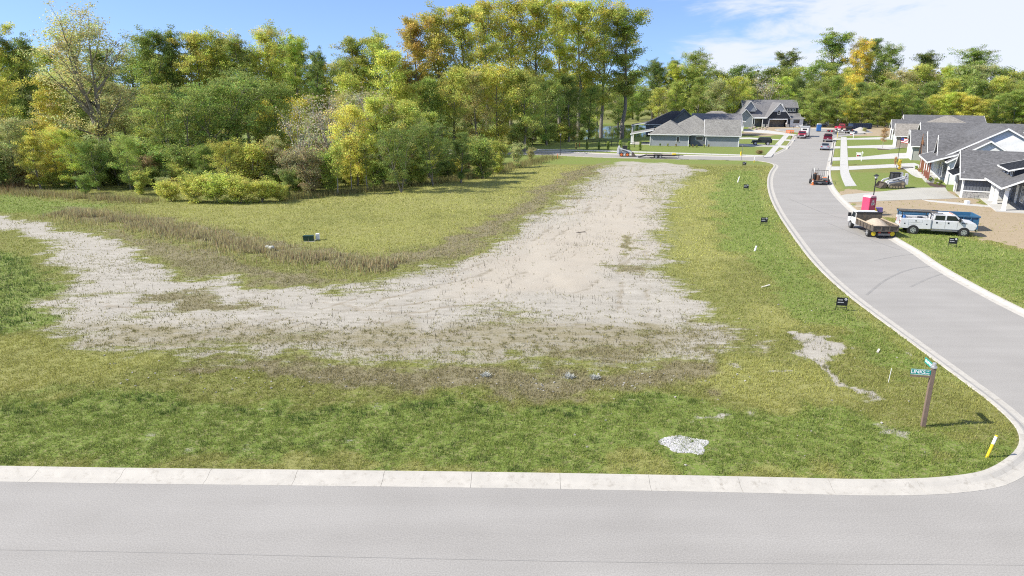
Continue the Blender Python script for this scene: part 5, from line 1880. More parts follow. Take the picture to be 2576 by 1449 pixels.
def pickup(name, label, cat, loc, rz, paint, group=None, crew=True, L=5.9, W=1.95, H=1.9, r_=.40, bed=True, k=1.0):
    t = thing(name, label, cat, loc, rz, group)
    w = W / 2
    cb0 = L * .40 if crew else L * .48        # rear of the cab
    hood = L * .70
    body = [(cb0, .55), (L - .1, .5), (L, .75), (L - .02, 1.12), (hood + .1, 1.25), (cb0, 1.25)]
    MB().prism(body, 'y', -w, w).build('body', paint, t, bevel=.07)
    cab = [(cb0 + .02, 1.22), (hood + .18, 1.22), (hood - .55, H), (cb0 + .15, H)]
    MB().prism(cab, 'y', -w + .09, w - .09).build('cab', paint, t, bevel=.07)
    for s in (-1, 1):
        y = s * (w - .088)
        mid = (cb0 + hood) / 2
        pane_poly(t, [(cb0 + .22, 1.30), (mid - .06, 1.30), (mid - .06, H - .1), (cb0 + .26, H - .1)], y)
        pane_poly(t, [(mid + .06, 1.30), (hood - .02, 1.30), (hood - .5, H - .1), (mid + .06, H - .1)], y)
        MB().box(hood - .2, hood - .02, s * (w + .02) - .08, s * (w + .02) + .08, 1.28, 1.46).build('mirror', M_blk, t)
        for xx in (cb0 + .35, mid + .2):
            MB().box(xx, xx + .16, s * (w + .001), s * (w + .025) if s > 0 else s * (w + .025), 1.0, 1.05).build('door_handle', M_blk, t) if s > 0 else MB().box(xx, xx + .16, -(w + .025), -(w + .001), 1.0, 1.05).build('door_handle', M_blk, t)
    # windscreen and rear glass
    def slope(x0, z0, x1, z1, name_):
        dx, dz = x1 - x0, z1 - z0
        l = math.hypot(dx, dz)
        nx_, nz_ = dz / l * .012, -dx / l * .012
        q = [(x0 + dx * .1, z0 + dz * .1), (x0 + dx * .9, z0 + dz * .9)]
        MB().prism([q[0], q[1], (q[1][0] + nx_, q[1][1] + nz_), (q[0][0] + nx_, q[0][1] + nz_)], 'y', -w + .2, w - .2).build(name_, M_glass, t)
    slope(hood + .2, 1.24, hood - .53, H, 'windscreen') if True else None
    MB().box(cb0 + .0, cb0 + .06, -w + .25, w - .25, 1.36, H - .12).build('rear_window', M_glass, t)
    if bed:
        bb = MB()
        bb.box(0, cb0 - .03, -w, -w + .08, .6, 1.28)
        bb.box(0, cb0 - .03, w - .08, w, .6, 1.28)
        bb.box(0, .07, -w + .08, w - .08, .6, 1.26)
        bb.box(.07, cb0 - .03, -w + .08, w - .08, .6, .75)
        bb.build('bed', paint, t)
        MB().box(-.14, -.01, -w + .02, w - .02, .45, .66).build('rear_bumper', M_chrome, t)
        for s in (-1, 1):
            MB().box(-.025, .06, s * (w - .1) - .07, s * (w - .1) + .07, .85, 1.15).build('tail_light', M_lamp_r, t)
        MB().box(-.02, -.002, -.16, .16, .74, .86).build('number_plate', M_lamp_w, t)
    MB().box(L + .002, L + .12, -w + .03, w - .03, .45, .68).build('front_bumper', M_chrome, t, bevel=.03)
    MB().box(L - .03, L + .03, -w + .42, w - .42, .75, 1.08).build('grille', M_blk, t)
    for s in (-1, 1):
        MB().box(L - .06, L + .025, s * (w - .22) - .18, s * (w - .22) + .18, .8, 1.05).build('headlight', M_lamp_w, t)
    for x in (L * .19, L * .82):
        for s in (-1, 1):
            arch(t, x, s * w, r_)
            wheel(t, x, s * (w - .09), r_, .26)
    return t


def hdg(dx, dy):
    return math.atan2(dy, dx)


U_H = hdg(*U)

# ---- white service truck
rw, fwp = gp(2294, 591), gp(2422, 598)
SV = thing('service_truck', 'white crew-cab service truck with tool boxes and pipe rack parked on the grass', 'truck', (0, 0, .10), hdg(fwp[0] - rw[0], fwp[1] - rw[1]))
d_ = Vector((math.cos(SV.rotation_euler.z), math.sin(SV.rotation_euler.z), 0))
l_ = Vector((-d_.y, d_.x, 0))
SV.scale = (.93, .93, .93)
SV.location = Vector((rw[0], rw[1], .09)) - d_ * 1.12 + l_ * .90
w = 1.0
MB().prism([(2.75, .58), (6.45, .58), (6.60, .8), (6.60, 1.26), (6.4, 1.34), (5.30, 1.47), (2.75, 1.47)], 'y', -w, w).build('body', M_carw, SV, bevel=.08)
MB().prism([(2.78, 1.44), (5.42, 1.44), (4.72, 2.05), (2.88, 2.05)], 'y', -w + .1, w - .1).build('cab', M_carw, SV, bevel=.08)
for s in (-1, 1):
    y = s * (w - .098)
    pane_poly(SV, [(2.98, 1.50), (3.82, 1.50), (3.82, 1.94), (3.02, 1.94)], y)
    pane_poly(SV, [(3.98, 1.50), (5.08, 1.50), (4.70, 1.94), (3.98, 1.94)], y)
    for x in (3.9, 4.95):
        MB().box(x - .008, x + .008, *sorted((s * w, s * (w + .004))), .72, 1.44).build('door_seam', M_blk, SV)
    MB().box(2.78, 5.0, *sorted((s * (w - .1), s * (w + .12))), .46, .55).build('running_board', M_steel, SV)
    MB().box(5.0, 5.16, *sorted((s * (w + .02), s * (w + .25))), 1.42, 1.72).build('mirror', M_blk, SV)
    for x in (3.1, 4.1):
        MB().box(x, x + .13, *sorted((s * (w + .001), s * (w + .02))), 1.18, 1.33).build('door_handle', M_blk, SV)
    MB().box(6.33, 6.62, *sorted((s * (w - .42), s * (w + .006))), .95, 1.2).build('headlight', M_lamp_w, SV, bevel=.03)
    MB().box(5.3, 5.75, *sorted((s * (w + .001), s * (w + .015))), 1.26, 1.32).build('badge_strip', M_blk, SV)
MB().prism([(5.40, 1.49), (4.76, 2.03), (4.79, 2.045), (5.44, 1.50)], 'y', -w + .22, w - .22).build('windscreen', M_glass, SV)
MB().box(6.604, 6.67, -.55, .55, .82, 1.22).build('grille', M_blk, SV)
MB().box(6.61, 6.74, -w + .02, w - .02, .5, .76).build('front_bumper', M_chrome, SV, bevel=.04)
for i in range(5):
    MB().ball((4.5, -.6 + i * .3, 2.07), .05, .05, .035, 8, 5).build('roof_lamp', M_orange, SV)
# service body
MB().box(0, 2.7, -w - .03, w + .03, .72, .95).build('service_floor', M_carw, SV)
for s in (-1, 1):
    bx_ = MB().box(0, 2.7, *sorted((s * .55, s * (w + .05))), .952, 1.55).build('tool_box', M_carw, SV, bevel=.02)
    for x0, x1, z0, z1_ in ((.06, .70, .6, 1.5), (.76, 1.90, 1.18, 1.5), (1.96, 2.64, .6, 1.5)):
        MB().box(x0, x1, *sorted((s * (w + .052), s * (w + .065))), z0, z1_).build('tool_box_door', M_carw, bx_)
        MB().box((x0 + x1) / 2 - .06, (x0 + x1) / 2 + .06, *sorted((s * (w + .067), s * (w + .08))), (z0 + z1_) / 2 - .04, (z0 + z1_) / 2 + .05).build('latch', M_blk, bx_)
    MB().box(0, 2.7, *sorted((s * (w - .1), s * (w + .048))), .58, .95).build('side_skirt', M_carw, SV)
rk = MB()
for x in (.1, 2.6):
    for y in (-.85, .85):
        rk.cyl((x, y, 1.55), (x, y, 2.15), .035, n=6)
    rk.cyl((x, -.85, 2.12), (x, .85, 2.12), .035, n=6)
for y in (-.85, .85):
    rk.cyl((-.1, y, 2.16), (3.6, y, 2.16), .04, n=6)
rk.build('ladder_rack', M_blk, SV)
for i, (y, z) in enumerate(((-.6, 2.22), (-.45, 2.22), (-.3, 2.22), (.35, 2.22))):
    MB().cyl((-.2 + i * .05, y, z), (3.2 - i * .1, y, z), .05, n=8).build('carried_pipe', M_steel if i % 2 else M_rust, SV)
rg = random.Random(4)
for i in range(10):
    x = .2 + i * .24
    MB().cbox((x, rg.uniform(-.35, .35), 1.1 + rg.uniform(.05, .4)), (rg.uniform(.2, .5), rg.uniform(.15, .4), rg.uniform(.1, .35)), rg.uniform(0, 2)).build('tool', rg.choice([M_rust, M_steel, M_blk, M_int]), SV)
MB().cyl((.3, -.75, 1.56), (.3, -.75, 1.80), .16, n=12).build('water_keg', pm('blue_plastic', (.05, .16, .42), .4), SV)
MB().box(-.16, -.005, -w + .03, w - .03, .52, .72).build('rear_bumper', M_steel, SV)
for s in (-1, 1):
    MB().box(-.03, -.002, s * .85 - .08, s * .85 + .08, 1.0, 1.3).build('tail_light', M_lamp_r, SV)
for x in (1.2, 5.58):
    for s in (-1, 1):
        arch(SV, x, s * (w + (.055 if x < 3 else .0)), .42)
        wheel(SV, x, s * (w - .06), .42, .28)

# ---- dump truck seen from behind
DT = thing('dump_truck', 'white-cab dump truck with gravel heap, ribbed dark bed and yellow mud-flap discs', 'truck', (33.25, 59.9, 0), R(86))
bd = MB()
for s in (-1, 1):
    bd.box(0, 3.4, *sorted((s * 1.05, s * 1.13)), .70, 1.20)
bd.box(0, 3.4, -1.05, 1.05, .66, .74)
bd.build('dump_bed', M_rust, DT)
tg = MB().box(-.09, -.01, -1.12, 1.12, .68, 1.18).build('tailgate', M_rust, DT)
for y in (-1.08, -.36, .36, 1.08):
    MB().box(-.16, -.092, y - .05, y + .05, .68, 1.18).build('rib', M_rust, tg)
for z in (.71, 1.14):
    MB().box(-.155, -.093, -1.1, 1.1, z - .04, z + .04).build('rib', M_rust, tg)
for s in (-1, 1):
    for i in range(5):
        MB().box(.3 + i * .7, .38 + i * .7, *sorted((s * 1.132, s * 1.19)), .70, 1.20).build('rib', M_rust, DT)
    MB().box(0, 3.4, *sorted((s * 1.04, s * 1.16)), 1.202, 1.27).build('side_plank', pm('pale_plank', (.42, .34, .24), .8, .2, 2), DT)
hb_ = MB().box(3.42, 3.5, -1.15, 1.15, .7, 1.72).build('headboard', M_rust, DT)
MB().box(3.38, 3.54, -1.2, 1.2, 1.722, 1.80).build('headboard_cap', M_blk, hb_)
n = 18
hp = [(1.8, 0.05, 1.55)]
rg = random.Random(8)
for j, (rr, zz) in enumerate(((.35, 1.42), (.72, 1.18), (1.0, .95))):
    for i in range(n):
        a = 2 * math.pi * i / n
        hp.append((1.8 + math.cos(a) * rr * 1.45 * rg.uniform(.9, 1.08), .05 + math.sin(a) * rr * rg.uniform(.92, 1.03), zz + rg.uniform(-.04, .04)))
fs = [(0, 1 + i, 1 + (i + 1) % n) for i in range(n)]
for j in range(2):
    fs += [(1 + j * n + i, 1 + (j + 1) * n + i, 1 + (j + 1) * n + (i + 1) % n, 1 + j * n + (i + 1) % n) for i in range(n)]
gh = MB().add(hp, fs).build('gravel_load', pm('tan_gravel', (.42, .35, .27), .95, .15, 8, bump=.8, bscale=25), None, smooth=True)
gh.matrix_world = Matrix.Translation(DT.location) @ Matrix.Rotation(DT.rotation_euler.z, 4, 'Z')
tag(gh, 'tan gravel heaped in the dump truck bed', 'gravel', kind='stuff')
MB().box(.1, 5.6, -.45, .45, .42, .64).build('chassis', M_blk, DT)
MB().prism([(3.75, .5), (5.7, .5), (5.75, 1.05), (5.05, 1.15), (4.75, 1.78), (3.8, 1.78)], 'y', -1.0, 1.0).build('cab', M_carw, DT, bevel=.07)
for s in (-1, 1):
    pane_poly(DT, [(4.0, 1.18), (4.85, 1.18), (4.66, 1.66), (4.0, 1.66)], s * 1.003)
    MB().box(4.85, 5.0, *sorted((s * 1.05, s * 1.3)), 1.15, 1.5).build('mirror', M_blk, DT)
    fl = MB().box(.25, .29, *sorted((s * .52, s * 1.12)), .10, .66).build('mud_flap', M_blk, DT)
    MB().cyl((.248, s * .82, .40), (.232, s * .82, .40), .20, n=18).build('flap_disc', M_yellow, fl)
    wheel(DT, .95, s * .85, .37, .5)
    wheel(DT, 4.95, s * .9, .37, .28)
    MB().box(-.02, .06, s * .42 - .09, s * .42 + .09, .50, .62).build('tail_light', M_lamp_r, DT)
MB().box(3.82, 3.9, -.7, .7, 1.2, 1.65).build('rear_window', M_glass, DT)
MB().box(-.02, .08, -.5, .5, .30, .48).build('hitch_plate', M_steel, DT)

# ---- blue roll-off skip
M_blue = pm('blue_skip_paint', (.035, .125, .235), .45, .14, 1.2, dirt=(.10, .085, .07), dirt_amt=.25)
M_blue2 = pm('navy_skip_paint', (.02, .04, .09), .5, .15, 1.2)


def skip(label, loc, rz, L, W, H, mat, group='roll-off skips'):
    t = thing('skip_container', label, 'skip', loc, rz, group)
    s_ = MB()
    s_.box(0, L, 0, .06, .18, H)
    s_.box(0, L, W - .06, W, .18, H)
    s_.box(0, .06, .06, W - .06, .18, H)
    s_.box(L - .06, L, .06, W - .06, .18, H)
    s_.build('shell', mat, t)
    MB().box(.06, L - .06, .06, W - .06, .16, .24).build('floor', M_rust, t)
    n_ = int(L / .62)
    for i in range(n_ + 1):
        x = .05 + (L - .1) * i / n_
        for y0, y1 in ((-.08, -.002), (W + .002, W + .08)):
            MB().box(x - .045, x + .045, y0, y1, .2, H - .12).build('rib', mat, t)
    rm = MB()
    rm.box(-.08, L + .08, -.10, .03, H - .11, H + .02)
    rm.box(-.08, L + .08, W - .03, W + .10, H - .11, H + .02)
    rm.box(-.08, .03, .03, W - .03, H - .11, H + .02)
    rm.box(L - .03, L + .08, .03, W - .03, H - .11, H + .02)
    rm.build('rim', mat, t)
    MB().box(-.05, L + .05, .3, .45, .02, .17).build('skid', M_blk, t)
    MB().box(-.05, L + .05, W - .45, W - .3, .02, .17).build('skid', M_blk, t)
    rg2 = random.Random(len(label))
    for i in range(9):
        MB().cbox((rg2.uniform(.6, L - .6), rg2.uniform(.4, W - .4), .45 + rg2.uniform(0, .35)), (rg2.uniform(.5, 1.3), rg2.uniform(.1, .5), rg2.uniform(.05, .25)), rg2.uniform(0, 3), rg2.uniform(-.3, .3)).build('debris', rg2.choice([M_int, M_rust, M_timber]), t)
    return t


SK_H = 1.40
bl, br = gp(2259, 529, SK_H), gp(2443, 537, SK_H)
a_ = hdg(br[0] - bl[0], br[1] - bl[1])
Ls = math.hypot(br[0] - bl[0], br[1] - bl[1])
skip('long blue open-topped skip behind the white service truck', (bl[0] + math.sin(a_) * 2.3, bl[1] - math.cos(a_) * 2.3, .10), a_, Ls, 2.3, SK_H, M_blue)


# ---- portable toilets
def toilet(label, loc, rz, mat, roofm, sign=True):
    t = thing('portable_toilet', label, 'portable toilet', loc, rz, 'portable toilets')
    MB().box(-.58, .58, -.58, .58, .08, 2.05).build('cabin', mat, t, bevel=.03)
    MB().box(-.6, .6, -.6, .6, 0, .1).build('base', M_blk, t)
    MB().prism([(-.6, 2.05), (.6, 2.05), (.42, 2.25), (-.42, 2.25)], 'y', -.6, .6).build('roof', roofm, t, bevel=.03)
    dr = MB().box(-.42, .42, -.61, -.583, .16, 1.95).build('door', mat, t)
    MB().box(.26, .34, -.64, -.612, 1.0, 1.12).build('handle', M_blk, dr)
    for s in (-1, 1):
        MB().box(s * .5 - .05, s * .5 + .05, -.6, -.584, .12, 2.0).build('corner_rib', mat, t)
    vent = MB()
    for i in range(4):
        vent.box(-.35, .35, -.592, -.583, 1.97 + i * .018, 1.978 + i * .018)
    vent.build('vent', M_blk, t)
    if sign:
        MB().box(-.26, .26, -.622, -.612, 1.2, 1.5).build('notice', M_white, dr)
        for i in range(2):
            MB().box(-.2, .2 - .1 * i, -.628, -.6235, 1.40 - i * .12, 1.45 - i * .12).build('notice_line', M_blk, dr)
        MB().box(-.16, .16, -.622, -.612, 1.58, 1.74).build('notice', M_lamp_w, dr)
    return t


M_pink = pm('pink_plastic', (.55, .055, .13), .45, .1, 1.5)
pt_ = gp(2187, 545)
toilet('pink portable toilet with white notice beside the street lamp', (pt_[0] - .1, pt_[1] + .3, .11), R(22), M_pink, pm('pale_pink_roof', (.66, .42, .46), .5)).scale = (.80, .80, .93)
pt_ = gp(*zb((1322, 352))[0])
toilet('blue portable toilet at the head of the street', (pt_[0], pt_[1], .1), R(-10), pm('blue_toilet', (.03, .13, .36), .4, .1, 1.5), M_white, False)


# ---- compact loaders
def loader(label, loc, rz, tracked, group='compact loaders', hub=M_orange, paint=M_carw):
    t = thing('skid_loader', label, 'loader', loc, rz, group)
    # chassis and engine bay (rear), cab, lift arms, bucket
    MB().prism([(-1.35, .45), (.9, .45), (.95, .85), (-.2, 1.05), (-1.38, 1.45)], 'y', -.55, .55).build('chassis', paint, t, bevel=.04)
    MB().prism([(-1.55, .5), (-1.1, .5), (-1.05, 1.5), (-1.5, 1.5)], 'y', -.72, .72).build('tailgate', paint, t, bevel=.05)
    cabm = MB()
    for y in (-.45, .45):
        cabm.prism([(-.55, 1.0), (.55, 1.0), (.42, 1.98), (-.55, 1.98), (-.55, 1.9), (.36, 1.9), (.46, 1.08), (-.55, 1.08)], 'y', y - .03, y + .03)
    cabm.box(-.62, .5, -.48, .48, 1.982, 2.06)
    cabm.build('cab_frame', M_blk, t)
    MB().box(-.5, .40, -.41, .41, 1.08, 1.9).build('cab_glass', M_glass, t)
    for s in (-1, 1):
        y0, y1 = sorted((s * .60, s * .74))
        am = MB()
        am.prism([(-1.35, 1.35), (-1.1, 1.35), (-.95, 1.95), (-1.25, 2.02), (-1.42, 1.8)], 'y', y0, y1)
        am.prism([(-1.2, 1.72), (1.05, 1.12), (1.28, .95), (1.42, .50), (1.25, .45), (1.05, .92), (.95, .98), (-1.2, 1.52)], 'y', y0, y1)
        am.build('lift_arm', paint, t)
        MB().cyl((-.9, s * .67, .95), (.2, s * .67, 1.22), .05, n=8).build('ram', M_steel, t)
        if tracked:
            n_ = 22
            op = []
            for i in range(n_):
                a = math.pi * 2 * i / n_
                op.append(((.75 if math.cos(a) > 0 else -.75) + .32 * math.cos(a), .33 + .31 * math.sin(a)))
            op = [(x, z + (.30 if (x < -.55 and z > .4) else 0)) for x, z in op]
            tr = MB().prism(op, 'y', *sorted((s * .60, s * .98))).build('track', pm('track_rubber', (.16, .145, .12), .85, .25, 4), t)
            ip = [(x * .86, .35 + (z - .35) * .70) for x, z in op]
            MB().prism(ip, 'y', *sorted((s * .984, s * .99))).build('track_well', M_rust, tr)
            for x, rr, z in ((-.72, .19, .62), (-.75, .13, .22), (-.35, .12, .2), (0, .12, .2), (.35, .12, .2), (.74, .15, .27)):
                MB().cyl((x, s * .992, z), (x, s * 1.02, z), rr, n=12).build('roller', pm('tan_steel', (.36, .28, .17), .6, .2, 3), tr)
        else:
            for x in (-.62, .52):
                wheel(t, x, s * .78, .40, .30, hub, spokes=False)
    MB().prism([(1.35, .06), (2.15, .04), (2.18, .10), (1.5, .14), (1.42, .62), (1.62, .78), (1.55, .84), (1.30, .66)], 'y', -.88, .88).build('bucket', M_rust, t)
    for y in (-.88, .88):
        MB().prism([(1.36, .07), (2.1, .07), (1.6, .8), (1.32, .64)], 'y', y - .02, y + .02).build('bucket_side', M_rust, t)
    MB().box(-1.56, -1.552, -.5, .5, .85, 1.35).build('grille', M_blk, t)
    return t


lp = gp(2250, 475)
loader('white tracked loader with lowered bucket on the front lawn edge', (lp[0] - .1, lp[1] + .2, .12), R(178), True)
sp_ = gp(1572, 393.5)
loader('white loader with orange wheel hubs on the cross street', (sp_[0], sp_[1] + .3, 0), R(-10), False)
lp = gp(*zb((1425, 268))[0])
loader('white tracked loader standing behind the blue portable toilet', (lp[0], lp[1], .1), R(160), True)


# ---- flat equipment trailer
def wheel_pair(t, x, y, r_):
    for dx in (-.42, .42):
        wheel(t, x + dx, y, r_, .22)
    s = 1 if y > 0 else -1
    MB().prism([(x - .9, r_ + .30), (x - .7, r_ * 2 + .1), (x + .7, r_ * 2 + .1), (x + .9, r_ + .30), (x + .84, r_ + .30), (x + .66, r_ * 2 + .05), (x - .66, r_ * 2 + .05), (x - .84, r_ + .30)], 'y', y - .15, y + .15).build('fender', M_blk, t)


tp0, tp1 = gp(1612, 397.5), gp(1700, 398.5)
FT = thing('flatbed_trailer', 'low black flatbed equipment trailer with tandem wheels on the cross street', 'trailer', (tp0[0], tp0[1] + .6, 0), hdg(tp1[0] - tp0[0], tp1[1] - tp0[1]))
MB().box(1.2, 6.4, -.95, .95, .58, .64).build('deck', pm('deck_planks', (.30, .25, .20), .8, .25, 3), FT)
fr = MB()
for s in (-1, 1):
    fr.box(1.2, 6.4, *sorted((s * .97, s * 1.05)), .45, .66)
fr.prism([(6.4, .5), (8.0, .5), (8.0, .62), (6.4, .62)], 'y', -.06, .06)
fr.add([(6.4, -.95, .5), (6.4, -.85, .5), (7.6, .02, .5), (7.6, -.08, .5), (6.4, -.95, .6), (6.4, -.85, .6), (7.6, .02, .6), (7.6, -.08, .6)], [(0, 1, 2, 3), (4, 5, 6, 7), (0, 1, 5, 4), (1, 2, 6, 5), (2, 3, 7, 6), (3, 0, 4, 7)])
fr.build('frame', M_blk, FT)
for s in (-1, 1):
    MB().prism([(-.4, .06), (1.2, .5), (1.2, .6), (-.4, .14)], 'y', *sorted((s * .3, s * .85))).build('ramp', M_blk, FT)
    wheel_pair(FT, 3.3, s * 1.12, .33)
MB().cyl((7.3, .12, .0), (7.3, .12, .75), .05, n=8).build('jack', M_steel, FT)
MB().box(6.0, 6.7, -.4, .3, .66, .9).build('tool_chest', M_yellow, FT)
MB().ball((8.05, 0, .56), .09).build('coupler', M_steel, FT)

# ---- jeep-like off-roader on the drive
jp = gp(1918, 367)
JP = thing('off_road_car', 'dark green boxy off-road car with pale wheels parked on the drive', 'car', (jp[0], jp[1] + .9, .13), R(167))
M_jeep = pm('dark_green_paint', (.022, .032, .028), .3, .1, 1)
MB().prism([(-2.05, .55), (2.0, .55), (2.05, 1.05), (.75, 1.12), (-2.05, 1.12)], 'y', -.8, .8).build('body', M_jeep, JP, bevel=.05)
MB().prism([(-2.0, 1.1), (.75, 1.1), (.50, 1.80), (-2.0, 1.80)], 'y', -.74, .74).build('hard_top', M_jeep, JP, bevel=.05)
for s in (-1, 1):
    for x0, x1 in ((-1.85, -1.15), (-1.02, -.3), (-.18, .52)):
        pane_poly(JP, [(x0, 1.2), (x1, 1.2), (x1 - (.1 if x1 > .4 else 0), 1.68), (x0, 1.68)], s * .743)
    for x in (-1.35, 1.4):
        MB().prism([(x - .6, .82), (x - .45, 1.02), (x + .45, 1.02), (x + .6, .82), (x + .5, .82), (x + .38, .95), (x - .38, .95), (x - .5, .82)], 'y', *sorted((s * .72, s * .98))).build('fender', M_blk, JP)
        wheel(JP, x, s * .82, .41, .27)
    MB().box(.5, .62, *sorted((s * .8, s * 1.02)), 1.18, 1.36).build('mirror', M_blk, JP)
    MB().cyl((2.05, s * .5, .88), (2.09, s * .5, .88), .11, n=12).build('headlight', M_lamp_w, JP)
MB().prism([(.78, 1.14), (.54, 1.76), (.57, 1.77), (.81, 1.15)], 'y', -.66, .66).build('windscreen', M_glass, JP)
gr = MB()
for i in range(7):
    gr.box(2.051, 2.065, -.33 + i * .1, -.28 + i * .1, .68, 1.0)
gr.build('grille', M_blk, JP)
MB().box(2.05, 2.25, -.8, .8, .5, .66).build('front_bumper', M_blk, JP)
MB().cyl((-2.06, .1, 1.0), (-2.28, .1, 1.0), .40, n=16).build('spare_wheel', M_tyre, JP)
MB().box(-2.2, -2.05, -.75, .75, .48, .62).build('rear_bumper', M_blk, JP)

# ---- vehicles up the street
M_redp = pm('red_car_paint', (.42, .025, .06), .3, .05, 1)
M_maroon = pm('maroon_car_paint', (.13, .012, .032), .3, .05, 1)
M_silver = pm('silver_car_paint', (.42, .43, .45), .3, .05, 1, metal=.4)
p = gp(2015.5, 349.0)
pickup('pickup_truck', 'bright red pickup facing the camera, pulling a grey box trailer', 'truck', (p[0] + U[0] * 5.9, p[1] + U[1] * 5.9, 0), U_H + math.pi, M_redp, 'cars parked along the street', H=1.85)
BT = thing('box_trailer', 'grey enclosed box trailer behind the bright red pickup', 'trailer', (p[0] + U[0] * 7.2 + N[0] * .35, p[1] + U[1] * 7.2 + N[1] * .35, 0), U_H)
MB().box(0, 5.2, -1.2, 1.2, .5, 2.75).build('box_body', pm('grey_box', (.33, .34, .35), .5, .1, 1), BT, bevel=.05)
MB().box(-.02, -.003, -.95, .95, 1.2, 2.4).build('front_panel', M_white, BT)
MB().box(-.04, -.022, -.55, .55, 1.85, 2.25).build('front_vent', M_blk, BT)
MB().box(-1.2, 0, -.08, .08, .45, .58).build('drawbar', M_blk, BT)
for s in (-1, 1):
    wheel(BT, 2.3, s * 1.12, .36, .24)
    wheel(BT, 3.15, s * 1.12, .36, .24)
MB().box(5.2, 5.23, -1.1, 1.1, .6, 2.65).build('rear_door', M_steel, BT)
p = gp(2081, 357.5)
pickup('pickup_truck', 'maroon pickup parked at the right kerb, tailgate to the camera', 'truck', (p[0], p[1], 0), U_H, M_maroon, 'cars parked along the street')
p = gp(2074, 378.5)
CAR = thing('saloon_car', 'silver saloon car at the right kerb behind the maroon pickup', 'car', (p[0], p[1], 0), U_H, 'cars parked along the street')
MB().prism([(0, .45), (.05, .95), (.9, 1.0), (3.4, .95), (4.5, .75), (4.6, .4), (4.3, .28), (.2, .28)], 'y', -.88, .88).build('body', M_silver, CAR, bevel=.09)
MB().prism([(.75, .96), (1.35, 1.42), (2.6, 1.44), (3.45, .94)], 'y', -.72, .72).build('cabin', M_silver, CAR, bevel=.08)
MB().prism([(.80, 1.03), (1.30, 1.40), (1.27, 1.42), (.76, 1.05)], 'y', -.62, .62).build('rear_window', M_glass, CAR)
MB().prism([(3.36, 1.0), (2.66, 1.42), (2.70, 1.44), (3.40, 1.02)], 'y', -.62, .62).build('windscreen', M_glass, CAR)
for s in (-1, 1):
    pane_poly(CAR, [(1.2, 1.02), (3.1, 1.02), (2.55, 1.36), (1.5, 1.36)], s * .724)
    MB().box(-.02, .06, s * .65 - .16, s * .65 + .16, .72, .88).build('tail_light', M_lamp_r, CAR)
    for x in (.85, 3.65):
        arch(CAR, x, s * .88, .31)
        wheel(CAR, x, s * .80, .32, .2)
    MB().box(2.95, 3.1, *sorted((s * .88, s * 1.05)), .95, 1.08).build('mirror', M_silver, CAR)
MB().box(-.03, -.002, -.22, .22, .62, .74).build('number_plate', M_lamp_w, CAR)
p = gp(*zb((1095, 262))[0])
pickup('pickup_truck', 'white pickup on bare ground right of the two-storey house', 'truck', (p[0] + 2, p[1] + 5, .1), R(-120), M_carw, 'vehicles at the head of the street')
p = gp(*zb((1745, 345))[0])
pickup('pickup_truck', 'red pickup among the equipment at the head of the street', 'truck', (p[0], p[1] + 2, .1), R(40), M_redp, 'vehicles at the head of the street')
p = gp(*zb((1910, 395))[0])
pickup('pickup_truck', 'black pickup beside the grey gravel heap at the head of the street', 'truck', (p[0], p[1], .1), U_H, M_blk, 'vehicles at the head of the street')
p = gp(*zb((2010, 318))[0])
skip('dark navy skip full of debris at the head of the street', (p[0], p[1] + 1, .1), R(8), 6.6, 2.4, 1.7, M_blue2)


def heap(label, loc, r_, h, mat, seed):
    rg3 = random.Random(seed)
    n_ = 22
    vs, fs = [(0, 0, h)], []
    for j in range(1, 6):
        f = j / 5
        for i in range(n_):
            a = 2 * math.pi * i / n_
            rr = r_ * f * rg3.uniform(.92, 1.08)
            vs.append((math.cos(a) * rr, math.sin(a) * rr, h * (1 - f) ** 1.15 + rg3.uniform(-.03, .05) * h * (j < 5)))
    fs = [(0, 1 + i, 1 + (i + 1) % n_) for i in range(n_)]
    for j in range(4):
        fs += [(1 + j * n_ + i, 1 + (j + 1) * n_ + i, 1 + (j + 1) * n_ + (i + 1) % n_, 1 + j * n_ + (i + 1) % n_) for i in range(n_)]
    o = MB().add(vs, fs).build('earth_heap', mat, None, smooth=True)
    o.location = (*loc, .09)
    return tag(o, label, 'heap', 'heaps at the head of the street')


heap('tan earth heap standing behind the red pickup at the street head', gp(*zb((1780, 262))[0]), 3.4, 2.3, pm('tan_earth', (.36, .28, .18), .95, .15, 3, bump=.8, bscale=8), 1)
heap('pale grey gravel heap in front of the navy skip', gp(*zb((2120, 375))[0]), 3.8, 1.6, pm('grey_gravel', (.36, .345, .32), .95, .12, 3, bump=.8, bscale=8), 2)
p = gp(*zb((1640, 402))[0])
ET = thing('equipment_trailer', 'cluttered utility trailer piled with tools at the head of the street', 'trailer', (p[0] - 2, p[1] + 1.0, .0), R(-25))
MB().box(0, 4.6, -.95, .95, .5, .58).build('deck', M_rust, ET)
rl = MB()
for s in (-1, 1):
    rl.tube([(0, s * .95, .95), (4.6, s * .95, .95)], .035)
    for i in range(5):
        rl.cyl((i * 1.15, s * .95, .5), (i * 1.15, s * .95, .95), .03, n=6)
rl.build('rail', M_blk, ET)
rg = random.Random(12)
for i in range(14):
    MB().cbox((rg.uniform(.3, 4.3), rg.uniform(-.7, .7), .75 + rg.uniform(0, .4)), (rg.uniform(.3, 1.0), rg.uniform(.2, .6), rg.uniform(.15, .6)), rg.uniform(0, 3)).build('cargo', rg.choice([M_rust, M_steel, M_blk, M_redp, M_int, M_white]), ET)
for s in (-1, 1):
    wheel(ET, 2.2, s * 1.1, .34, .22)

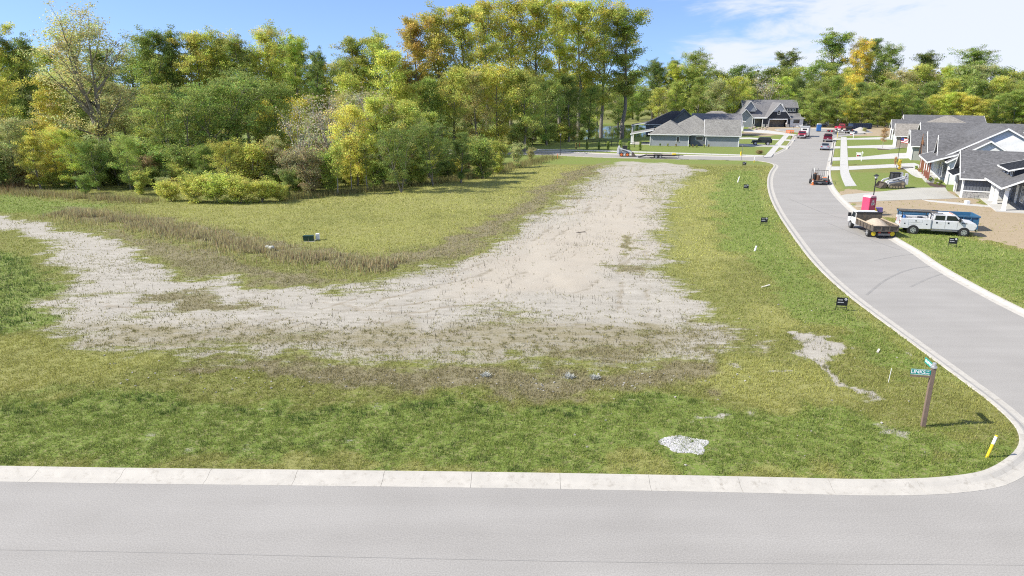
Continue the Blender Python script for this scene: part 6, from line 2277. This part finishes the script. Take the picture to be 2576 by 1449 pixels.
# ---- landscaping trailer loaded with tools
p = gp(2062, 466)
LT = thing('utility_trailer', 'small mesh-sided trailer full of tools and cans at the right kerb', 'trailer', (p[0], p[1] + .1, 0), R(68))
MB().box(0, 3.3, -1.05, 1.05, .52, .60).build('deck', pm('deck_planks', (.30, .25, .20)), LT)
fr = MB()
for s in (-1, 1):
    fr.box(0, 3.3, *sorted((s * 1.06, s * 1.12)), .45, .62)
    fr.tube([(0, s * 1.09, 1.15), (3.3, s * 1.09, 1.15)], .025)
    for i in range(9):
        fr.cyl((i * .41, s * 1.09, .6), (i * .41, s * 1.09, 1.15), .018, n=5)
fr.tube([(3.3, -1.09, 1.7), (3.3, 1.09, 1.7)], .03)
for i in range(10):
    fr.cyl((3.3, -1.09 + i * .242, .6), (3.3, -1.09 + i * .242, 1.7), .018, n=5)
fr.box(-.05, .02, -1.1, 1.1, .42, .62)
fr.build('frame', M_blk, LT)
for s in (-1, 1):
    wheel(LT, 1.5, s * 1.2, .34, .22)
    MB().box(-.06, -.051, s * .85 - .1, s * .85 + .1, .48, .58).build('tail_light', M_lamp_r, LT)
cd = random.Random(2)
for i, (x, y, r__, h, m_) in enumerate(((.5, .75, .24, .75, M_blk), (.5, .25, .24, .7, pm('brown_bin', (.12, .06, .035), .6)), (1.1, .7, .25, .8, M_blk), (1.1, .1, .22, .5, M_white), (1.7, .6, .26, .9, M_brown), (1.9, -.3, .2, .5, M_steel))):
    MB().cyl((x, y, .6), (x, y, .6 + h), r__ * .85, r__, n=12).build('bin', m_, LT)
for i in range(9):
    x, y = cd.uniform(.3, 1.9), cd.uniform(.1, .95)
    MB().cyl((x, y, .7), (x + cd.uniform(-.2, .2), y + cd.uniform(-.2, .25), 1.9 + cd.uniform(-.2, .35)), .03, n=5).build('tool_handle', cd.choice([M_white, M_int, M_white, M_steel]), LT)
for i in range(4):
    MB().cbox((.4 + i * .35, -.65 + cd.uniform(-.15, .2), .75 + cd.uniform(0, .15)), (.5, .35, .25), cd.uniform(0, 2), .3).build('cargo', M_orange if i == 1 else cd.choice([M_white, M_steel, M_int]), LT)
MB().box(-.07, -.052, -.25, .25, .25, .42).build('number_plate', M_steel, LT)


def cone(label, loc, s=1.0, grp=None):
    t = thing('traffic_cone', label, 'traffic cone', loc, .3, grp, s)
    MB().box(-.19, .19, -.19, .19, 0, .035).build('base', M_orange, t)
    MB().cyl((0, 0, .035), (0, 0, .72), .14, .03, 14).build('cone_body', M_orange, t)
    MB().cyl((0, 0, .42), (0, 0, .54), .081, .064, 14).build('band', M_white, t)
    return t


p = gp(2044, 465.5)
cone('orange traffic cone behind the mesh-sided tool trailer', (p[0], p[1], 0), 1.15)
for i, dx in enumerate((730, 765, 805)):
    p = gp(*zb((dx, 405))[0])
    t = thing('barricade', ('left', 'middle', 'right')[i] + ' of the three orange barricades near the two-storey house drive', 'barricade', (p[0], p[1], .1), R(-30), 'orange barricades')
    for z in (.45, .75, 1.0):
        MB().box(-.6, .6, -.02, .02, z - .09, z + .09).build('rail', M_orange, t)
    for s in (-1, 1):
        MB().box(s * .5 - .04, s * .5 + .04, -.3, .3, 0, .06).build('foot', M_blk, t)
        MB().box(s * .5 - .03, s * .5 + .03, -.06, -.021, .06, 1.05).build('post', M_orange, t)
# ================================================================== SIGNS, LAMPS, MARKERS
def text_mesh(txt, size, mat, name, parent, loc, rot, depth=.003):
    cu = bpy.data.curves.new(name, 'FONT')
    cu.body = txt
    cu.size = size
    cu.extrude = depth
    cu.offset = size * .02
    cu.align_x, cu.align_y = 'CENTER', 'CENTER'
    ob = bpy.data.objects.new(name, cu)
    COL.objects.link(ob)
    dg = bpy.context.evaluated_depsgraph_get()
    me = bpy.data.meshes.new_from_object(ob.evaluated_get(dg))
    bpy.data.objects.remove(ob)
    me.materials.clear()
    me.materials.append(mat)
    o = bpy.data.objects.new(name, me)
    COL.objects.link(o)
    o.parent = parent
    o.location = loc
    o.rotation_euler = rot
    return o


M_signgreen = pm('sign_green', (.0, .27, .23), .35, .05, 2)
M_post = pm('brown_square_post', (.19, .135, .105), .75, .15, 4, bump=.4, bscale=30)
M_galv = pm('galvanised', (.55, .55, .57), .35, .1, 4, metal=.6)
M_signwhite = pm('sign_white', (.80, .80, .80), .4, .02, 2)

px_, py_ = gp(2320, 1080, .1)
ST = thing('street_sign', 'brown post with two green street-name blades at the near corner', 'street sign', (px_, py_, gz(px_, py_)), R(-11))
MB().box(-.075, .075, -.075, .075, -.2, 2.52).build('post', M_post, ST, bevel=.008)
cap = MB().cyl((0, 0, 2.5), (0, 0, 2.56), .115, n=16).build('post_cap', M_galv, ST)
MB().cyl((0, 0, 2.561), (0, 0, 2.70), .075, .065, 14).build('cap_neck', M_galv, cap)
bl_ = MB().box(-.80, -.085, -.055, -.04, 2.19, 2.43).build('name_blade', M_signgreen, ST, bevel=.012)
ed = MB()
ed.box(-.79, -.10, -.058, -.0555, 2.20, 2.212)
ed.box(-.79, -.10, -.058, -.0555, 2.408, 2.42)
ed.build('blade_edge', M_signwhite, bl_)
text_mesh('LINKS', .195, M_signwhite, 'lettering', bl_, (-.535, -.0565, 2.31), (math.pi / 2, 0, 0))
text_mesh('LN', .07, M_signwhite, 'lettering', bl_, (-.20, -.0565, 2.355), (math.pi / 2, 0, 0))
text_mesh('2000', .07, M_signwhite, 'lettering', bl_, (-.205, -.0565, 2.26), (math.pi / 2, 0, 0))
MB().box(-.80, -.085, -.052, -.043, 2.10, 2.165).build('blade_support', M_post, ST)


Mb = Matrix.Rotation(R(92), 4, 'Z')
bl2 = MB().box(.085, .80, -.0075, .0075, 2.40, 2.62, Mb).build('name_blade', M_signgreen, ST)
tv = Mb @ Vector((.44, .0095, 2.51))
text_mesh('OLEFION', .15, M_signwhite, 'lettering', bl2, tv, (math.pi / 2, 0, R(92) - math.pi))


def marker(name, label, cat, loc, h, w_, cols, lean=(0, 0), grp=None):
    """flat flexible marker or pipe; cols = [(fraction from, to, material)]"""
    t = thing(name, label, cat, loc, 0, grp)
    t.rotation_euler = (lean[0], lean[1], .2)
    for i, (a, b_, m_) in enumerate(cols):
        MB().cyl((0, 0, h * a + (.002 if i else -.1)), (0, 0, h * b_), w_, n=10).build('band' if i else 'shaft', m_, t)
    return t


p = gp(2482, 1152, .1)
marker('utility_marker', 'yellow and white utility marker leaning at the near corner', 'marker', (*p, .1), .92, .05, [(0, .62, M_yellow), (.62, .95, M_signwhite), (.95, 1, M_yellow)], (0, R(14)))
p = gp(2234, 965, .1)
marker('survey_rod', 'thin pale survey rod standing left of the street sign post', 'marker', (*p, .1), .75, .012, [(0, 1, M_signwhite)], (0, R(4)))
p = gp(1897, 409, .1)
marker('utility_marker', 'small white and yellow marker at the cross street corner', 'marker', (*p, .1), .95, .06, [(0, .45, M_yellow), (.45, 1, M_signwhite)])
p = gp(1403, 399, .1)
marker('utility_marker', 'orange marker post by the lamp at the left of the cross street', 'marker', (*p, .1), .9, .07, [(0, 1, M_orange)])
p = gp(1458, 369, .1)
marker('utility_marker', 'orange marker post beyond the cross street left of the cypresses', 'marker', (*p, .1), .9, .07, [(0, 1, M_orange)])
p = gp(*zb((1682, 490))[0])
marker('utility_marker', 'yellow marker post by the far street lamp', 'marker', (*p, .1), 1.5, .06, [(0, 1, M_yellow)])
for i, (px, py, h) in enumerate(((1856, 457, .75), (1855, 461, .35), (1898, 633, .5))):
    p = gp(px, py, .1)
    marker('clean_out_pipe', ('taller white pipe stub on the verge near the cross street', 'short white pipe stub at the foot of the taller one', 'white pipe stub leaning in the grass halfway down the verge')[i], 'pipe', (*p, .1), h, .075, [(0, 1, M_signwhite)], (0, R(16)))


def yard_sign(label, px, pyb, rz):
    p = gp(px, pyb, .1)
    t = thing('yard_sign', label, 'sign', (*p, gz(*p)), rz, 'black yard signs')
    f = MB()
    for s in (-1, 1):
        f.box(s * .30 - .015, s * .30 + .015, -.015, .015, -.05, .80)
    f.box(-.285, .285, -.012, .012, .18, .21)
    f.build('frame', M_blk, t)
    pn = MB().box(-.284, .284, -.012, .008, .30, .80).build('panel', pm('sign_black', (.012, .013, .02), .4, .2, 2), t)
    ln = MB()
    for z, spans in ((.655, ((-.24, -.11), (-.10, .02))), (.50, ((-.25, -.12), (-.10, .01), (.02, .09)))):
        for a, b_ in spans:
            ln.box(a, b_, -.016, -.0125, z - .028, z + .028)
    ln.build('lettering', pm('sign_lettering', (.45, .45, .47), .5, .1, 2), pn)
    rg_ = MB()
    for i in range(16):
        a0, a1 = i * math.pi / 8, (i + 1) * math.pi / 8
        if i == 1:
            continue
        rg_.prism([(.19 + .075 * math.cos(a0), .71 + .075 * math.sin(a0)), (.19 + .075 * math.cos(a1), .71 + .075 * math.sin(a1)), (.19 + .05 * math.cos(a1), .71 + .05 * math.sin(a1)), (.19 + .05 * math.cos(a0), .71 + .05 * math.sin(a0))], 'y', -.017, -.0125)
    rg_.box(.17, .19, -.017, -.0125, .68, .75)
    rg_.box(.21, .23, -.017, -.0125, .67, .74)
    rg_.build('emblem', M_signwhite, pn)
    return t


yard_sign('black yard sign nearest the camera on the left verge', 2115, 784, R(-10))
yard_sign('black yard sign on the left verge halfway along the bend', 1921, 570, R(-8))
yard_sign('black yard sign on the left verge below the white pipe stubs', 1876, 481, R(-8))
yard_sign('farthest black yard sign, close to the cross street', 1872, 419, R(-5))
yard_sign('black yard sign on the grass in front of the white service truck', 2395, 622, R(-20))


def street_lamp(label, p, h=4.2, z=.1):
    t = thing('street_lamp', label, 'street lamp', (*p, z), 0, 'black post-top street lamps')
    MB().cyl((0, 0, 0), (0, 0, .5), .11, .08, 12).build('lamp_base', M_blk, t)
    MB().cyl((0, 0, .5), (0, 0, h - .55), .06, .045, 10).build('post', M_blk, t)
    MB().cyl((0, 0, h - .55), (0, 0, h - .38), .07, .12, 12).build('collar', M_blk, t)
    MB().cyl((0, 0, h - .38), (0, 0, h - .14), .13, .17, 12).build('globe', M_lamp_w, t)
    hd = MB().cyl((0, 0, h - .138), (0, 0, h + .02), .30, .09, 16).build('lamp_hood', M_blk, t)
    MB().cyl((0, 0, h + .021), (0, 0, h + .12), .03, .01, 8).build('finial', M_blk, hd)
    return t


street_lamp('black street lamp beside the pink portable toilet', gp(2190, 542))
street_lamp('black street lamp on the right verge near the parked maroon pickup', gp(2090, 416))
street_lamp('black street lamp at the left end of the cross street', gp(1409, 391))
street_lamp('black street lamp among the equipment at the head of the street', gp(2103.5, 338))
p = gp(1865, 404)
SP = thing('sign_post', 'slim grey sign post at the cross street junction', 'sign post', (*p, .1), 0)
MB().cyl((0, 0, -.1), (0, 0, 2.7), .035, n=8).build('post', M_steel, SP)
MB().box(-.03, .03, -.3, .3, 2.5, 2.68).build('name_blade', M_steel, SP)

p = gp(1863.5, 392.6)
HY = thing('fire_hydrant', 'yellow fire hydrant on the far side of the cross street', 'hydrant', (*p, .1), 0)
MB().cyl((0, 0, 0), (0, 0, .6), .14, .12, 12).build('barrel', M_yellow, HY)
MB().ball((0, 0, .62), .15, .15, .14).build('bonnet', M_yellow, HY)
for a in (0, 2.1, 4.2):
    MB().cyl((0, 0, .45), (.22 * math.cos(a), .22 * math.sin(a), .45), .06, n=8).build('outlet', M_yellow, HY)
MB().cyl((0, 0, 0), (0, 0, .05), .2, n=12).build('flange', M_yellow, HY)
MB().cyl((0, 0, .76), (0, 0, .84), .035, n=6).build('nut', M_yellow, HY)


def sale_sign(label, px, py):
    p = gp(px, py)
    t = thing('sale_sign', label, 'sign', (*p, .1), R(-25), 'white post signs')
    MB().box(-.05, .05, -.05, .05, -.1, 1.75).build('post', M_signwhite, t)
    MB().box(-1.0, .25, -.04, .04, 1.45, 1.54).build('arm', M_signwhite, t)
    pn = MB().box(-.9, -.15, -.02, .02, .78, 1.40).build('board', M_signwhite, t)
    MB().box(-.84, -.5, -.025, -.0205, .84, 1.1).build('board_print', M_lamp_r, pn)
    MB().box(-.48, -.2, -.025, -.0205, .84, 1.1).build('board_print', M_blk, pn)
    return t


sale_sign('white post sign on the lawn strip before the second drive', 2166, 407)
sale_sign('smaller-looking white post sign farther up by the gravel heap', 2146, 349)

# utility cabinets in the meadow
M_xf = pm('transformer_green', (.022, .06, .04), .5, .15, 2)
p = gp(777, 607)
TX = thing('transformer_box', 'dark green utility transformer box in the meadow', 'utility box', (*p, gz(*p)), R(8), None, .68)
MB().prism([(-.62, 0), (.62, 0), (.62, .62), (-.62, .62)], 'y', -.45, .5).build('cabinet', M_xf, TX, bevel=.03)
MB().prism([(-.5, .58), (.52, .58), (.52, .68), (-.5, .76)], 'x', -.66, .66).build('lid', M_xf, TX, bevel=.02)
MB().box(.624, .64, -.3, .35, .1, .55).build('side_panel', M_blk, TX)
MB().box(-.8, .8, -.6, .6, -.12, .03).build('pad', M_walk, TX)
p = gp(800, 604)
PD = thing('pedestal_box', 'white utility pedestal right of the green transformer box', 'utility box', (*p, gz(*p)), R(8), None, .8)
MB().box(-.2, .2, -.2, .2, -.1, .62).build('cabinet', M_signwhite, PD, bevel=.03)
MB().box(-.22, .22, -.22, .22, .621, .70).build('lid', M_signwhite, PD, bevel=.03)
p = gp(680, 632)
BO = MB()
rg = random.Random(6)
for i in range(5):
    BO.ball((rg.uniform(-.3, .3), rg.uniform(-.2, .2), .12 + rg.uniform(0, .2)), rg.uniform(.14, .26), rg.uniform(.12, .22), rg.uniform(.12, .2), 8, 5)
bo = BO.build('boulder', pm('pale_boulder', (.46, .46, .42), .9, .25, 4, bump=.8, bscale=9))
bo.location = (*p, gz(*p))
tag(bo, 'pale rough boulder lying in the dead weed belt', 'boulder')
for i, (px, py, l, a, lab) in enumerate(((1925, 728, .8, .5, 'pale plank lying on the grass of the left verge'), (2208, 890, .45, .9, 'bent white strip lying in the grass above the survey rod'), (2152, 520, 1.3, -.5, 'left pale board lying near the pink portable toilet'), (2166, 524, 1.2, -.6, 'right pale board lying near the pink portable toilet'), (1461, 585, .9, .2, 'dark weathered board lying on the bare soil'))):
    p = gp(px, py)
    o = MB().box(-l / 2, l / 2, -.05, .05, 0, .03).build('board', M_rust if 'dark' in lab else pm('bleached_board', (.56, .53, .47), .8, .1, 3))
    o.location = (*p, gz(*p) + .05)
    o.rotation_euler = (R(4), R(-5), a)
    tag(o, lab, 'board')

# grey-leaved weeds in the swale
for i, (px, py, lab) in enumerate(((1222, 948, 'left'), (1432, 950, 'middle'), (1497, 949, 'right'))):
    p = gp(px, py)
    rng_ = np.random.default_rng(200 + i)
    n = 160
    v = np.zeros((n, 3, 3))
    a = rng_.uniform(0, 6.28, n)
    rr = rng_.uniform(.05, .30, n)
    base = rng_.normal(0, .08, (n, 2))
    v[:, 0, :2] = base + np.stack([-np.sin(a), np.cos(a)], 1) * .03
    v[:, 1, :2] = base - np.stack([-np.sin(a), np.cos(a)], 1) * .03
    v[:, 2, :2] = base + np.stack([np.cos(a), np.sin(a)], 1) * rr[:, None]
    v[:, 2, 2] = rng_.uniform(.03, .22, n)
    o = np_mesh('grey_weed', v.reshape(-1, 3), 3, M_grass, None, {'tone': np.repeat(np.array([[.52, .53, .49]]) * rng_.uniform(.6, 1.3, (n, 1)), 3, 0)})
    o.location = (*p, gz(*p))
    tag(o, lab + ' of the three pale grey-leaved weeds in the swale', 'weed', 'pale weeds in the swale')

# ================================================================== PLANTING AROUND THE HOUSES
for i, px in enumerate((1450, 1477, 1506, 1529.5, 1560, 1580.5, 1609.6)):
    X, Y = gp(px, (376, 377.5, 378, 378, 378, 379, 379.5)[i])
    plant('arb', X, Y, (1.5, 1.7, 1.7, 1.8, 2.0, 1.9, 1.85)[i], ('gg', 'g2', 'g', 'g', 'g2', 'g', 'g')[i], 'cypress_shrub', ('first', 'second', 'third', 'fourth', 'fifth', 'sixth', 'last')[i] + ' clipped cypress from the left in the row beyond the cross street', 'shrub', 'row of clipped cypresses', 1.3, z=.1)
plant_px('sap', 2220, 374.5, 322, 'red', 'young_tree', 'young red-brown tree with staked trunk before the sage house', 'tree', None, 1.2)
plant_px('bush', 2262, 427, 402, 'gold', 'shrub', 'upright golden shrub beside the white house walk', 'shrub', None, .55)
plant_px('sap', 2250, 426, 395, 'red', 'young_tree', 'thin reddish sapling beside the upright golden shrub', 'tree', None, .8)
plant_px('ever', 1838, 366, 353, 'g', 'shrub', 'conical shrub at the garage corner of the grey corner house', 'shrub', None, .9)
plant_px('bush', 2175, 335, 320, 'gg', 'shrub', 'dry bush on bare ground right of the grey gravel heap', 'shrub')
bedg = 'planting beds by the houses'
for i, (px, py, h, c) in enumerate(((2303, 428, .7, 'g'), (2312, 434, .6, 'red'), (2318, 440, .7, 'g2'), (2324, 446, .6, 'or'), (2332, 452, .6, 'red'), (2340, 461, .8, 'g'), (2352, 465, .9, 'g2'), (2362, 468, .8, 'dk'))):
    X, Y = gp(px, py)
    plant('bush', X, Y, h, c, 'bedding_shrub', 'low %s shrub, number %s along the mulch bed of the white house' % (('green', 'red', 'green', 'orange', 'red', 'green', 'green', 'dark green')[i], ('one', 'two', 'three', 'four', 'five', 'six', 'seven', 'eight')[i]), 'shrub', bedg, 1.0, z=.1)
M_mulch = pm('mulch', (.075, .048, .038), .95, .3, 4, bump=.6, bscale=20)
for pts in ([(2288, 424), (2312, 428), (2342, 455), (2380, 470), (2376, 478), (2340, 470), (2316, 448)], [(2254, 423), (2272, 422), (2276, 428), (2256, 429)], [(2205, 372), (2235, 371), (2240, 378), (2208, 378)]):
    slab('mulch_bed', gps(pts), M_mulch, .118, 'structure', .1)
for i, (px, py) in enumerate(((1735, 371.5), (1743, 372), (1752, 372.5), (1772, 372), (1782, 371), (1660, 369), (1680, 369.5), (1700, 370))):
    X, Y = gp(px, py)
    plant('bush2', X, Y, .7, rt.choice(['g', 'g2', 'br']), 'bedding_shrub', 'low shrub, number %s at the foot of the grey corner house' % ('one', 'two', 'three', 'four', 'five', 'six', 'seven', 'eight')[i], 'shrub', 'beds of the grey corner house', 1.0, z=.1)
X, Y = gp(*zb((175, 800))[0])
plant('bush', X, Y, .9, 'br', 'bedding_shrub', 'brown shrub bed beside the left footpath', 'shrub', None, 2.2, z=.1)

# ---- black rail fence behind the corner house
FN = thing('rail_fence', 'black rail fence running from the pond side to the grey corner house', 'fence', (0, 0, 0))
fpts = resample(gps([(1475, 362), (1520, 366), (1560, 371), (1608, 372)]), 2.2)
for i, q in enumerate(fpts):
    MB().box(q[0] - .05, q[0] + .05, q[1] - .05, q[1] + .05, -.05, 1.25).build('post', M_blk, FN)
    if i:
        a = fpts[i - 1]
        for z in (.35, .75, 1.12):
            MB().cyl((a[0], a[1], z), (q[0], q[1], z), .035, n=6).build('rail', M_blk, FN)

# ---- flag on a pole by the white house
p = gp(2255, 423)
FL = thing('flag_pole', 'flag with red and white stripes on a dark pole before the white house', 'flag', (*p, .1), R(-60))
MB().cyl((0, 0, -.1), (0, 0, 5.0), .05, .03, 8).build('pole', M_blk, FL)
MB().ball((0, 0, 5.03), .06).build('finial', M_galv, FL)


def flag_strip(x0, x1, z0, z1, mat, name, y=0.0):
    mb = MB()
    n_ = 10
    vs = []
    for sgn in (-.004, .004):
        for i in range(n_ + 1):
            x = x0 + (x1 - x0) * i / n_
            w_ = .07 * math.sin(x * 7)
            dz = -.12 * x * x
            vs += [(x, w_ + sgn + y, z0 + dz), (x, w_ + sgn + y, z1 + dz)]
    m_ = 2 * (n_ + 1)
    fs = []
    for i in range(n_):
        a = 2 * i
        fs += [(a, a + 2, a + 3, a + 1), (m_ + a, m_ + a + 1, m_ + a + 3, m_ + a + 2), (a, a + 2, m_ + a + 2, m_ + a), (a + 1, a + 3, m_ + a + 3, m_ + a + 1)]
    return mb.add(vs, fs).build(name, mat, FL)


for i in range(7):
    flag_strip(.04, 1.25, 4.15 + i * .11, 4.15 + (i + 1) * .11 - .002, M_lamp_r if i % 2 == 0 else M_signwhite, 'stripe')
flag_strip(.04, .55, 4.48, 4.92, pm('flag_blue', (.02, .03, .16), .6), 'canton', -.012)
flag_strip(.04, .55, 4.48, 4.92, pm('flag_blue', (.02, .03, .16), .6), 'canton', .012)

# ---- bins, mailboxes and odds and ends
p = on_right(11.0, -1.4)
WB = thing('wheelie_bin', 'grey-green bin standing inside the open garage of the nearest house', 'bin', (p[0], p[1], .15), 0)
MB().cyl((0, 0, .02), (0, 0, .85), .27, .33, 14).build('bin_body', pm('bin_grey', (.16, .19, .18), .5), WB)
MB().cyl((0, 0, .851), (0, 0, .92), .36, .33, 14).build('bin_lid', M_blk, WB)
for i, pp in enumerate((gp(*zc((232, 1205))[0]), gp(*zc((1650, 1225))[0]))):
    MX = thing('mailbox', ('dark mailbox by the upper drive of the grey corner house', 'dark mailbox on the verge left of the red pickup')[i], 'mailbox', (*pp, .1), R(-20))
    MB().box(-.05, .05, -.05, .05, -.05, 1.0).build('post', M_blk, MX)
    MB().prism([(-.11, 1.0), (.11, 1.0), (.11, 1.14), (.06, 1.22), (-.06, 1.22), (-.11, 1.14)], 'y', -.26, .26).build('box', M_blk, MX)
p = gp(*z3((1972, 475))[0])
o = MB().box(-.22, .22, -.22, .22, 0, .4).build('white_bucket', M_signwhite, None, bevel=.03)
o.location = (*p, .11)
tag(o, 'white box standing on the new path of the dirt yard', 'box')
p = gp(*z3((1030, 560))[0])
o = MB().box(-.4, .4, -.25, .25, 0, .5).build('supply_crate', pm('purple_pack', (.16, .13, .34), .5), None, bevel=.02)
o.location = (*p, .11)
tag(o, 'purple and white pack behind the dump truck headboard', 'crate')
p = gp(*z3((985, 562))[0])
o = MB().prism([(-.35, 0), (.35, 0), (0, .6)], 'y', -.3, .3).build('yellow_tarp', M_yellow, None, bevel=.02)
o.location = (*p, .11)
tag(o, 'small yellow peaked cover between pink toilet and purple pack', 'cover')
rg = random.Random(9)
for i in range(14):
    px, py = rg.uniform(1885, 1942), rg.uniform(321.5, 329)
    X, Y = gp(px, py)
    mb = MB().ball((0, 0, 0), rg.uniform(.3, .7), rg.uniform(.3, .6), rg.uniform(.2, .45), 8, 5)
    o = mb.build('field_stone', M_stone2)
    o.location = (X, Y, .25)
    o.rotation_euler = (rg.uniform(-.3, .3), rg.uniform(-.3, .3), rg.uniform(0, 3))
    tag(o, 'brown field stone, %s of the rubble before the two-storey house' % nth(i), 'stone', 'rubble before the two-storey house')


# ================================================================== PEOPLE (two workers by the far house)
def person(label, loc, rz, joints, cloth_top, cloth_leg):
    """one skinned body grown over a joint skeleton; head, hair and clothes follow it"""
    names = list(joints)
    bones = [('pelvis', 'waist'), ('waist', 'chest'), ('chest', 'neck'), ('neck', 'head'), ('head', 'crown'),
             ('chest', 'shl'), ('shl', 'ell'), ('ell', 'wrl'), ('wrl', 'hal'), ('chest', 'shr'), ('shr', 'elr'), ('elr', 'wrr'), ('wrr', 'har'),
             ('pelvis', 'hil'), ('hil', 'knl'), ('knl', 'anl'), ('anl', 'tol'), ('pelvis', 'hir'), ('hir', 'knr'), ('knr', 'anr'), ('anr', 'tor')]
    rad = {'pelvis': .15, 'waist': .135, 'chest': .155, 'neck': .06, 'head': .085, 'crown': .085, 'shl': .07, 'shr': .07, 'ell': .05, 'elr': .05, 'wrl': .036, 'wrr': .036, 'hal': .04, 'har': .04,
           'hil': .095, 'hir': .095, 'knl': .065, 'knr': .065, 'anl': .05, 'anr': .05, 'tol': .045, 'tor': .045}
    me = bpy.data.meshes.new('person')
    me.from_pydata([joints[n_] for n_ in names], [(names.index(a), names.index(b_)) for a, b_ in bones], [])
    o = bpy.data.objects.new('person', me)
    COL.objects.link(o)
    md = o.modifiers.new('skin', 'SKIN')
    for i, n_ in enumerate(names):
        me.skin_vertices[0].data[i].radius = (rad[n_], rad[n_])
        me.skin_vertices[0].data[i].use_root = (n_ == 'pelvis')
    sb = o.modifiers.new('sub', 'SUBSURF')
    sb.levels = sb.render_levels = 2
    dg = bpy.context.evaluated_depsgraph_get()
    bm_ = bpy.data.meshes.new_from_object(o.evaluated_get(dg))
    o.modifiers.clear()
    o.data = bm_
    skin = pm('skin', (.42, .25, .17), .6, .08, 3)
    bm_.materials.clear()
    for m_ in (skin, cloth_top, cloth_leg, M_blk):
        bm_.materials.append(m_)
    pz = joints['waist'][2]
    for poly in bm_.polygons:
        c = poly.center
        k = 0
        dmin = min(names, key=lambda n_: (Vector(joints[n_]) - c).length)
        if dmin in ('waist', 'chest', 'shl', 'shr', 'ell', 'elr'):
            k = 1
        elif dmin in ('pelvis', 'hil', 'hir', 'knl', 'knr'):
            k = 2
        elif dmin in ('anl', 'anr', 'tol', 'tor'):
            k = 3
        poly.material_index = k
        poly.use_smooth = True
    o.location = loc
    o.rotation_euler = (0, 0, rz)
    tag(o, label, 'person')
    cr = Vector(joints['crown'])
    h_ = MB().ball((cr.x, cr.y + .01, cr.z + .03), .105, .115, .085, 12, 7).build('hair', pm('dark_hair', (.03, .02, .015), .8), o, smooth=True)
    return o


std = {'pelvis': (0, 0, .95), 'waist': (0, 0, 1.12), 'chest': (0, 0, 1.36), 'neck': (0, 0, 1.52), 'head': (0, -.02, 1.64), 'crown': (0, -.01, 1.72),
       'shl': (.19, 0, 1.43), 'ell': (.25, -.02, 1.14), 'wrl': (.24, -.14, .92), 'hal': (.23, -.19, .84), 'shr': (-.19, 0, 1.43), 'elr': (-.25, -.04, 1.15), 'wrr': (-.2, -.22, 1.0), 'har': (-.18, -.29, .97),
       'hil': (.10, 0, .9), 'knl': (.11, -.02, .50), 'anl': (.12, .02, .09), 'tol': (.13, -.14, .04), 'hir': (-.10, 0, .9), 'knr': (-.12, -.06, .50), 'anr': (-.13, 0, .09), 'tor': (-.14, -.16, .04)}
bent = dict(std)
bent.update({'pelvis': (0, .15, .82), 'waist': (0, .02, .96), 'chest': (0, -.22, 1.06), 'neck': (0, -.38, 1.12), 'head': (0, -.48, 1.14), 'crown': (0, -.55, 1.17),
             'shl': (.19, -.27, 1.08), 'ell': (.22, -.32, .80), 'wrl': (.18, -.40, .55), 'hal': (.17, -.43, .47), 'shr': (-.19, -.27, 1.08), 'elr': (-.22, -.34, .80), 'wrr': (-.18, -.44, .56), 'har': (-.16, -.47, .48),
             'hil': (.10, .14, .78), 'knl': (.12, -.06, .45), 'anl': (.12, .06, .09), 'tol': (.13, -.10, .04), 'hir': (-.10, .14, .78), 'knr': (-.13, -.08, .45), 'anr': (-.13, .06, .09), 'tor': (-.14, -.10, .04)})
p = gp(*zc((1525, 885))[0])
person('person standing in pale work clothes in front of the two-storey house', (*p, .1), R(-30), std, pm('pale_shirt', (.55, .55, .54), .8), pm('work_trousers', (.30, .28, .25), .8))
p = gp(*zc((1722, 908))[0])
person('person bending over in dark trousers on the bare ground by the two-storey house', (*p, .1), R(60), bent, pm('grey_shirt', (.25, .24, .25), .8), pm('dark_trousers', (.05, .055, .07), .8))
